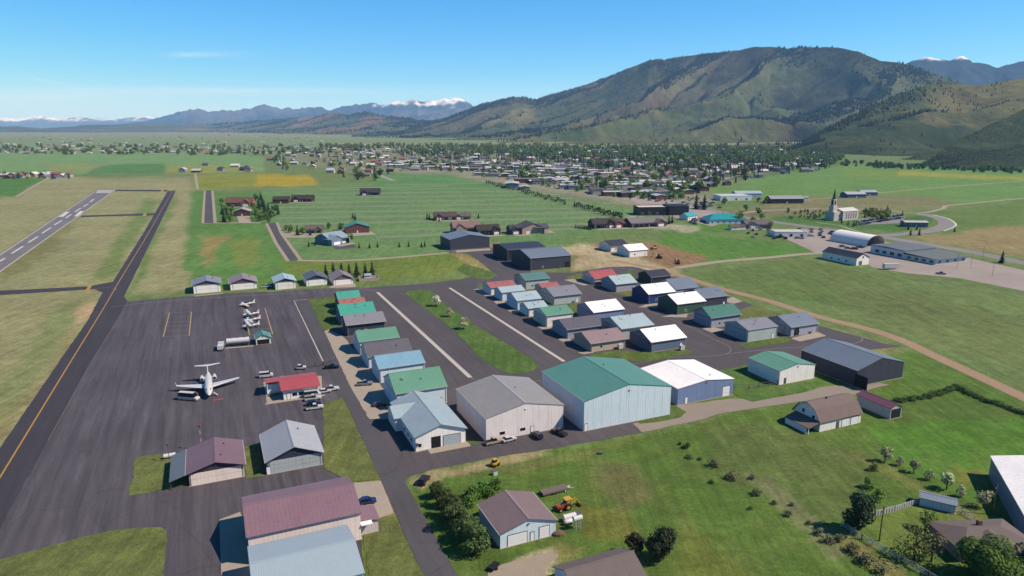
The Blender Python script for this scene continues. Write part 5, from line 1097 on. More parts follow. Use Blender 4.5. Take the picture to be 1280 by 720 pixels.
# white barn like house, arched shelter and the long store beside the highway
WC['milk'] = (212, 216, 220)
front('white barn like house with dark roof beside the gravel lot', (1070, 332.3), 323.2, 1085.5, 317.2, (1038.3, 314.8), 'milk', 'black', over=.4, name='barn', cat='barn', doors=[('x-', 2.0, 2.6, 2.6, STEEL, 1, 'garage_door')], windows=[('x-', 0, 1.2, 4.6, 5.8), ('y+', -6, 1.2, 1.2, 2.4), ('y+', 0, 1.2, 1.2, 2.4), ('y+', 6, 1.2, 1.2, 2.4)], L=28)
def quonset():
    N = px(1083, 309.5); W = along(N, V, 1105.5); L = 34.0; H = 8.6; c = N + V * W / 2 + U * L / 2
    LOG.append(('shelter', W, L))
    o = thing('tunnel_shelter', (c[0], c[1], 0), GA + math.pi / 2, 'long white arched fabric shelter beside the highway', 'shelter')
    n = 16; m = MB()
    pr = [(W / 2 * math.cos(math.pi * i / n), H * math.sin(math.pi * i / n) ** .8) for i in range(n + 1)]
    inn = [(a * .985, b * .985) for a, b in pr]
    for i in range(n):
        for q0, q1 in ((pr[i], pr[i + 1]), (inn[i], inn[i + 1])): m.poly([(-L / 2, *q0), (L / 2, *q0), (L / 2, *q1), (-L / 2, *q1)])
    m.build('cover', mat('white_fabric', (240, 242, 242), .6, .04), o, fix=False, smooth=True)
    MB().prism(inn, 'x', L / 2 - .5, L / 2 - .3).build('end_wall', WHITE, o)
    for i in range(8):
        x = -L / 2 + .2 + (L - .4) * i / 7; r = MB()
        for k in range(n): r.tube((x, *inn[k]), (x, *inn[k + 1]), .12, n=5)
        r.build('hoop', STEEL, o)
quonset()
def long_store():
    N = px(1169, 331); W = along(N, V, 1208); L = 50.0; c = N + V * W / 2 + U * L / 2
    LOG.append(('store', W, L))
    o = thing('long_store', (c[0], c[1], 0), GA + math.pi / 2, 'long low grey roofed store with windows in the gravel lot', 'store')
    H1, H2 = 5.4, 3.4; wm = wall_mat((170, 184, 198)); rm = mat('grey_membrane', (112, 120, 124), .8, .1, .1)
    MB().box(-2, L / 2, -W / 2, W / 2, 0, H1).build('wall', wm, o); MB().box(-L / 2, -2.02, -W / 2, W / 2, 0, H2).build('wall', wm, o)
    MB().prism([(-2.4, H1 + .02), (L / 2 + .4, H1 + .02), (L / 2 + .4, H1 + .3), (L / 4, H1 + 1.0), (-2.4, H1 + .3)], 'y', -W / 2 - .4, W / 2 + .4).build('roof', rm, o)
    MB().prism([(-L / 2 - 1.6, H2 + .02), (-2.03, H2 + .02), (-2.03, H2 + 1.3), (-L / 2 - 1.6, H2 + .25)], 'y', -W / 2 - 1, W / 2 + 1).build('roof', rm, o)
    for i in range(4): add_window(o, 'y+', L, W, 1.5 + i * 6, 3.4, 1.0, 3.2)
    for i in range(4): add_window(o, 'y+', L, W, -L / 2 + 3 + i * 5.4, 2.8, .9, 2.4)
    for i in range(4): add_window(o, 'x-', L, W, -W / 2 + W * (i + .5) / 4, 2.6, .9, 2.4)
long_store()
# the white church with the steeple
def church():
    N = px(1053, 276); W = along(N, V, 1072.3); D = 15.0; c = N + V * W / 2 + U * D / 2; LOG.append(('church', W))
    o = thing('church', (c[0], c[1], 0), GA, 'white stone church with tall steeple on its own lawn', 'church')
    wm = mat('pale_stone', (232, 224, 220), .7, .06, .2); rm = mat('slate_spire', (92, 94, 104), .5, .1); cg = mat('church_glass', (150, 154, 164), .2, .1)
    h = W / 2; k = D / 2; H = 9.0
    MB().box(-h, h, -k, k, 0, H).build('wall', wm, o)
    MB().prism([(-k - .4, H + .02), (k + .4, H + .02), (0, H + 2.6)], 'x', -h - .3, h + .3).build('roof', mat('pale_roof', (232, 230, 226), .6, .05), o)
    for i in range(5): x = -h + W * (i + 1) / 6.5 + 1.5; MB().box(x - .7, x + .7, -k - .12, -k - .003, 1.8, 7.6).build('window', cg, o)
    for y in (-3.6, 0, 3.6): MB().box(h + .003, h + .12, y - .7, y + .7, 1.8, 7.6).build('window', cg, o)
    T = -h - 5.5
    MB().box(-h - 9.5, -h - .01, -k + 2, k - 2, 0, 8.6).build('vestibule', wm, o)
    MB().box(T - 2.7, T + 2.7, -2.7, 2.7, 8.61, 14).build('tower', wm, o); b = MB().box(T - 1.8, T + 1.8, -1.8, 1.8, 14.01, 20.5).build('belfry', wm, o)
    for s_ in (-1, 1):
        MB().box(T - .8, T + .8, s_ * 1.87 - .06, s_ * 1.87 + .06, 15.2, 19.4).build('louvre', DARK, b); MB().box(T + s_ * 1.87 - .06, T + s_ * 1.87 + .06, -.8, .8, 15.2, 19.4).build('louvre', DARK, b)
    sp = MB()
    for i in range(8):
        a, b2 = math.pi / 4 * i + .39, math.pi / 4 * (i + 1) + .39
        sp.poly([(T + 1.9 * math.cos(a), 1.9 * math.sin(a), 20.52), (T + 1.9 * math.cos(b2), 1.9 * math.sin(b2), 20.52), (T, 0, 31.5)])
    s_ = sp.build('spire', rm, o); MB().tube((T, 0, 31), (T, 0, 34), .2, .06).build('finial', mat('gilt', (200, 160, 80), .3, .05, metal=.7), s_)
church()
simple('small flat shed with pale roof in the church car park', 1142, 283, 20, 10, 4.2, 5.2, GA - .5, (92, 98, 110), (216, 216, 212), 'shed', 'shed', shingle=False, nwin=2)

# ------------------------------------------------------------------ vehicles
GL = mat('car_glass', (18, 22, 28), .08, .05, spec=.6); LAMP = mat('lamp_lens', (230, 228, 215), .2, .02); RED = mat('tail_lens', (150, 20, 18), .3, .05)
def car_meshes(kind, L=4.6, W=1.85, H=1.55):
    """profiles along X (front at +X): lower body, glass house, roof"""
    h = H; b = .82 if kind != 'sedan' else .75
    if kind == 'pickup': body = [(-L / 2, .35), (L / 2 - .1, .35), (L / 2, .6), (L / 2 - .05, .95), (L / 2 - 1.15, 1.08), (-L / 2, 1.05)]; gh = [(-.55, 1.06), (1.05, 1.06), (.45, h), (-.45, h)]
    elif kind == 'van': body = [(-L / 2, .35), (L / 2 - .05, .35), (L / 2, .75), (L / 2 - .15, 1.1), (L / 2 - .9, 1.3), (-L / 2, 1.3)]; gh = [(-L / 2 + .02, 1.28), (L / 2 - .95, 1.28), (L / 2 - 1.5, h), (-L / 2 + .12, h)]
    elif kind == 'suv': body = [(-L / 2, .4), (L / 2 - .1, .38), (L / 2, .65), (L / 2 - .05, .95), (L / 2 - 1.15, 1.08), (-L / 2 + .05, 1.1)]; gh = [(-L / 2 + .12, 1.08), (L / 2 - 1.2, 1.06), (L / 2 - 1.8, h), (-L / 2 + .45, h)]
    else: body = [(-L / 2, .35), (L / 2 - .1, .33), (L / 2, .55), (L / 2 - .08, .75), (L / 2 - 1.2, .92), (-L / 2 + .6, .98), (-L / 2, .9)]; gh = [(-L / 2 + .5, .95), (L / 2 - 1.25, .9), (L / 2 - 2.0, h), (-L / 2 + 1.15, h)]
    bd = MB()
    for s0, s1, w in ((-W / 2, W / 2, 1.0),): bd.prism(body, 'y', s0, s1)
    g = MB(); iw = W / 2 * .96; tw = W / 2 * .76
    r0 = [(x, -iw, z) if z < h - .01 else (x, -tw, z) for x, z in gh]; r1 = [(x, -y, z) for x, y, z in r0]
    g.rings([r0, r1])
    top = [(x, z) for x, z in gh if z > h - .01]; x0, x1 = min(t[0] for t in top), max(t[0] for t in top)
    rf = MB().box(x0 - .06, x1 + .06, -tw - .03, tw + .03, h + .003, h + .06)
    return bd, g, rf, body
def car(label, cx, cy, ang, colour, kind='suv', cat=None, group=None, L=None, z=.1, H=None):
    L = L or dict(sedan=4.6, suv=4.7, pickup=5.6, van=5.6)[kind]; H = H or dict(sedan=1.45, suv=1.72, pickup=1.85, van=2.3)[kind]; W = 1.9 if kind != 'van' else 2.05
    p = px(cx, cy); o = thing('parked_' + ('car' if kind in ('sedan', 'suv') else kind), (p[0], p[1], z), ang, label, cat or ('car' if kind in ('sedan', 'suv') else kind), group)
    bd, g, rf, body = car_meshes(kind, L, W, H); pm = paint(colour)
    b = bd.build('body', pm, o); me = b.data
    bm = bmesh.new(); bm.from_mesh(me); bmesh.ops.bevel(bm, geom=bm.edges[:], offset=.07, segments=2, affect='EDGES'); bm.to_mesh(me); bm.free()
    g.build('windows', GL, o); rf.build('roof', pm, o)
    if kind == 'pickup': MB().box(-L / 2 + .12, -.7, -W / 2 + .12, W / 2 - .12, 1.06, 1.075).build('load_bed', DARK, o)
    for sx in (-L * .31, L * .32):
        for sy in (-1, 1):
            w = MB().tube((sx, sy * (W / 2 - .16), .34), (sx, sy * (W / 2 + .03), .34), .34, n=14).build('wheel', TYRE, o)
            MB().tube((sx, sy * (W / 2 + .03), .34), (sx, sy * (W / 2 + .045), .34), .2, n=10).build('rim', STEEL, w)
    for sy in (-1, 1):
        MB().box(L / 2 - .12, L / 2 + .015, sy * W * .36 - .2, sy * W * .36 + .2, .66, .8).build('headlight', LAMP, o)
        MB().box(-L / 2 - .015, -L / 2 + .05, sy * W * .4 - .12, sy * W * .4 + .12, .7, .9).build('tail_light', RED, o)
    return o
VA = GA; UA = GA + math.pi / 2                 # headings along V and along U
car('silver pink pickup parked at the beige hangar corner', 617, 554.5, VA + .1, (190, 176, 172), 'pickup')
car('white sedan parked by the beige hangar windows', 636, 551.5, VA + .15, (222, 222, 222), 'sedan')
car('dark navy suv parked right of the beige hangar door', 671, 547, UA + .1, (36, 40, 58), 'suv')
car('dark grey pickup parked at the right end of the beige hangar', 699, 543, UA + .3, (58, 60, 66), 'pickup')
car('bright blue hatchback on the white slab by the annex', 459, 629, VA - .1, (38, 54, 120), 'sedan')
car('black pickup parked at the gate beside the red roofed office', 415, 460.5, VA - .25, (22, 22, 26), 'pickup')
car('white utility cart behind the red roofed office', 377, 461.5, VA - .2, (226, 226, 226), 'suv', L=3.4)
car('white van parked behind the left wing of the red roofed office', 333, 471.5, VA - .1, (228, 228, 228), 'van', L=4.8, H=2.0)
for k, (x, y, c, kd) in enumerate(((391, 496, (226, 226, 226), 'van'), (391.5, 500, (220, 222, 224), 'pickup'), (392.5, 506.5, (32, 32, 38), 'suv'), (393.5, 511.5, (228, 228, 228), 'pickup'))):
    car(('white van first of four parked at the red roofed office', 'white pickup second of four parked at the red roofed office', 'black suv between the two white pickups at the office', 'white pickup last of four parked at the red roofed office')[k], x, y, VA - .05, c, kd, z=.09)
car('white pickup on the worn pavement right of the red roofed office', 414, 488.5, VA + .05, (226, 226, 222), 'pickup')
car('white car beside the white pickup right of the red office', 405.5, 491, VA + .05, (224, 224, 220), 'sedan')
car('silver pickup in the shade of the light blue hangar', 456, 481.5, VA - .2, (150, 152, 156), 'pickup')
car('dark red car in the shade of the big green roofed hangar', 475, 507.5, VA - .2, (120, 22, 26), 'sedan')
car('black pickup in front of the pale green roofed hangar', 664 + 22, 449 - 6, UA, (34, 34, 38), 'pickup') if False else None
car('white service van parked at the nose of the jet', 236.5, 500, VA - .6, (230, 230, 230), 'van', L=7.0, H=2.7, z=.06)
car('white pickup on the taxiway side of the far hangars', 336, 362.5, VA + .2, (226, 226, 226), 'pickup', L=5.2) if False else None
car('white crew truck beside the cream hangar on the far apron edge', 333, 359.5, VA, (226, 226, 228), 'pickup')
car('dark car parked behind the cream hangar on the far apron edge', 338.5, 358, UA, (30, 32, 40), 'suv')
car('dark pickup with pale trailer at the slate doorway hangar', 750, 354.5, VA, (40, 42, 46), 'pickup', L=5.0) if False else None
car('dark car in front of the bright red roofed hangar wall', 749, 355.8, VA, (44, 48, 50), 'suv')
car('silver pickup in the middle of the gravel lot', 1176, 343, VA - .65, (160, 164, 168), 'pickup')
car('black sedan beside the long white shelter', 1043, 296, VA - .6, (26, 26, 32), 'sedan'); car('dark red suv beside the long white shelter', 1041, 291, VA - .6, (88, 34, 36), 'suv')

# small vehicles in the lots, too small for more than a body and a glass house
def tiny_car_mesh(kind):
    bd, g, rf, body = car_meshes(kind, dict(sedan=4.6, suv=4.8, pickup=5.6, van=5.8)[kind], 1.9, dict(sedan=1.45, suv=1.75, pickup=1.85, van=2.4)[kind])
    m = MB(); 
    for src, mi in ((bd, 0), (g, 1), (rf, 0)):
        k = len(m.v); m.v += src.v; m.f += [tuple(i + k for i in f) for f in src.f]; m.m += [mi] * len(src.f)
    for sx in (-1.45, 1.5):
        for sy in (-.95, .78): m.tube((sx, sy, .34), (sx, sy + .17, .34), .34, n=8, mi=2)
    return m
TCOL = [('white', (224, 224, 222)), ('black', (28, 28, 32)), ('silver', (160, 162, 166)), ('dark red', (110, 30, 30)), ('navy', (40, 50, 84))]
tiny = {}
def small_car(i, x, y, ang, where, group):
    kd = ('sedan', 'suv', 'pickup', 'suv')[i % 4]; cn, c = TCOL[(i * 7 + i // 3) % 5]
    if (kd, cn) not in tiny: tiny[(kd, cn)] = tiny_car_mesh(kd).mesh('parked_car', [paint(c), GL, TYRE])
    p = px(x, y); o = link('parked_car', tiny[(kd, cn)]); o.location = (p[0], p[1], .06); o.rotation_euler = (0, 0, ang)
    o['label'] = '%s %s parked in %s' % (cn, 'pickup' if kd == 'pickup' else ('suv' if kd == 'suv' else 'car'), where); o['category'] = 'car'; o['group'] = group
rr = random.Random(5)
for i in range(44): small_car(i, 1074 + i * 1.25 + rr.uniform(-1, 1), 279.5 - i * .2 + (1.8 if i % 2 else -1.4), VA + 1.2, 'the church car park', 'cars in the church car park')
for i in range(34): small_car(i, rr.uniform(862, 905), rr.uniform(271, 281), VA + rr.choice((-.3, 1.2)), 'the lot of the turquoise shop', 'cars at the turquoise shop')
for i in range(48): small_car(i, rr.uniform(935, 1045), rr.uniform(287, 299) , VA + rr.choice((-.5, 1.0)), 'the highway lot', 'cars in the highway lot')
for i in range(70): small_car(i, rr.uniform(690, 880), 0, VA - .3, 'the shopping lots of the town', 'cars in the town lots') if False else None
for i in range(110):
    x = rr.uniform(680, 900); y = 229 + (x - 690) * .13 + rr.uniform(-6, 8); small_car(i, x, y, VA + rr.choice((-.4, 1.1)), 'the shopping lots of the town', 'cars in the town lots')
for i, (x, y) in enumerate(((1053, 309), (1060, 311), (1068, 312), (1075, 310), (1098, 310), (1105, 308))): small_car(i + 3, x, y, VA - .6, 'the yard of the white shelter', 'cars by the white shelter')
# ------------------------------------------------------------------ the jet and the light aircraft
WHT = mat('aircraft_white', (238, 238, 238), .25, .02, spec=.5, coat=.4)
def ring_loft(stations, n=20):
    """stations (x, z centre, half width, half height)"""
    return [[(x, w * math.cos(2 * math.pi * i / n), zc + hh * math.sin(2 * math.pi * i / n)) for i in range(n)] for x, zc, w, hh in stations]
def wing(m, root, tip, rc, tc_, th, tt_):
    """tapered slab from a root to a tip: points are leading edges, chords run to -X"""
    def sec(p, c, t): return [(p[0], p[1], p[2]), (p[0] - c * .3, p[1], p[2] + t * .5), (p[0] - c, p[1], p[2]), (p[0] - c * .3, p[1], p[2] - t * .5)]
    m.rings([sec(root, rc, th), sec(tip, tc_, tt_)])
def jet():
    nose = px(262, 500.5); L = 20.8; head = GA - math.pi / 2
    c = nose + U * (L / 2)
    o = thing('business_jet', (c[0], c[1], .06), head, 'white twin engine business jet parked nose towards the apron corner', 'jet')
    f = MB().rings(ring_loft([(10.4, 1.75, .05, .05), (10.0, 1.8, .38, .34), (9.2, 1.95, .78, .72), (8.0, 2.15, 1.12, 1.08), (6.6, 2.3, 1.33, 1.33), (0, 2.3, 1.35, 1.35), (-4.5, 2.35, 1.33, 1.3), (-7.5, 2.7, .9, .88), (-9.6, 3.0, .42, .45), (-10.4, 3.1, .12, .16)]))
    fu = f.build('fuselage', WHT, o, smooth=True)
    ws = MB().rings([[(7.55, y, 3.02 - abs(y) * .25) for y in (-.85, -.3, .3, .85)] + [(8.35, y, 2.72 - abs(y) * .22) for y in (.72, .26, -.26, -.72)]], cap=True) if False else MB().prism([(7.5, 3.30), (8.45, 2.86), (8.35, 2.7), (7.4, 3.12)], 'y', -.75, .75)
    ws.build('windscreen', GL, o)
    for s_ in (-1, 1):
        for x in (5.0, 4.1, 3.2, 2.3, 1.4, .5, -.4, -1.3): MB().tube((x, s_ * 1.28, 2.6), (x, s_ * 1.345, 2.6), .17, n=8).build('cabin_window', GL, fu)
        w = MB(); wing(w, (2.2, s_ * 1.0, 1.45), (-2.4, s_ * 10.2, 2.0), 4.6, 1.3, .45, .12); wo = w.build('wing', WHT, o)
        wl = MB(); wing(wl, (-2.5, s_ * 10.2, 2.0), (-3.4, s_ * 10.7, 3.3), 1.2, .5, .12, .06); wl.build('winglet', WHT, wo)
        e = MB().rings([[(x, s_ * 2.05 + r * math.cos(a), 3.05 + r * math.sin(a)) for a in [2 * math.pi * i / 16 for i in range(16)]] for x, r in ((-2.9, .60), (-3.0, .68), (-3.6, .72), (-5.2, .66), (-6.6, .45))]).build('engine', WHT, o, smooth=False)
        MB().tube((-2.88, s_ * 2.05, 3.05), (-2.86, s_ * 2.05, 3.05), .5, n=16).build('intake', DARK, e)
        MB().box(-5.2, -3.8, min(s_ * 1.0, s_ * 1.7), max(s_ * 1.0, s_ * 1.7), 2.95, 3.15).build('pylon', WHT, e)
        t = MB(); wing(t, (-8.6, 0, 5.9), (-9.9, s_ * 4.2, 5.95), 2.0, 1.0, .2, .1); t.build('tailplane', WHT, o)
        g = MB().tube((-1.2, s_ * 1.6, 1.3), (-1.2, s_ * 1.6, .4), .1).build('main_gear', STEEL, o); MB().tube((-1.2, s_ * 1.45, .4), (-1.2, s_ * 1.78, .4), .4, n=12).build('wheel', TYRE, g)
    fin = MB().rings([[(-6.2, -.16, 3.3), (-6.2, .16, 3.3), (-9.9, .1, 3.3), (-9.9, -.1, 3.3)], [(-8.5, -.1, 5.95), (-8.5, .1, 5.95), (-10.6, .05, 5.95), (-10.6, -.05, 5.95)]]); fin.build('fin', WHT, o)
    g = MB().tube((7.2, 0, 1.2), (7.2, 0, .3), .08).build('nose_gear', STEEL, o); MB().tube((7.2, -.15, .3), (7.2, .15, .3), .3, n=12).build('wheel', TYRE, g)
    st = MB()
    for i in range(5): st.box(6.2, 7.2, 1.35 + i * .28, 1.62 + i * .28, 1.15 - i * .25, 1.25 - i * .25)
    st.build('airstair', WHT, o)
    p = px(273, 499.5); r = MB().box(-1.6, 1.6, -.45, .45, 0, .015).build('red_carpet', mat('red_carpet', (186, 80, 92), .9, .1)); r.location = (p[0], p[1], .055); r.rotation_euler = (0, 0, GA); r['label'] = 'red carpet laid out at the foot of the jet stairs'; r['category'] = 'carpet'
jet()
def light_plane(label, cx, cy, head, low=True, accent=(150, 40, 40)):
    p = px(cx, cy); o = thing('light_aircraft', (p[0], p[1], .06), head, label, 'aircraft', 'light aircraft tied down on the apron')
    f = MB().rings(ring_loft([(3.4, 1.25, .12, .12), (3.2, 1.25, .45, .45), (1.8, 1.3, .55, .6), (.2, 1.4, .58, .72), (-1.6, 1.4, .38, .45), (-4.2, 1.5, .1, .16)], 12)).build('fuselage', WHT, o, smooth=True)
    MB().prism([(1.25, 1.78), (.6, 2.25), (-.8, 2.2), (-1.4, 1.8)], 'y', -.48, .48).build('canopy', GL, o)
    z = .95 if low else 2.25
    for s_ in (-1, 1):
        w = MB(); wing(w, (1.3, s_ * .3, z), (1.0, s_ * 5.2, z + .25), 1.7, 1.1, .22, .1); w.build('wing', WHT, o)
        t = MB(); wing(t, (-3.3, 0, 1.55), (-3.5, s_ * 1.7, 1.55), 1.0, .7, .1, .06); t.build('tailplane', WHT, o)
        g = MB().tube((-.2, s_ * 1.1, z if low else .9), (-.2, s_ * 1.2, .25), .05).build('main_gear', STEEL, o); MB().tube((-.2, s_ * 1.12, .22), (-.2, s_ * 1.3, .22), .22, n=10).build('wheel', TYRE, g)
    g = MB().tube((2.4, 0, .9), (2.4, 0, .25), .05).build('nose_gear', STEEL, o); MB().tube((2.4, -.08, .22), (2.4, .08, .22), .22, n=10).build('wheel', TYRE, g)
    MB().rings([[(-3.2, -.06, 1.6), (-3.2, .06, 1.6), (-4.3, .04, 1.6), (-4.3, -.04, 1.6)], [(-3.9, -.04, 2.9), (-3.9, .04, 2.9), (-4.6, .03, 2.9), (-4.6, -.03, 2.9)]]).build('fin', WHT, o)
    pr = MB().box(3.42, 3.46, -.95, .95, 1.17, 1.33).build('propeller', DARK, o)
    MB().tube((3.4, 0, 1.25), (3.7, 0, 1.25), .16, .02, n=10).build('spinner', WHT, pr)
    return o
light_plane('white light aircraft nearest the far hangars, apart from the other three', 308, 383, GA + math.pi + .25, True)
light_plane('white light aircraft first of three parked wing to wing', 312.5, 396, GA + math.pi + .15, False)
light_plane('white light aircraft middle of three parked wing to wing', 314, 402.8, GA + math.pi + .15, True)
light_plane('white light aircraft of the three next to the teal shed', 312.5, 410.5, GA + math.pi + .15, False)
# ------------------------------------------------------------------ fuel trailer and truck
def fuel():
    a = px(283.6, 434.5); b = px(312, 432); Lt = float(np.linalg.norm(b - a)); ang = math.atan2(b[1] - a[1], b[0] - a[0])
    o = thing('tank_trailer', tuple(a), ang, 'long white fuel tank trailer on the apron beside the teal shed', 'trailer')
    n = 18; m = MB(); m.rings([[(x, 1.5 + 1.25 * math.cos(t), 2.25 + 1.2 * math.sin(t)) for t in [2 * math.pi * i / n for i in range(n)]] for x in (0, Lt)]); m.build('tank', WHT, o)
    MB().box(0, Lt, .9, 2.1, .75, 1.0).build('chassis', STEEL, o)
    for x in (Lt * .2, Lt * .5, Lt * .8): MB().tube((x, 1.5, 3.4), (x, 1.5, 3.65), .35, n=12).build('hatch', STEEL, o)
    for x in (Lt * .72, Lt * .86):
        for y in (.5, 2.3): MB().tube((x, y, .5), (x, y + .35, .5), .5, n=14).build('wheel', TYRE, o)
    for x in (Lt * .06, Lt * .1): MB().box(x, x + .15, 1, 2, 0, .75).build('landing_leg', STEEL, o)
    MB().box(-.5, Lt + 1.6, -1.7, -.4, -.02, .12).build('spill_kerb', CONC, o)
    t = thing('fuel_truck', tuple(px(277, 435) + U * .2), ang + math.pi / 2, 'white fuel truck cab standing at the end of the tank trailer', 'truck')
    MB().prism([(-1, .5), (1.1, .5), (1.15, 1.5), (.8, 2.6), (-1, 2.6)], 'y', -1.15, 1.15).build('cab', WHT, t); MB().prism([(1.16, 1.55), (.85, 2.45), (.8, 2.45), (1.1, 1.55)], 'y', -1, 1).build('windscreen', GL, t)
    MB().box(-5.2, -1.02, -.9, .9, .55, .85).build('chassis', STEEL, t); MB().box(-5, -1.3, -1.1, 1.1, .86, 2.3).build('tank', WHT, t)
    for x in (.3, -3.6):
        for y in (-1.2, .85): MB().tube((x, y, .5), (x, y + .35, .5), .5, n=14).build('wheel', TYRE, t)
fuel()
# ------------------------------------------------------------------ machinery and odds and ends by the garage
ORG = paint((186, 84, 40)); YLW = paint((226, 182, 56))
def tractor():
    p = px(705, 637); o = thing('tractor_loader', (p[0], p[1], 0), GA + .05, 'orange and yellow tractor with a cab canopy behind the garage', 'tractor')
    MB().prism([(-2.0, .7), (1.2, .7), (1.2, 1.5), (-.2, 1.6), (-2.0, 1.5)], 'y', -.5, .5).build('hood', ORG, o)
    for x, r in ((-1.4, .55), (.7, .85)):
        for s_ in (-1, 1): w = MB().tube((x, s_ * .6, r), (x, s_ * 1.0, r), r, n=16).build('wheel', TYRE, o); MB().tube((x, s_ * 1.0, r), (x, s_ * 1.02, r), r * .5, n=12).build('rim', YLW, w)
    for x in (.2, 1.5):
        for y in (-.6, .6): MB().box(x - .05, x + .05, y - .05, y + .05, 1.4, 2.7).build('post', DARK, o)
    MB().box(0, 1.8, -.85, .85, 2.7, 2.85).build('canopy', YLW, o)
    for s_ in (-1, 1): MB().tube((1.3, s_ * .4, 1.2), (3.3, s_ * .4, 2.2), .14).build('loader_arm', YLW, o); MB().tube((3.3, s_ * .4, 2.2), (4.2, s_ * .4, .6), .13).build('loader_arm', YLW, o)
    MB().prism([(4.0, .1), (4.9, .15), (4.2, .9)], 'y', -.9, .9).build('bucket', ORG, o)
tractor()
def flatbed():
    a = px(679, 622); o = thing('flatbed_trailer', tuple(a), GA + .02, 'long mauve flat deck trailer lying in the meadow behind the garage', 'trailer')
    MB().box(0, 7.2, 0, 2.2, .45, .95).build('deck', mat('grey_mauve_deck', (132, 116, 112), .8, .12), o)
    for i in range(9): MB().box(.1 + i * .78, .1 + i * .78 + .7, .1, 2.1, .953, .99).build('plank', mat('grey_mauve_deck', (132, 116, 112), .8, .12), o)
    for x in (2.6, 3.6):
        for y in (-.05, 1.95): MB().tube((x, y, .32), (x, y + .3, .32), .32, n=12).build('wheel', TYRE, o)
    MB().box(7.21, 9.0, 1.0, 1.2, .5, .65).build('drawbar', STEEL, o)
    q = px(708, 612.5); t = thing('snow_plough', tuple(q), GA + .3, 'small white metal frame implement at the end of the flat trailer', 'implement')
    MB().box(-1.2, 1.2, -.1, .1, .3, .9).build('blade', WHT, t); MB().tube((0, 0, .5), (1.4, -1.2, .8), .1).build('arm', WHT, t); MB().tube((0, 0, .5), (-1.3, -.9, .3), .1).build('arm', WHT, t)
flatbed()
def tanks():
    q = px(713, 650); o = thing('fuel_drum', tuple(q), GA, 'white and grey tank lying on a low cradle behind the garage', 'tank')
    MB().tube((-1.9, 0, 1.0), (1.3, 0, 1.0), .75, n=16).build('tank', WHT, o); MB().box(1.35, 2.4, -.8, .8, .2, 1.5).build('pump_box', STEEL, o)
    for x in (-1.4, .8): MB().box(x, x + .2, -.6, .6, 0, .45).build('cradle', WOOD, o)
    q = px(711, 655.5); o = thing('propane_tank', tuple(q), GA, 'small rounded white propane tank beside the grey cradle tank', 'tank')
    MB().rings([[(x, r * math.cos(t), .85 + r * math.sin(t)) for t in [2 * math.pi * i / 14 for i in range(14)]] for x, r in ((-1.3, .15), (-1.1, .45), (-.8, .55), (.8, .55), (1.1, .45), (1.3, .15))]).build('tank', WHT, o, smooth=True)
    for x in (-.7, .6): MB().box(x, x + .15, -.4, .4, 0, .35).build('foot', STEEL, o)
    q = px(721.5, 661); o = thing('tank_stand', tuple(q), GA, 'tall four legged stand carrying a white tank behind the garage', 'tank stand')
    for x in (-.6, .6):
        for y in (-.5, .5): MB().tube((x, y, 0), (x * .9, y * .9, 2.1), .07).build('leg', WHT, o)
    MB().tube((-1.1, 0, 2.75), (1.1, 0, 2.75), .62, n=16).build('tank', WHT, o); MB().box(-.7, .7, -.04, .04, 1.0, 1.1).build('brace', STEEL, o)
    q = px(697, 668); o = MB().rings([[(math.cos(t) * r * 1.5, math.sin(t) * r, z) for t in [2 * math.pi * i / 10 for i in range(10)]] for z, r in ((0, 1.1), (.5, 1.05), (.85, .7), (1.0, .25))]).build('rubble_heap', mat('brown_rubble', (118, 98, 76), .95, .3, 2, bump=.8, bscale=4)); o.location = tuple(q); o['label'] = 'brown heap of soil against the right corner of the garage'; o['category'] = 'heap'
    q = px(619, 582); o = thing('compact_loader', tuple(q), GA + .4, 'small yellow loader on the verge below the office', 'loader')
    MB().box(-1.2, .9, -.6, .6, .4, 1.2).build('body', YLW, o); MB().box(-.8, .3, -.5, .5, 1.21, 2.0).build('cab', DARK, o); MB().box(-.9, .4, -.55, .55, 2.01, 2.1).build('roof', YLW, o)
    for x in (-.8, .5):
        for s_ in (-.85, .6): MB().tube((x, s_, .4), (x, s_ + .25, .4), .4, n=12).build('wheel', TYRE, o)
    MB().prism([(1.0, .15), (1.7, .15), (1.2, .8)], 'y', -.8, .8).build('bucket', YLW, o)
    car('dark red suv parked on the verge at the road corner', 530, 603, GA + .9, (58, 26, 32), 'suv', z=.02)
    q = px(619, 593.5); o = thing('electric_box', tuple(q), GA, 'white utility box on the grass below the yellow loader', 'utility box'); MB().box(-.6, .6, -.4, .4, 0, 1.2).build('cabinet', WHT, o); MB().box(-.65, .65, -.45, .45, 1.2, 1.28).build('lid', STEEL, o)
    q = px(617, 711); o = thing('black_trailer', tuple(q), GA + .6, 'small black utility trailer on the grass by the gravel drive', 'trailer'); MB().box(-1.3, 1.3, -.7, .7, .4, .9).build('bed', DARK, o); MB().tube((1.3, 0, .5), (2.4, 0, .5), .06).build('drawbar', DARK, o)
    for s_ in (-.9, .7): MB().tube((0, s_, .32), (0, s_ + .2, .32), .32, n=12).build('wheel', TYRE, o)
    q = px(752, 567); o = thing('hand_cart', tuple(q), GA, 'small pale cart lying in the meadow grass below the green hangar', 'cart'); MB().box(-1, .4, -.4, .4, .3, .6).build('tray', STEEL, o); MB().tube((.4, 0, .4), (1.5, 0, .7), .05).build('handle', STEEL, o)
    for s_ in (-.5, .4): MB().tube((-.5, s_, .25), (-.5, s_ + .1, .25), .25, n=10).build('wheel', TYRE, o)
    q = px(1113, 336.5); o = thing('box_trailer', tuple(q), GA - .3, 'white box trailer standing alone on the gravel lot', 'trailer'); MB().box(-5, 5, -1.3, 1.3, .8, 3.8).build('body', WHT, o)
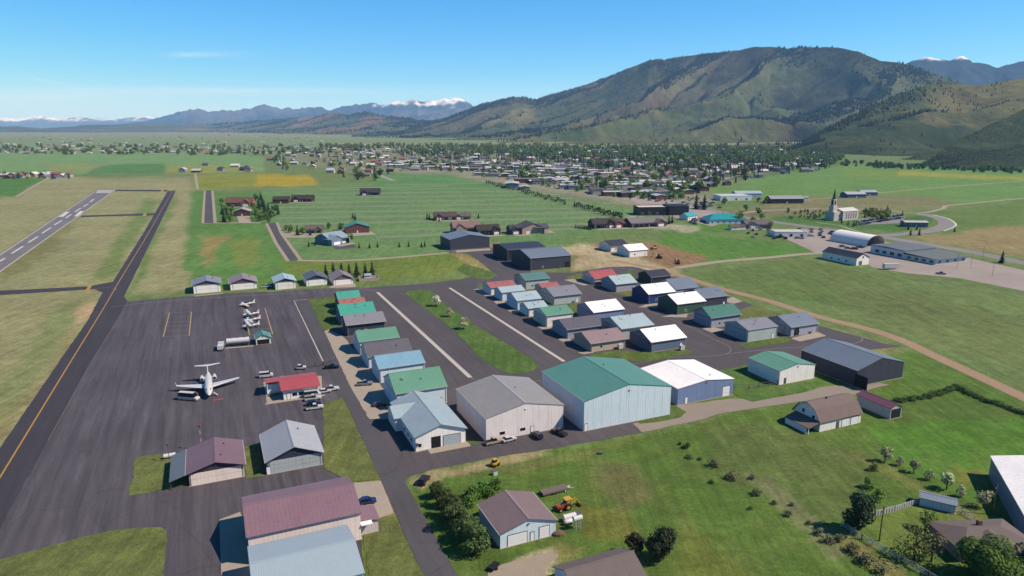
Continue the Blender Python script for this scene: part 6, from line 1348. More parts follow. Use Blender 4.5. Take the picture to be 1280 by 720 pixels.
    for x in (-3, -1.8):
        for s_ in (-1.3, .95): MB().tube((x, s_, .5), (x, s_ + .35, .5), .5, n=12).build('wheel', TYRE, o)
    MB().box(5.01, 6.4, -.1, .1, .8, .95).build('drawbar', STEEL, o)
    for k, (x, y) in enumerate(((686.5, 360), (722, 377), (775, 436.5), (852, 438))):
        q = px(x, y); o = thing('propane_tank', tuple(q), GA, ('white tank at the wall of the grey green roofed hangar', 'white box unit beside the grey roofed sage hangar', 'white cooling unit on the wall of the mauve roofed tan hangar', 'white cooling unit on the wall of the slate blue hangar')[k], 'tank')
        MB().box(-.9, .9, -.7, .7, .3, 2.2).build('case', WHT, o); MB().box(-.7, .7, -.5, .5, -.02, .3).build('foot', STEEL, o)
tanks()
# excavator-like bits on the dirt lot
for k, (x, y, lab) in enumerate(((817, 311.5, 'yellow excavator on the dirt lot by the white hangars'), (847, 330, 'dark red skip loader at the end of the gravel track'), (824, 323, 'dark excavator bucket and arm on the dirt lot'))):
    q = px(x, y); o = thing('excavator', tuple(q), .6 + k, lab, 'excavator'); c1 = (YLW, paint((96, 40, 34)), paint((52, 44, 40)))[k]
    for s_ in (-1.2, .6): MB().box(-2, 2, s_, s_ + .6, 0, .8).build('track', TYRE, o)
    MB().box(-1.6, 1.4, -1.1, 1.1, .85, 2.0).build('body', c1, o); MB().box(0, 1.3, -1, 0, 2.01, 3.0).build('cab', GL, o)
    MB().tube((1.2, .5, 1.6), (3.6, .5, 4.0), .22).build('boom', c1, o); MB().tube((3.6, .5, 4.0), (5.2, .5, 1.6), .18).build('stick', c1, o); MB().prism([(4.9, .6), (5.8, .8), (5.2, 1.6)], 'y', 0, 1.0).build('bucket', c1, o)
# ------------------------------------------------------------------ poles, gates and fences
def pole(label, x, y, h, arm=True, m=WOOD):
    q = px(x, y); o = thing('utility_pole', tuple(q), GA + .4, label, 'pole'); MB().tube((0, 0, -.3), (0, 0, h), .16, .11).build('shaft', m, o)
    if arm: MB().box(-1.1, 1.1, -.07, .07, h - 1.0, h - .82).build('crossarm', m, o)
pole('wooden pole standing in the fenced yard by the thin trees', 1099, 676, 8.5); pole('wooden pole behind the mauve brown hip roofed house', 1240, 643, 8.0)
def lamp_mast(label, x, y, h, red=False):
    q = px(x, y); o = thing('light_mast', tuple(q), 0, label, 'mast'); n = 6
    for i in range(n): MB().tube((0, 0, h * i / n), (0, 0, h * (i + 1) / n), .09, n=8).build('segment', (mat('mast_red', (190, 50, 44), .5, .05) if i % 2 else WHT) if red else STEEL, o)
    MB().box(-.35, .35, -.25, .25, h + .01, h + .35).build('lamp', mat('mast_red', (190, 50, 44), .5, .05) if red else STEEL, o)
lamp_mast('red and white striped mast behind the plum roofed hangar', 252.3, 562, 7.2, True); lamp_mast('thin steel mast beside the grey lean-to', 212, 577, 5.0)
for x, y in ((1196, 336), (1213, 335), (1228, 325), (1240, 346)): lamp_mast('slim steel lamp post on the gravel lot', x, y, 9.0); bpy.context.scene.collection.objects[-1]
for o in col.objects:
    if o.get('label') == 'slim steel lamp post on the gravel lot': o['group'] = 'lamp posts on the gravel lot'
q = px(212, 573); o = thing('propane_tank', tuple(q), GA, 'white tank at the corner of the grey lean-to on the grass', 'tank'); MB().tube((-1.4, 0, .9), (1.6, 0, .9), .6, n=14).build('tank', WHT, o); MB().box(-.9, -.7, -.4, .4, 0, .5).build('foot', STEEL, o); MB().box(.8, 1.0, -.4, .4, 0, .5).build('foot', STEEL, o)
WFEN = mat('white_rail', (214, 216, 224), .6, .06)
def rail_fence(label, pts, h=1.35, rails=3, step=2.4, m=WFEN, picket=False, mesh_=False):
    w = [Vector(px(*p)) for p in pts]; o = thing('fence', tuple(w[0]), 0, label, 'fence'); b = w[0]
    for a, c in zip(w, w[1:]):
        d = c - a; n = max(1, int(d.length / step))
        for i in range(n + 1):
            p = a.lerp(c, i / n) - b; MB().box(p.x - .07, p.x + .07, p.y - .07, p.y + .07, -.2, h + .08).build('post', m, o)
        for k in range(rails):
            z = h * (k + 1) / rails - .08; q = MB(); nn = Vector((-d.y, d.x, 0)).normalized() * .03; A, Cc = a - b + nn * 3.4, c - b + nn * 3.4
            q.rings([[A + nn + Vector((0, 0, z)), A - nn + Vector((0, 0, z)), A - nn + Vector((0, 0, z + .13)), A + nn + Vector((0, 0, z + .13))], [Cc + nn + Vector((0, 0, z)), Cc - nn + Vector((0, 0, z)), Cc - nn + Vector((0, 0, z + .13)), Cc + nn + Vector((0, 0, z + .13))]]).build('rail', m, o)
        if picket:
            q = int(d.length / .8); dn = d.normalized()
            for i in range(q):
                p = a.lerp(c, (i + .5) / q) - b + nn * -1.6; r = MB(); t = dn * .27; e = Vector((-dn.y, dn.x, 0)) * .02
                r.rings([[p - t - e, p + t - e, p + t + e, p - t + e], [p - t - e + Vector((0, 0, h)), p + t - e + Vector((0, 0, h)), p + t + e + Vector((0, 0, h)), p - t + e + Vector((0, 0, h))]]); r.build('picket', m, o)
rail_fence('white three rail fence running down beside the dark spruce', [(1051, 658), (1077, 675), (1160, 722), (1230, 762)])
rail_fence('white board fence between the dark spruce and the shed', [(1090, 646), (1118, 639), (1150, 629)], 1.3, 2, 2.4, picket=True)
rail_fence('short white rail fence between the shed and the ranch house', [(1193, 638), (1218, 651)])
CHAIN = mat('grey_mesh_fence', (120, 126, 120), .6, .1)
rail_fence('thin grey wire fence along the lawn by the mint roofed hangar', [(900, 486), (936, 487), (972, 481)], 1.7, 2, 4.0, CHAIN)
rail_fence('grey gate and fence by the access road at the office', [(384, 460), (404, 457), (420, 450)], 1.7, 4, 2.5, STEEL)

# ------------------------------------------------------------------ vegetation
def conifer_mb(h, r, tiers, boughs, rng, droop=.25):
    m = MB(); m.tube((0, 0, -.3), (0, 0, h * .92), h * .018 + .03, .02, n=6, mi=0)
    for t in range(tiers):
        f = t / (tiers - 1); z = h * (.06 + .9 * f); rad = (r * (1 - f) ** .7 + r * .05) * rng.uniform(.82, 1.1)
        for b in range(boughs):
            a = 2 * math.pi * (b + rng.random()) / boughs; L = rad * rng.uniform(.5, 1.15); w = rad * rng.uniform(3.2, 5.0) / (boughs + 4) + .05
            dz = -droop * L * rng.uniform(.6, 1.3); up = h / tiers * rng.uniform(.5, .9)
            ca, sa = math.cos(a), math.sin(a)
            tip = (ca * L, sa * L, z + dz); l = (ca * L * .55 - sa * w, sa * L * .55 + ca * w, z + dz * .4); rr_ = (ca * L * .55 + sa * w, sa * L * .55 - ca * w, z + dz * .4)
            top = (ca * L * .1, sa * L * .1, z + up)
            m.poly([top, l, tip], 1); m.poly([top, tip, rr_], 1); m.poly([tip, l, (0, 0, z - up * .2), rr_], 1)
    m.poly([(.05 * r, 0, h * .9), (-.05 * r, .04 * r, h * .9), (0, 0, h * 1.02)], 1)
    return m
def leafy_mb(h, r, n, size, rng, lobes=7, base=.28, limbs=5, squash=1.0):
    """trunk, limbs and a crown of leaf clumps gathered in uneven lobes"""
    m = MB(); m.tube((0, 0, -.3), (0, 0, h * .55), h * .03 + .04, h * .016, n=7, mi=0)
    L = []
    for i in range(lobes):
        a = 2 * math.pi * i / lobes + rng.uniform(-.5, .5); d = r * rng.uniform(.25, .62); z = h * rng.uniform(base + .12, .82)
        L.append((d * math.cos(a), d * math.sin(a), z, r * rng.uniform(.36, .6)))
    L.append((rng.uniform(-.1, .1) * r, rng.uniform(-.1, .1) * r, h * .82, r * .45)); L.append((0, 0, h * (base + .3), r * .6))
    for x, y, z, q in L[:limbs]: m.tube((0, 0, h * rng.uniform(.2, .45)), (x * .85, y * .85, z), h * .014 + .02, .015, n=5, mi=0)
    for i in range(n):
        x, y, z, q = L[rng.randrange(len(L))]
        while True:
            u = Vector((rng.uniform(-1, 1), rng.uniform(-1, 1), rng.uniform(-1, 1)))
            if .05 < u.length < 1: break
        u = u.normalized() * (u.length ** .45)
        c = Vector((x, y, z)) + Vector((u.x * q, u.y * q, u.z * q * .85 * squash)); c.z = max(c.z, h * base * .55)
        nrm = (u + Vector((rng.uniform(-.7, .7), rng.uniform(-.7, .7), rng.uniform(-.2, .9)))).normalized(); a = nrm.orthogonal().normalized(); b = nrm.cross(a); s_ = size * rng.uniform(.6, 1.35); t = rng.uniform(0, 6.28)
        a2 = a * math.cos(t) + b * math.sin(t); b2 = b * math.cos(t) - a * math.sin(t)
        m.poly([c - a2 * s_ - b2 * s_ * .5, c + a2 * s_ * .3 - b2 * s_ * .8, c + a2 * s_ + b2 * s_ * .3, c - a2 * s_ * .2 + b2 * s_ * .9], 1)
    return m
SPR = leaf_mat('spruce_needles', (44, 60, 44), .35, .1); LEAF = leaf_mat('spring_leaves', (124, 158, 78), .3, .3); LEAFD = leaf_mat('dark_leaves', (84, 118, 60), .3, .25); BLOS = leaf_mat('pale_blossom', (240, 244, 222), .15, .3); SAGE = leaf_mat('grey_brush', (126, 132, 100), .3, .2); LEAFY = leaf_mat('young_leaves', (150, 168, 92), .25, .35)
def split_tree(name, mb, leafm, loc, label, cat, group=None, rz=0, s=(1, 1, 1), cache={}, key=None):
    """thing > trunk, crown"""
    if key is None or key not in cache:
        t = MB(); cwn = MB()
        for f, mi in zip(mb.f, mb.m):
            d = cwn if mi else t; k = len(d.v); d.v += [mb.v[i] for i in f]; d.f.append(tuple(range(k, k + len(f)))); d.m.append(0)
        pair = (t.mesh('trunk', BARK), cwn.mesh('crown', leafm))
        if key is not None: cache[key] = pair
    else: pair = cache[key]
    o = thing(name, tuple(loc), rz, label, cat, group); o.scale = s
    link('trunk', pair[0], o); link('crown', pair[1], o)
    return o
rg = random.Random(21)
# near trees
split_tree('spruce_tree', leafy_mb(9.6, 3.3, 3600, .24, rg, 16, .06, 6, 1.3), leaf_mat('near_spruce', (64, 84, 56), .35, .1), px(1072, 663), 'tall dark spruce beside the white rail fence', 'tree')
split_tree('spruce_tree', leafy_mb(8.4, 3.5, 3600, .24, rg, 16, .04, 6, 1.2), leaf_mat('near_spruce', (64, 84, 56), .35, .1), px(824, 702), 'broad dark spruce alone on the meadow by the gravel drive', 'tree')
split_tree('small_tree', leafy_mb(5.2, 2.3, 700, .3, rg), leaf_mat('purple_green_leaves', (74, 72, 54), .3, .2), px(794, 693), 'dark reddish small tree leaning against the broad spruce', 'tree')
split_tree('broadleaf_tree', leafy_mb(10.0, 6.4, 9000, .27, rg, 16, .10), leaf_mat('summer_leaves', (112, 156, 72), .3, .3), px(1236, 728), 'big round green tree in front of the mauve brown roofed house', 'tree')
split_tree('broadleaf_tree', leafy_mb(6.5, 4.0, 1500, .3, rg, 8, .1), LEAFD, px(1290, 724), 'green tree beside the big round tree at the ranch house', 'tree')
split_tree('thin_tree', leafy_mb(9.0, 4.6, 520, .24, rg, 10, .1, 10), LEAFY, px(1142, 700), 'thin spring tree with sparse leaves in the fenced yard', 'tree')
split_tree('thin_tree', leafy_mb(7.0, 3.4, 420, .22, rg, 8, .1, 8), leaf_mat('grey_twigs', (112, 108, 84), .25, .2), px(1164, 702), 'greyish twiggy tree at the wall of the ranch house', 'tree')
split_tree('thin_tree', leafy_mb(5.0, 2.6, 480, .24, rg, 6, .1, 6), LEAF, px(1158, 662), 'small green tree below the blue grey roofed shed', 'tree')
for i, (x, y, s_) in enumerate(((545, 622, .75), (553, 634, .85), (563, 648, 1.0), (573, 662, 1.05), (583, 676, 1.1), (594, 692, 1.15))):
    split_tree('hedgerow_tree', leafy_mb(6.6, 2.9, 2200, .21, rg, 11, .04), leaf_mat('hedgerow_leaves', (96, 116, 66), .3, .25), px(x, y), '%s bushy dark green tree in the hedgerow between road and garage' % ('small' if s_ < .9 else 'large'), 'tree', 'hedgerow trees by the road', rg.uniform(0, 6), (s_, s_, s_ * .95))
for i, (x, y, s_) in enumerate(((592, 622, 1.0), (602, 615, .9), (586, 632, .9), (618, 609, .8), (612, 620, .8))):
    split_tree('leafy_bush', leafy_mb(2.9, 2.6, 420, .28, rg, 7, .02), leaf_mat('bright_bush', (104, 146, 62), .3, .25), px(x, y), 'low bright green bush behind the left wall of the mauve garage', 'bush', 'bushes behind the garage', rg.uniform(0, 6), (s_, s_, s_))
for i, (x, y, s_, lab) in enumerate(((546, 383, 1.1, 'white blossoming tree at the north end of the long lawn island'), (561.5, 396, .85, 'pale blossoming tree in the middle of the long lawn island'), (579, 411.5, 1.05, 'cream blossoming tree at the south of the three on the lawn island'))):
    split_tree('blossom_tree', leafy_mb(5.4, 2.5, 460, .3, rg, 7, .2), BLOS if i == 0 else leaf_mat('green_blossom', (214, 222, 172), .2, .3), px(x, y), lab, 'tree', None, 0, (s_, s_, s_))
for i, (x, y, s_) in enumerate(((1106, 577, 1.25), (1125, 582, .75), (1142, 591, 1.0), (1162, 600, .8), (1183, 612, 1.3), (1201, 621, .8), (1229, 635, 1.2))):
    split_tree('blossom_tree', leafy_mb(3.9, 1.7, 260, .22, rg, 6, .2), leaf_mat('orchard_blossom', (206, 216, 172), .2, .3), px(x, y), '%s pale blossoming tree in the orchard row on the lawn' % ('large' if s_ > .9 else 'small'), 'tree', 'orchard row on the lawn', rg.uniform(0, 6), (s_, s_, s_))
for i, (x, y, s_) in enumerate(((1092, 588, .8), (1086, 610, 1.0), (1098, 625, 1.0))):
    split_tree('leafy_bush', leafy_mb(3.0, 1.9, 260, .24, rg, 6, .02), LEAF, px(x, y), 'green bush in the rough grass above the dark spruce', 'bush', 'bushes above the spruce', rg.uniform(0, 6), (s_, s_, s_))
for i, (x, y, s_) in enumerate(((858, 560, .9), (862, 573, .8), (875, 575, .55), (892, 583, 1.2), (914, 599, 1.25), (889, 604, .6), (940, 599, .7), (946, 619, .9), (968, 630, .6), (985, 645, .8), (938, 637, .5), (1012, 655, .6), (1023, 668, .9), (1036, 678, 1.0), (990, 632, .5), (850, 556, .5), (1065, 690, 1.2), (1082, 704, 1.4), (1100, 716, 1.1), (1048, 676, .9))):
    split_tree('meadow_bush', leafy_mb(2.4, 1.9, 300, .2, rg, 6, .02), SAGE if i % 5 else LEAFD, px(x, y), ('%s %s shrub in the scattered line across the front meadow' % ('large' if s_ > .85 else 'small', 'grey green' if i % 5 else 'dark green')), 'bush', 'meadow shrubs', rg.uniform(0, 6), (s_ * .85, s_ * .85, s_ * .7))
# hedge of shrubs by the paddock
hedge = smooth_line([(1122, 502), (1150, 498), (1180, 491), (1195, 486), (1215, 495), (1250, 508), (1290, 522), (1340, 540)], 6)
for i, (x, y) in enumerate(hedge):
    split_tree('hedge_shrub', leafy_mb(2.2, 2.4, 200, .26, rg, 6, .02) if i < 5 else MB(), LEAFD, px(x, y + rg.uniform(-1, 1)), 'dark green shrub of the hedge bending round the paddock', 'bush', 'paddock hedge', rg.uniform(0, 6), (.8, .8, rg.uniform(.4, .6)), key='hedge%d' % (i % 5))
# medium trees: conifers by the far hangars, round the houses, the church, the field edge
def mid(kind, x, y, s_, label, group, name=None):
    k = rg.randrange(3); key = kind + str(k)
    if kind == 'c': mb = conifer_mb(9, 2.9, 10, 9, rg); lm = SPR
    elif kind == 'd': mb = leafy_mb(8, 3.4, 260, .55, rg, 7, .15); lm = LEAF
    elif kind == 'p': mb = leafy_mb(9, 2.0, 240, .5, rg, 7, .08); lm = LEAFD
    else: mb = leafy_mb(7, 3.2, 200, .5, rg, 7, .12); lm = LEAFY
    split_tree(name or dict(c='conifer_tree', d='broadleaf_tree', p='poplar_tree', y='young_tree')[kind], mb, lm, px(x, y), label, 'tree', group, rg.uniform(0, 6), (s_, s_, s_), key=key)
for x in (407.5, 417, 427.5, 437, 446, 457, 465.5): mid('c', x, 347 + rg.uniform(-1, 1), rg.uniform(.95, 1.2), 'dark conifer in the row behind the far apron hangars', 'conifers behind the far hangars')
for x, y, k, s_ in ((280, 277, 'c', 1.3), (284, 272, 'c', 1.2), (287, 278, 'd', 1.2), (283, 266, 'd', 1.1), (278, 268, 'c', 1.0), (290, 264, 'd', .9), (320, 273, 'd', 1.3), (325, 276, 'd', 1.2), (331, 275, 'd', 1.2), (324, 262, 'c', 1.7), (328, 258, 'c', 1.5), (331, 266, 'c', 1.5), (336, 268, 'c', 1.4), (341, 270, 'c', 1.3), (338, 274, 'd', 1.2), (345, 264, 'd', 1.0), (348, 268, 'c', 1.1), (278, 256, 'd', 1.0), (320, 250, 'd', 1.0), (326, 250, 'c', 1.1), (316, 262, 'd', .9), (289, 270, 'c', .9), (335, 279, 'd', .9)):
    mid(k, x, y, s_ * 1.05, '%s in the grove round the brown ranch house' % dict(c='dark conifer', d='green broadleaf tree')[k], 'grove at the brown ranch house')
for x, y, k, s_ in ((363, 291, 'd', 1.1), (372, 294, 'c', 1.2), (378, 293, 'd', 1.0), (358, 288, 'y', 1.0), (388, 294, 'c', .8), (401, 289, 'y', .9), (411, 286, 'd', .9), (426, 288, 'd', 1.1), (436, 303, 'c', .8), (440, 300, 'd', .7), (386, 308, 'c', .6), (444, 275, 'c', .9), (441, 273, 'c', .8), (394, 307, 'c', .5)):
    mid(k, x, y, s_ * .85, '%s round the slate blue house at the taxi street' % dict(c='dark conifer', d='green broadleaf tree', y='pale spring tree')[k], 'trees at the slate blue house')
for x, y in ((449, 310), (462, 310), (472, 309), (499, 309), (511, 308.5), (531, 308), (527, 309)): mid('c', x, y, .5, 'small conifer in a line on the grass by the taxi street', 'line of small conifers')
for x, y in ((537, 275), (543, 276), (549, 277), (598, 273), (534, 274)): mid('c', x, y, rg.uniform(.6, .8), 'small conifer by the house in the hay field', 'conifers at the hay field house')
for i in range(9): mid('c', 719 + i * 2.4, 285 + i * .3, .45, 'tiny conifer in the windbreak row before the dark brown house', 'windbreak row')
for i in range(70):
    x = 608 + i * 2.45
    if i in (15, 16, 17, 41, 42, 43, 44): continue
    mid('p' if i % 5 else 'c', x, 229.5 + (x - 608) * .262 + rg.uniform(-.5, .5), rg.uniform(.6, .85), '%s in the long row along the hay field edge' % ('slim poplar' if i % 5 else 'dark conifer'), 'tree row on the hay field edge')
for x, y, s_ in ((870, 261, 2.0), (880, 262, 1.9)): mid('c', x, y, s_, 'tall dark conifer, one of the pair between the stores', 'pair of tall conifers')
for x, y, k, s_ in ((905, 256, 'd', 1.2), (922, 279, 'y', 1.6), (931, 282, 'c', .8), (925, 277, 'd', 1.3), (952, 275, 'y', 1.2), (948, 268, 'd', 1.0), (932, 264, 'd', 1.0), (840, 279, 'c', .9), (836, 280, 'c', .9), (829, 279, 'c', 1.0), (810, 269, 'd', .8), (803, 268, 'd', .8), (963, 285, 'y', 1.0), (941, 280, 'd', .9), (956, 255, 'd', 1.0), (948, 253, 'd', .9), (1252, 329, 'c', 1.0)):
    mid(k, x, y, s_, '%s among the shops by the highway' % dict(c='dark conifer', d='green broadleaf tree', y='pale spring tree')[k], 'trees among the highway shops')
for i in range(34):
    k = rg.choice('cdyydy'); mid(k, rg.uniform(1080, 1110), rg.uniform(264, 276), rg.uniform(.6, 1.0), '%s in the church garden' % dict(c='small dark conifer', d='green broadleaf tree', y='pale spring tree')[k], 'trees of the church garden')
for i in range(30): mid('c' if i % 4 == 0 else ('y' if i % 2 else 'd'), rg.uniform(985, 1036), rg.uniform(264, 275), rg.uniform(.35, .6), '%s in the flower garden beside the church' % ('small dark conifer' if i % 4 == 0 else ('small pale tree' if i % 2 else 'small green tree')), 'church flower garden trees')
for x, y in ((1060, 281), (1067, 283), (1070, 282), (1135, 287), (1146, 287), (1138, 294), (1149, 294), (1128, 269), (1113, 267), (1193, 290), (1052, 279), (1010, 268), (1000, 267), (985, 266)): mid('c', x, y, rg.uniform(.5, .75), 'small dark conifer beside the church loop road', 'conifers at the church loop')
# ------------------------------------------------------------------ the town: houses, halls and trees one can tell apart
def in_poly(x, y, poly):
    c = False; n = len(poly)
    for i in range(n):
        x0, y0 = poly[i]; x1, y1 = poly[(i + 1) % n]
        if (y0 > y) != (y1 > y) and x < (x1 - x0) * (y - y0) / (y1 - y0) + x0: c = not c
    return c
TOWN = [(330, 197), (400, 188), (520, 184.5), (760, 184), (1000, 187), (1050, 198), (1040, 212), (960, 221), (880, 238), (860, 250), (800, 254), (700, 238), (640, 226), (560, 215), (490, 216), (470, 228), (430, 224), (400, 214), (340, 212)]
rt = random.Random(77); placed = []
def free(x, y, gx, gy):
    for a, b in placed:
        if abs(a - x) < gx and abs(b - y) < gy: return False
    placed.append((x, y)); return True
HW = [('white', (216, 214, 208)), ('cream', (206, 192, 166)), ('grey', (150, 150, 152)), ('brown', (120, 92, 74)), ('red brick', (146, 92, 80)), ('pale blue', (160, 176, 188))]
HR = [('grey', (128, 124, 126)), ('brown', (116, 94, 84)), ('dark', (74, 70, 74)), ('white', (232, 230, 226)), ('reddish', (150, 98, 92)), ('pale metal', (196, 204, 210))]
hc = {}
def town_house(x, y, k, halls=False):
    wn_, wc = HW[rt.choice((0, 0, 1, 1, 2, 3, 4, 5))]; rn, rc = HR[rt.choice((0, 0, 1, 2, 3, 3, 4, 5, 5))] if not halls else HR[rt.choice((0, 3, 3, 5, 5, 0, 1))]
    v = rt.randrange(2); key = (wn_, rn, halls, v)
    if key not in hc:
        if halls:
            L, Sd, He, Hr = ((22, 14, 4.8, 6.2), (32, 17, 5.6, 6.6))[v]
        else: L, Sd, He, Hr = ((16, 10, 3.6, 6.6), (13, 11, 5.2, 8.2))[v]
        w = gable_mb(L, Sd, He, Hr); n0 = len(w.f)
        for i in range(4 if not halls else 6):
            nn = 4 if not halls else 6; c_ = -L / 2 + L * (i + .5) / nn
            w.box(c_ - .8, c_ + .8, -Sd / 2 - .06, -Sd / 2 - .01, 1.0, 2.4, 1)
        ww = w.mesh('wall', [mat('town_wall_' + wn_, wc, .8, .08, .2), GLASS])
        r, cc = slab_roof(L, Sd, He, Hr, .5, .2); rm_ = r.mesh('roof', mat('town_roof_' + rn, rc, .7, .1, .3))
        hc[key] = (ww, rm_)
    ww, rm_ = hc[key]; p = px(x, y)
    kind = 'hall' if halls else 'house'
    o = thing('town_' + kind, tuple(p), GA - .35 + rt.choice((0, math.pi / 2)) + rt.uniform(-.08, .08), '%s walled %s with %s roof among the town trees' % (wn_, ('small shop hall', 'large shop hall')[v] if halls else ('low house', 'tall house')[v], rn), kind, '%s walled %s roofed town %ss' % (wn_, rn, kind))
    s_ = rt.uniform(.85, 1.2); o.scale = (s_, s_, s_)
    link('wall', ww, o); link('roof', rm_, o)
n = 0; tries = 0
CORE = [(480, 203), (600, 203), (700, 206), (800, 222), (880, 238), (850, 250), (780, 248), (690, 235), (640, 225), (560, 214), (490, 214)]
while n < 160 and tries < 40000:
    tries += 1; x = rt.uniform(480, 890); y = rt.uniform(203, 251)
    if in_poly(x, y, CORE) and free(x, y, 4.5 + (y - 200) * .18, 1.0 + (y - 200) * .05): town_house(x, y, n, True); n += 1
n = 0; tries = 0
while n < 275 and tries < 60000:
    tries += 1; x = rt.uniform(330, 1050); y = 186 + (rt.random() ** 1.25) * 62
    if in_poly(x, y, TOWN) and not (in_poly(x, y, CORE) and rt.random() < .7) and free(x, y, 5 + (y - 186) * .2, .9 + (y - 186) * .05): town_house(x, y, n); n += 1
for x, y in ((655, 237), (640, 234), (700, 228), (718, 230), (760, 236), (1020, 203), (1030, 206), (1000, 209), (975, 214)): town_house(x, y, 0, True)
# farm groups in the left fields
for i in range(16): town_house(rt.uniform(0, 88), 222 + rt.uniform(-1.5, 1.5), 0)
for i in range(8): town_house(rt.uniform(228, 320), rt.uniform(206, 216), 0)
# town trees
CONS = [conifer_mb(13, 2.9, 7, 6, rg).mesh('conifer_tree', [BARK, SPR]) for _ in range(4)]
DECS = [leafy_mb(11.5, 5.4, 170, 1.0, rg, 8, .10, 3).mesh('broadleaf_tree', [BARK, (LEAF, LEAFY, LEAFD, LEAF)[i]]) for i in range(4)]
def town_tree(kind, x, y, where, s_):
    p = px(x, y); k = rt.randrange(4); me = (CONS if kind == 'c' else DECS)[k]
    o = link('conifer_tree' if kind == 'c' else 'broadleaf_tree', me); o.location = tuple(p); o.rotation_euler = (0, 0, rt.uniform(0, 6.28)); o.scale = (s_ * rt.uniform(.9, 1.1), s_ * rt.uniform(.9, 1.1), s_)
    look = ('tall' if s_ > 1.2 else ('small' if s_ < .95 else 'middling')) + ' ' + ('dark conifer' if kind == 'c' else ('green', 'pale green', 'dark green', 'green')[k] + ' broadleaf tree')
    o['label'] = '%s among %s' % (look, where); o['category'] = 'tree'; o['group'] = '%ss among %s' % (look, where)
FOREST = [(640, 185), (1000, 187), (1045, 198), (1030, 210), (960, 218), (880, 226), (780, 220), (700, 212), (640, 207)]
for kind in 'cd':
    n = 0
    while n < 285:
        x = rt.uniform(340, 1050); y = 186.5 + (rt.random() ** 1.1) * 58
        if not in_poly(x, y, TOWN): continue
        f = in_poly(x, y, FOREST)
        if not f and rt.random() < (.35 if y < 212 else .6): continue
        if kind == 'c' and x < 560 and rt.random() < .4: continue
        town_tree(kind, x, y, 'the wooded streets below the mountain' if f else ('the shop halls of the town' if in_poly(x, y, CORE) else 'the houses at the open edge of the town'), rt.uniform(.8, 1.5)); n += 1
# the rest of the town's trees read as one mass
def tree_mass(name, label, meshes, mats_, n, sampler, smin, smax, rng):
    V_ = []; Fm = []; Mi = []; off = 0
    data = []
    for me in meshes:
        v = np.array([q.co[:] for q in me.vertices]); tri = []; mi = []
        for p in me.polygons:
            vs_ = list(p.vertices)
            for k in range(1, len(vs_) - 1): tri.append((vs_[0], vs_[k], vs_[k + 1])); mi.append(p.material_index)
        data.append((v, np.array(tri), np.array(mi)))
    for i in range(n):
        x, y = sampler(); p = px(x, y); v, t, mi = data[rng.randrange(len(data))]; a = rng.uniform(0, 6.28); s_ = rng.uniform(smin, smax)
        c, s2 = math.cos(a), math.sin(a); w = v * s_; V_.append(np.stack([w[:, 0] * c - w[:, 1] * s2 + p[0], w[:, 0] * s2 + w[:, 1] * c + p[1], w[:, 2]], -1)); Fm.append(t + off); Mi.append(mi); off += len(v)
    me = np_mesh(name, np.concatenate(V_), np.concatenate(Fm), mats_[0])
    for m_ in mats_[1:]: me.materials.append(m_)
    me.polygons.foreach_set('material_index', np.concatenate(Mi).astype(np.int32))
    link(name, me, kind='stuff', label=label, category='trees')
C2 = [conifer_mb(13, 3.1, 5, 5, rg).mesh('m', [BARK, SPR]) for _ in range(3)]; D2 = [leafy_mb(11.5, 5.4, 80, 1.4, rg, 7, .08, 0).mesh('m', [BARK, LEAF]) for _ in range(3)]
def smp_poly(poly, x0, x1, y0, y1):
    def f():
        while True:
            x = rt.uniform(x0, x1); y = rt.uniform(y0, y1)
            if in_poly(x, y, poly): return x, y
    return f
tree_mass('town_woodland', 'green woodland mass filling the town below the mountain', D2, [BARK, LEAF], 1500, smp_poly([(560, 184), (1000, 185), (1060, 198), (1040, 206), (900, 208), (780, 202), (640, 195), (480, 192)], 480, 1060, 184, 208), .8, 1.4, rt)
tree_mass('town_conifers', 'dark conifer mass filling the town below the mountain', C2, [BARK, SPR], 1300, smp_poly([(560, 186), (1000, 187), (1050, 199), (1020, 212), (900, 220), (780, 214), (640, 204), (500, 196)], 480, 1060, 185, 220), .8, 1.35, rt)
tree_mass('shop_street_trees', 'green trees and shrubs lining the shop streets of the town', D2, [BARK, LEAF], 260, smp_poly(CORE, 480, 890, 203, 251), .45, .95, rt)
tree_mass('valley_trees', 'pale green tree belts in the far left of the valley', D2, [BARK, LEAF], 330, smp_poly([(-200, 183), (480, 182), (480, 191), (330, 195), (-200, 192)], -200, 480, 180, 195), .9, 1.5, rt)
tree_mass('riverside_trees', 'tree belt along the foot of the hills', D2, [BARK, LEAFY], 500, smp_poly([(400, 181), (1010, 182), (1030, 188), (400, 186)], 400, 1030, 181, 188), .9, 1.5, rt)
tree_mass('hill_foot_trees', 'bushes and trees along the foot of the right hills', D2, [BARK, LEAFD], 160, smp_poly([(1040, 203), (1160, 208), (1280, 214), (1280, 218), (1150, 213), (1040, 208)], 1040, 1280, 203, 218), .5, 1.0, rt)
tree_mass('field_conifers', 'dark conifers round the farms of the left fields', C2, [BARK, SPR], 40, smp_poly([(0, 220), (90, 220), (90, 224), (0, 224)], 0, 90, 220, 224), .5, 1.0, rt)
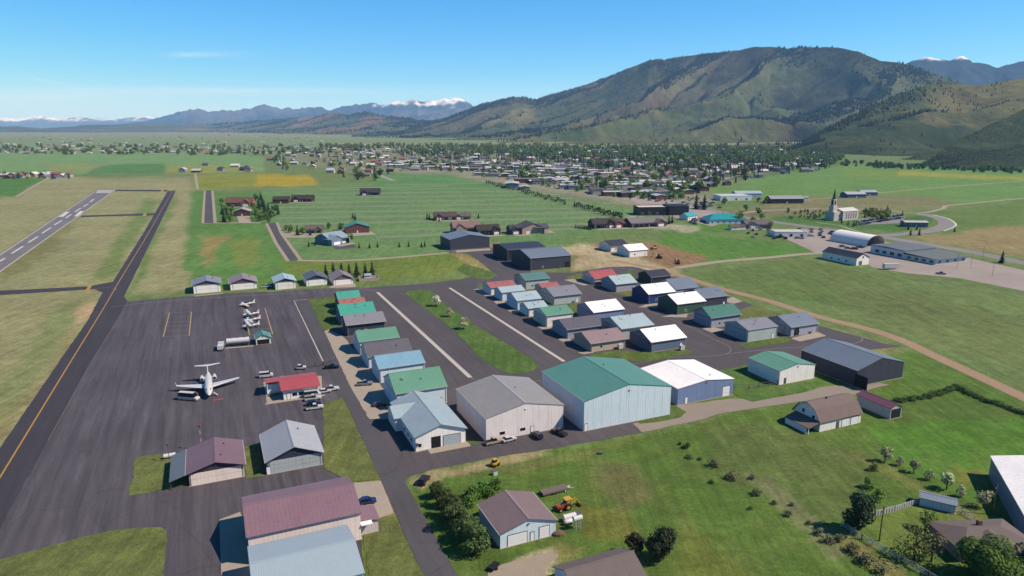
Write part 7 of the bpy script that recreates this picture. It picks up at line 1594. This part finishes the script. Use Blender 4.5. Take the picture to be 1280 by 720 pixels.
# houses of the town too deep among the trees to tell apart
m = MB()
for i in range(420):
    x, y = smp_poly([(420, 187), (560, 185), (1000, 187), (1040, 199), (980, 212), (860, 226), (720, 214), (560, 205), (430, 205)], 420, 1040, 185, 226)()
    p = px(x, y); a, b, h_ = rt.uniform(9, 20), rt.uniform(7, 12), rt.uniform(5, 8); mi = rt.choice((0, 0, 1, 1, 2, 3)); an = GA - .35 + rt.choice((0, 1.57)); ca, sa = math.cos(an), math.sin(an)
    k = len(m.v); m.prism([(-b / 2, 0), (b / 2, 0), (b / 2, h_ * .6), (0, h_), (-b / 2, h_ * .6)], 'x', -a / 2, a / 2, mi)
    for j in range(k, len(m.v)): v = m.v[j]; m.v[j] = (v[0] * ca - v[1] * sa + p[0], v[0] * sa + v[1] * ca + p[1], v[2])
m.build('town_backdrop', [mat('far_white', (226, 224, 220), .7, .1), mat('far_grey', (150, 148, 150), .8, .1), mat('far_pink', (170, 120, 112), .8, .1), mat('far_blue', (170, 184, 196), .7, .1)], fix=False, kind='stuff', label='remaining small houses of the town half hidden by trees', category='buildings')
# far specks of buildings in the valley: too far to tell one from the next
m = MB()
for i in range(330):
    x = rt.uniform(-60, 480); y = 181.5 + rt.random() ** 1.4 * 11 if rt.random() < .7 else rt.uniform(166, 181)
    p = px(x, y); a, b, h_ = rt.uniform(8, 24), rt.uniform(6, 12), rt.uniform(4, 7); mi = rt.randrange(4)
    k = len(m.v); m.prism([(-b / 2, 0), (b / 2, 0), (b / 2, h_ * .7), (0, h_), (-b / 2, h_ * .7)], 'x', -a / 2, a / 2, mi)
    for j in range(k, len(m.v)): v = m.v[j]; m.v[j] = (v[0] + p[0], v[1] + p[1], v[2])
m.build('valley_buildings', [mat('far_white', (226, 224, 220), .7, .1), mat('far_grey', (150, 148, 150), .8, .1), mat('far_pink', (170, 120, 112), .8, .1), mat('far_blue', (170, 184, 196), .7, .1)], fix=False, kind='stuff', label='scattered far buildings of the next settlement in the valley', category='buildings')

# ------------------------------------------------------------------ the air
hz = MB().box(-46000, 30000, -1500, 40000, -8, 1700)
hm = bpy.data.materials.new('haze_air'); hm.use_nodes = True; ht = hm.node_tree
for n in list(ht.nodes):
    if n.type != 'OUTPUT_MATERIAL': ht.nodes.remove(n)
pv = ht.nodes.new('ShaderNodeVolumePrincipled'); pv.inputs['Color'].default_value = (0.32, 0.58, 1.0, 1); pv.inputs['Absorption Color'].default_value = (1, 1, 1, 1); pv.inputs['Density'].default_value = 3.2e-5; pv.inputs['Anisotropy'].default_value = 0.1
ht.links.new(pv.outputs[0], ht.nodes['Material Output'].inputs['Volume'])
hz.build('haze', hm, kind='stuff', label='thin blue air over the whole valley', category='haze')
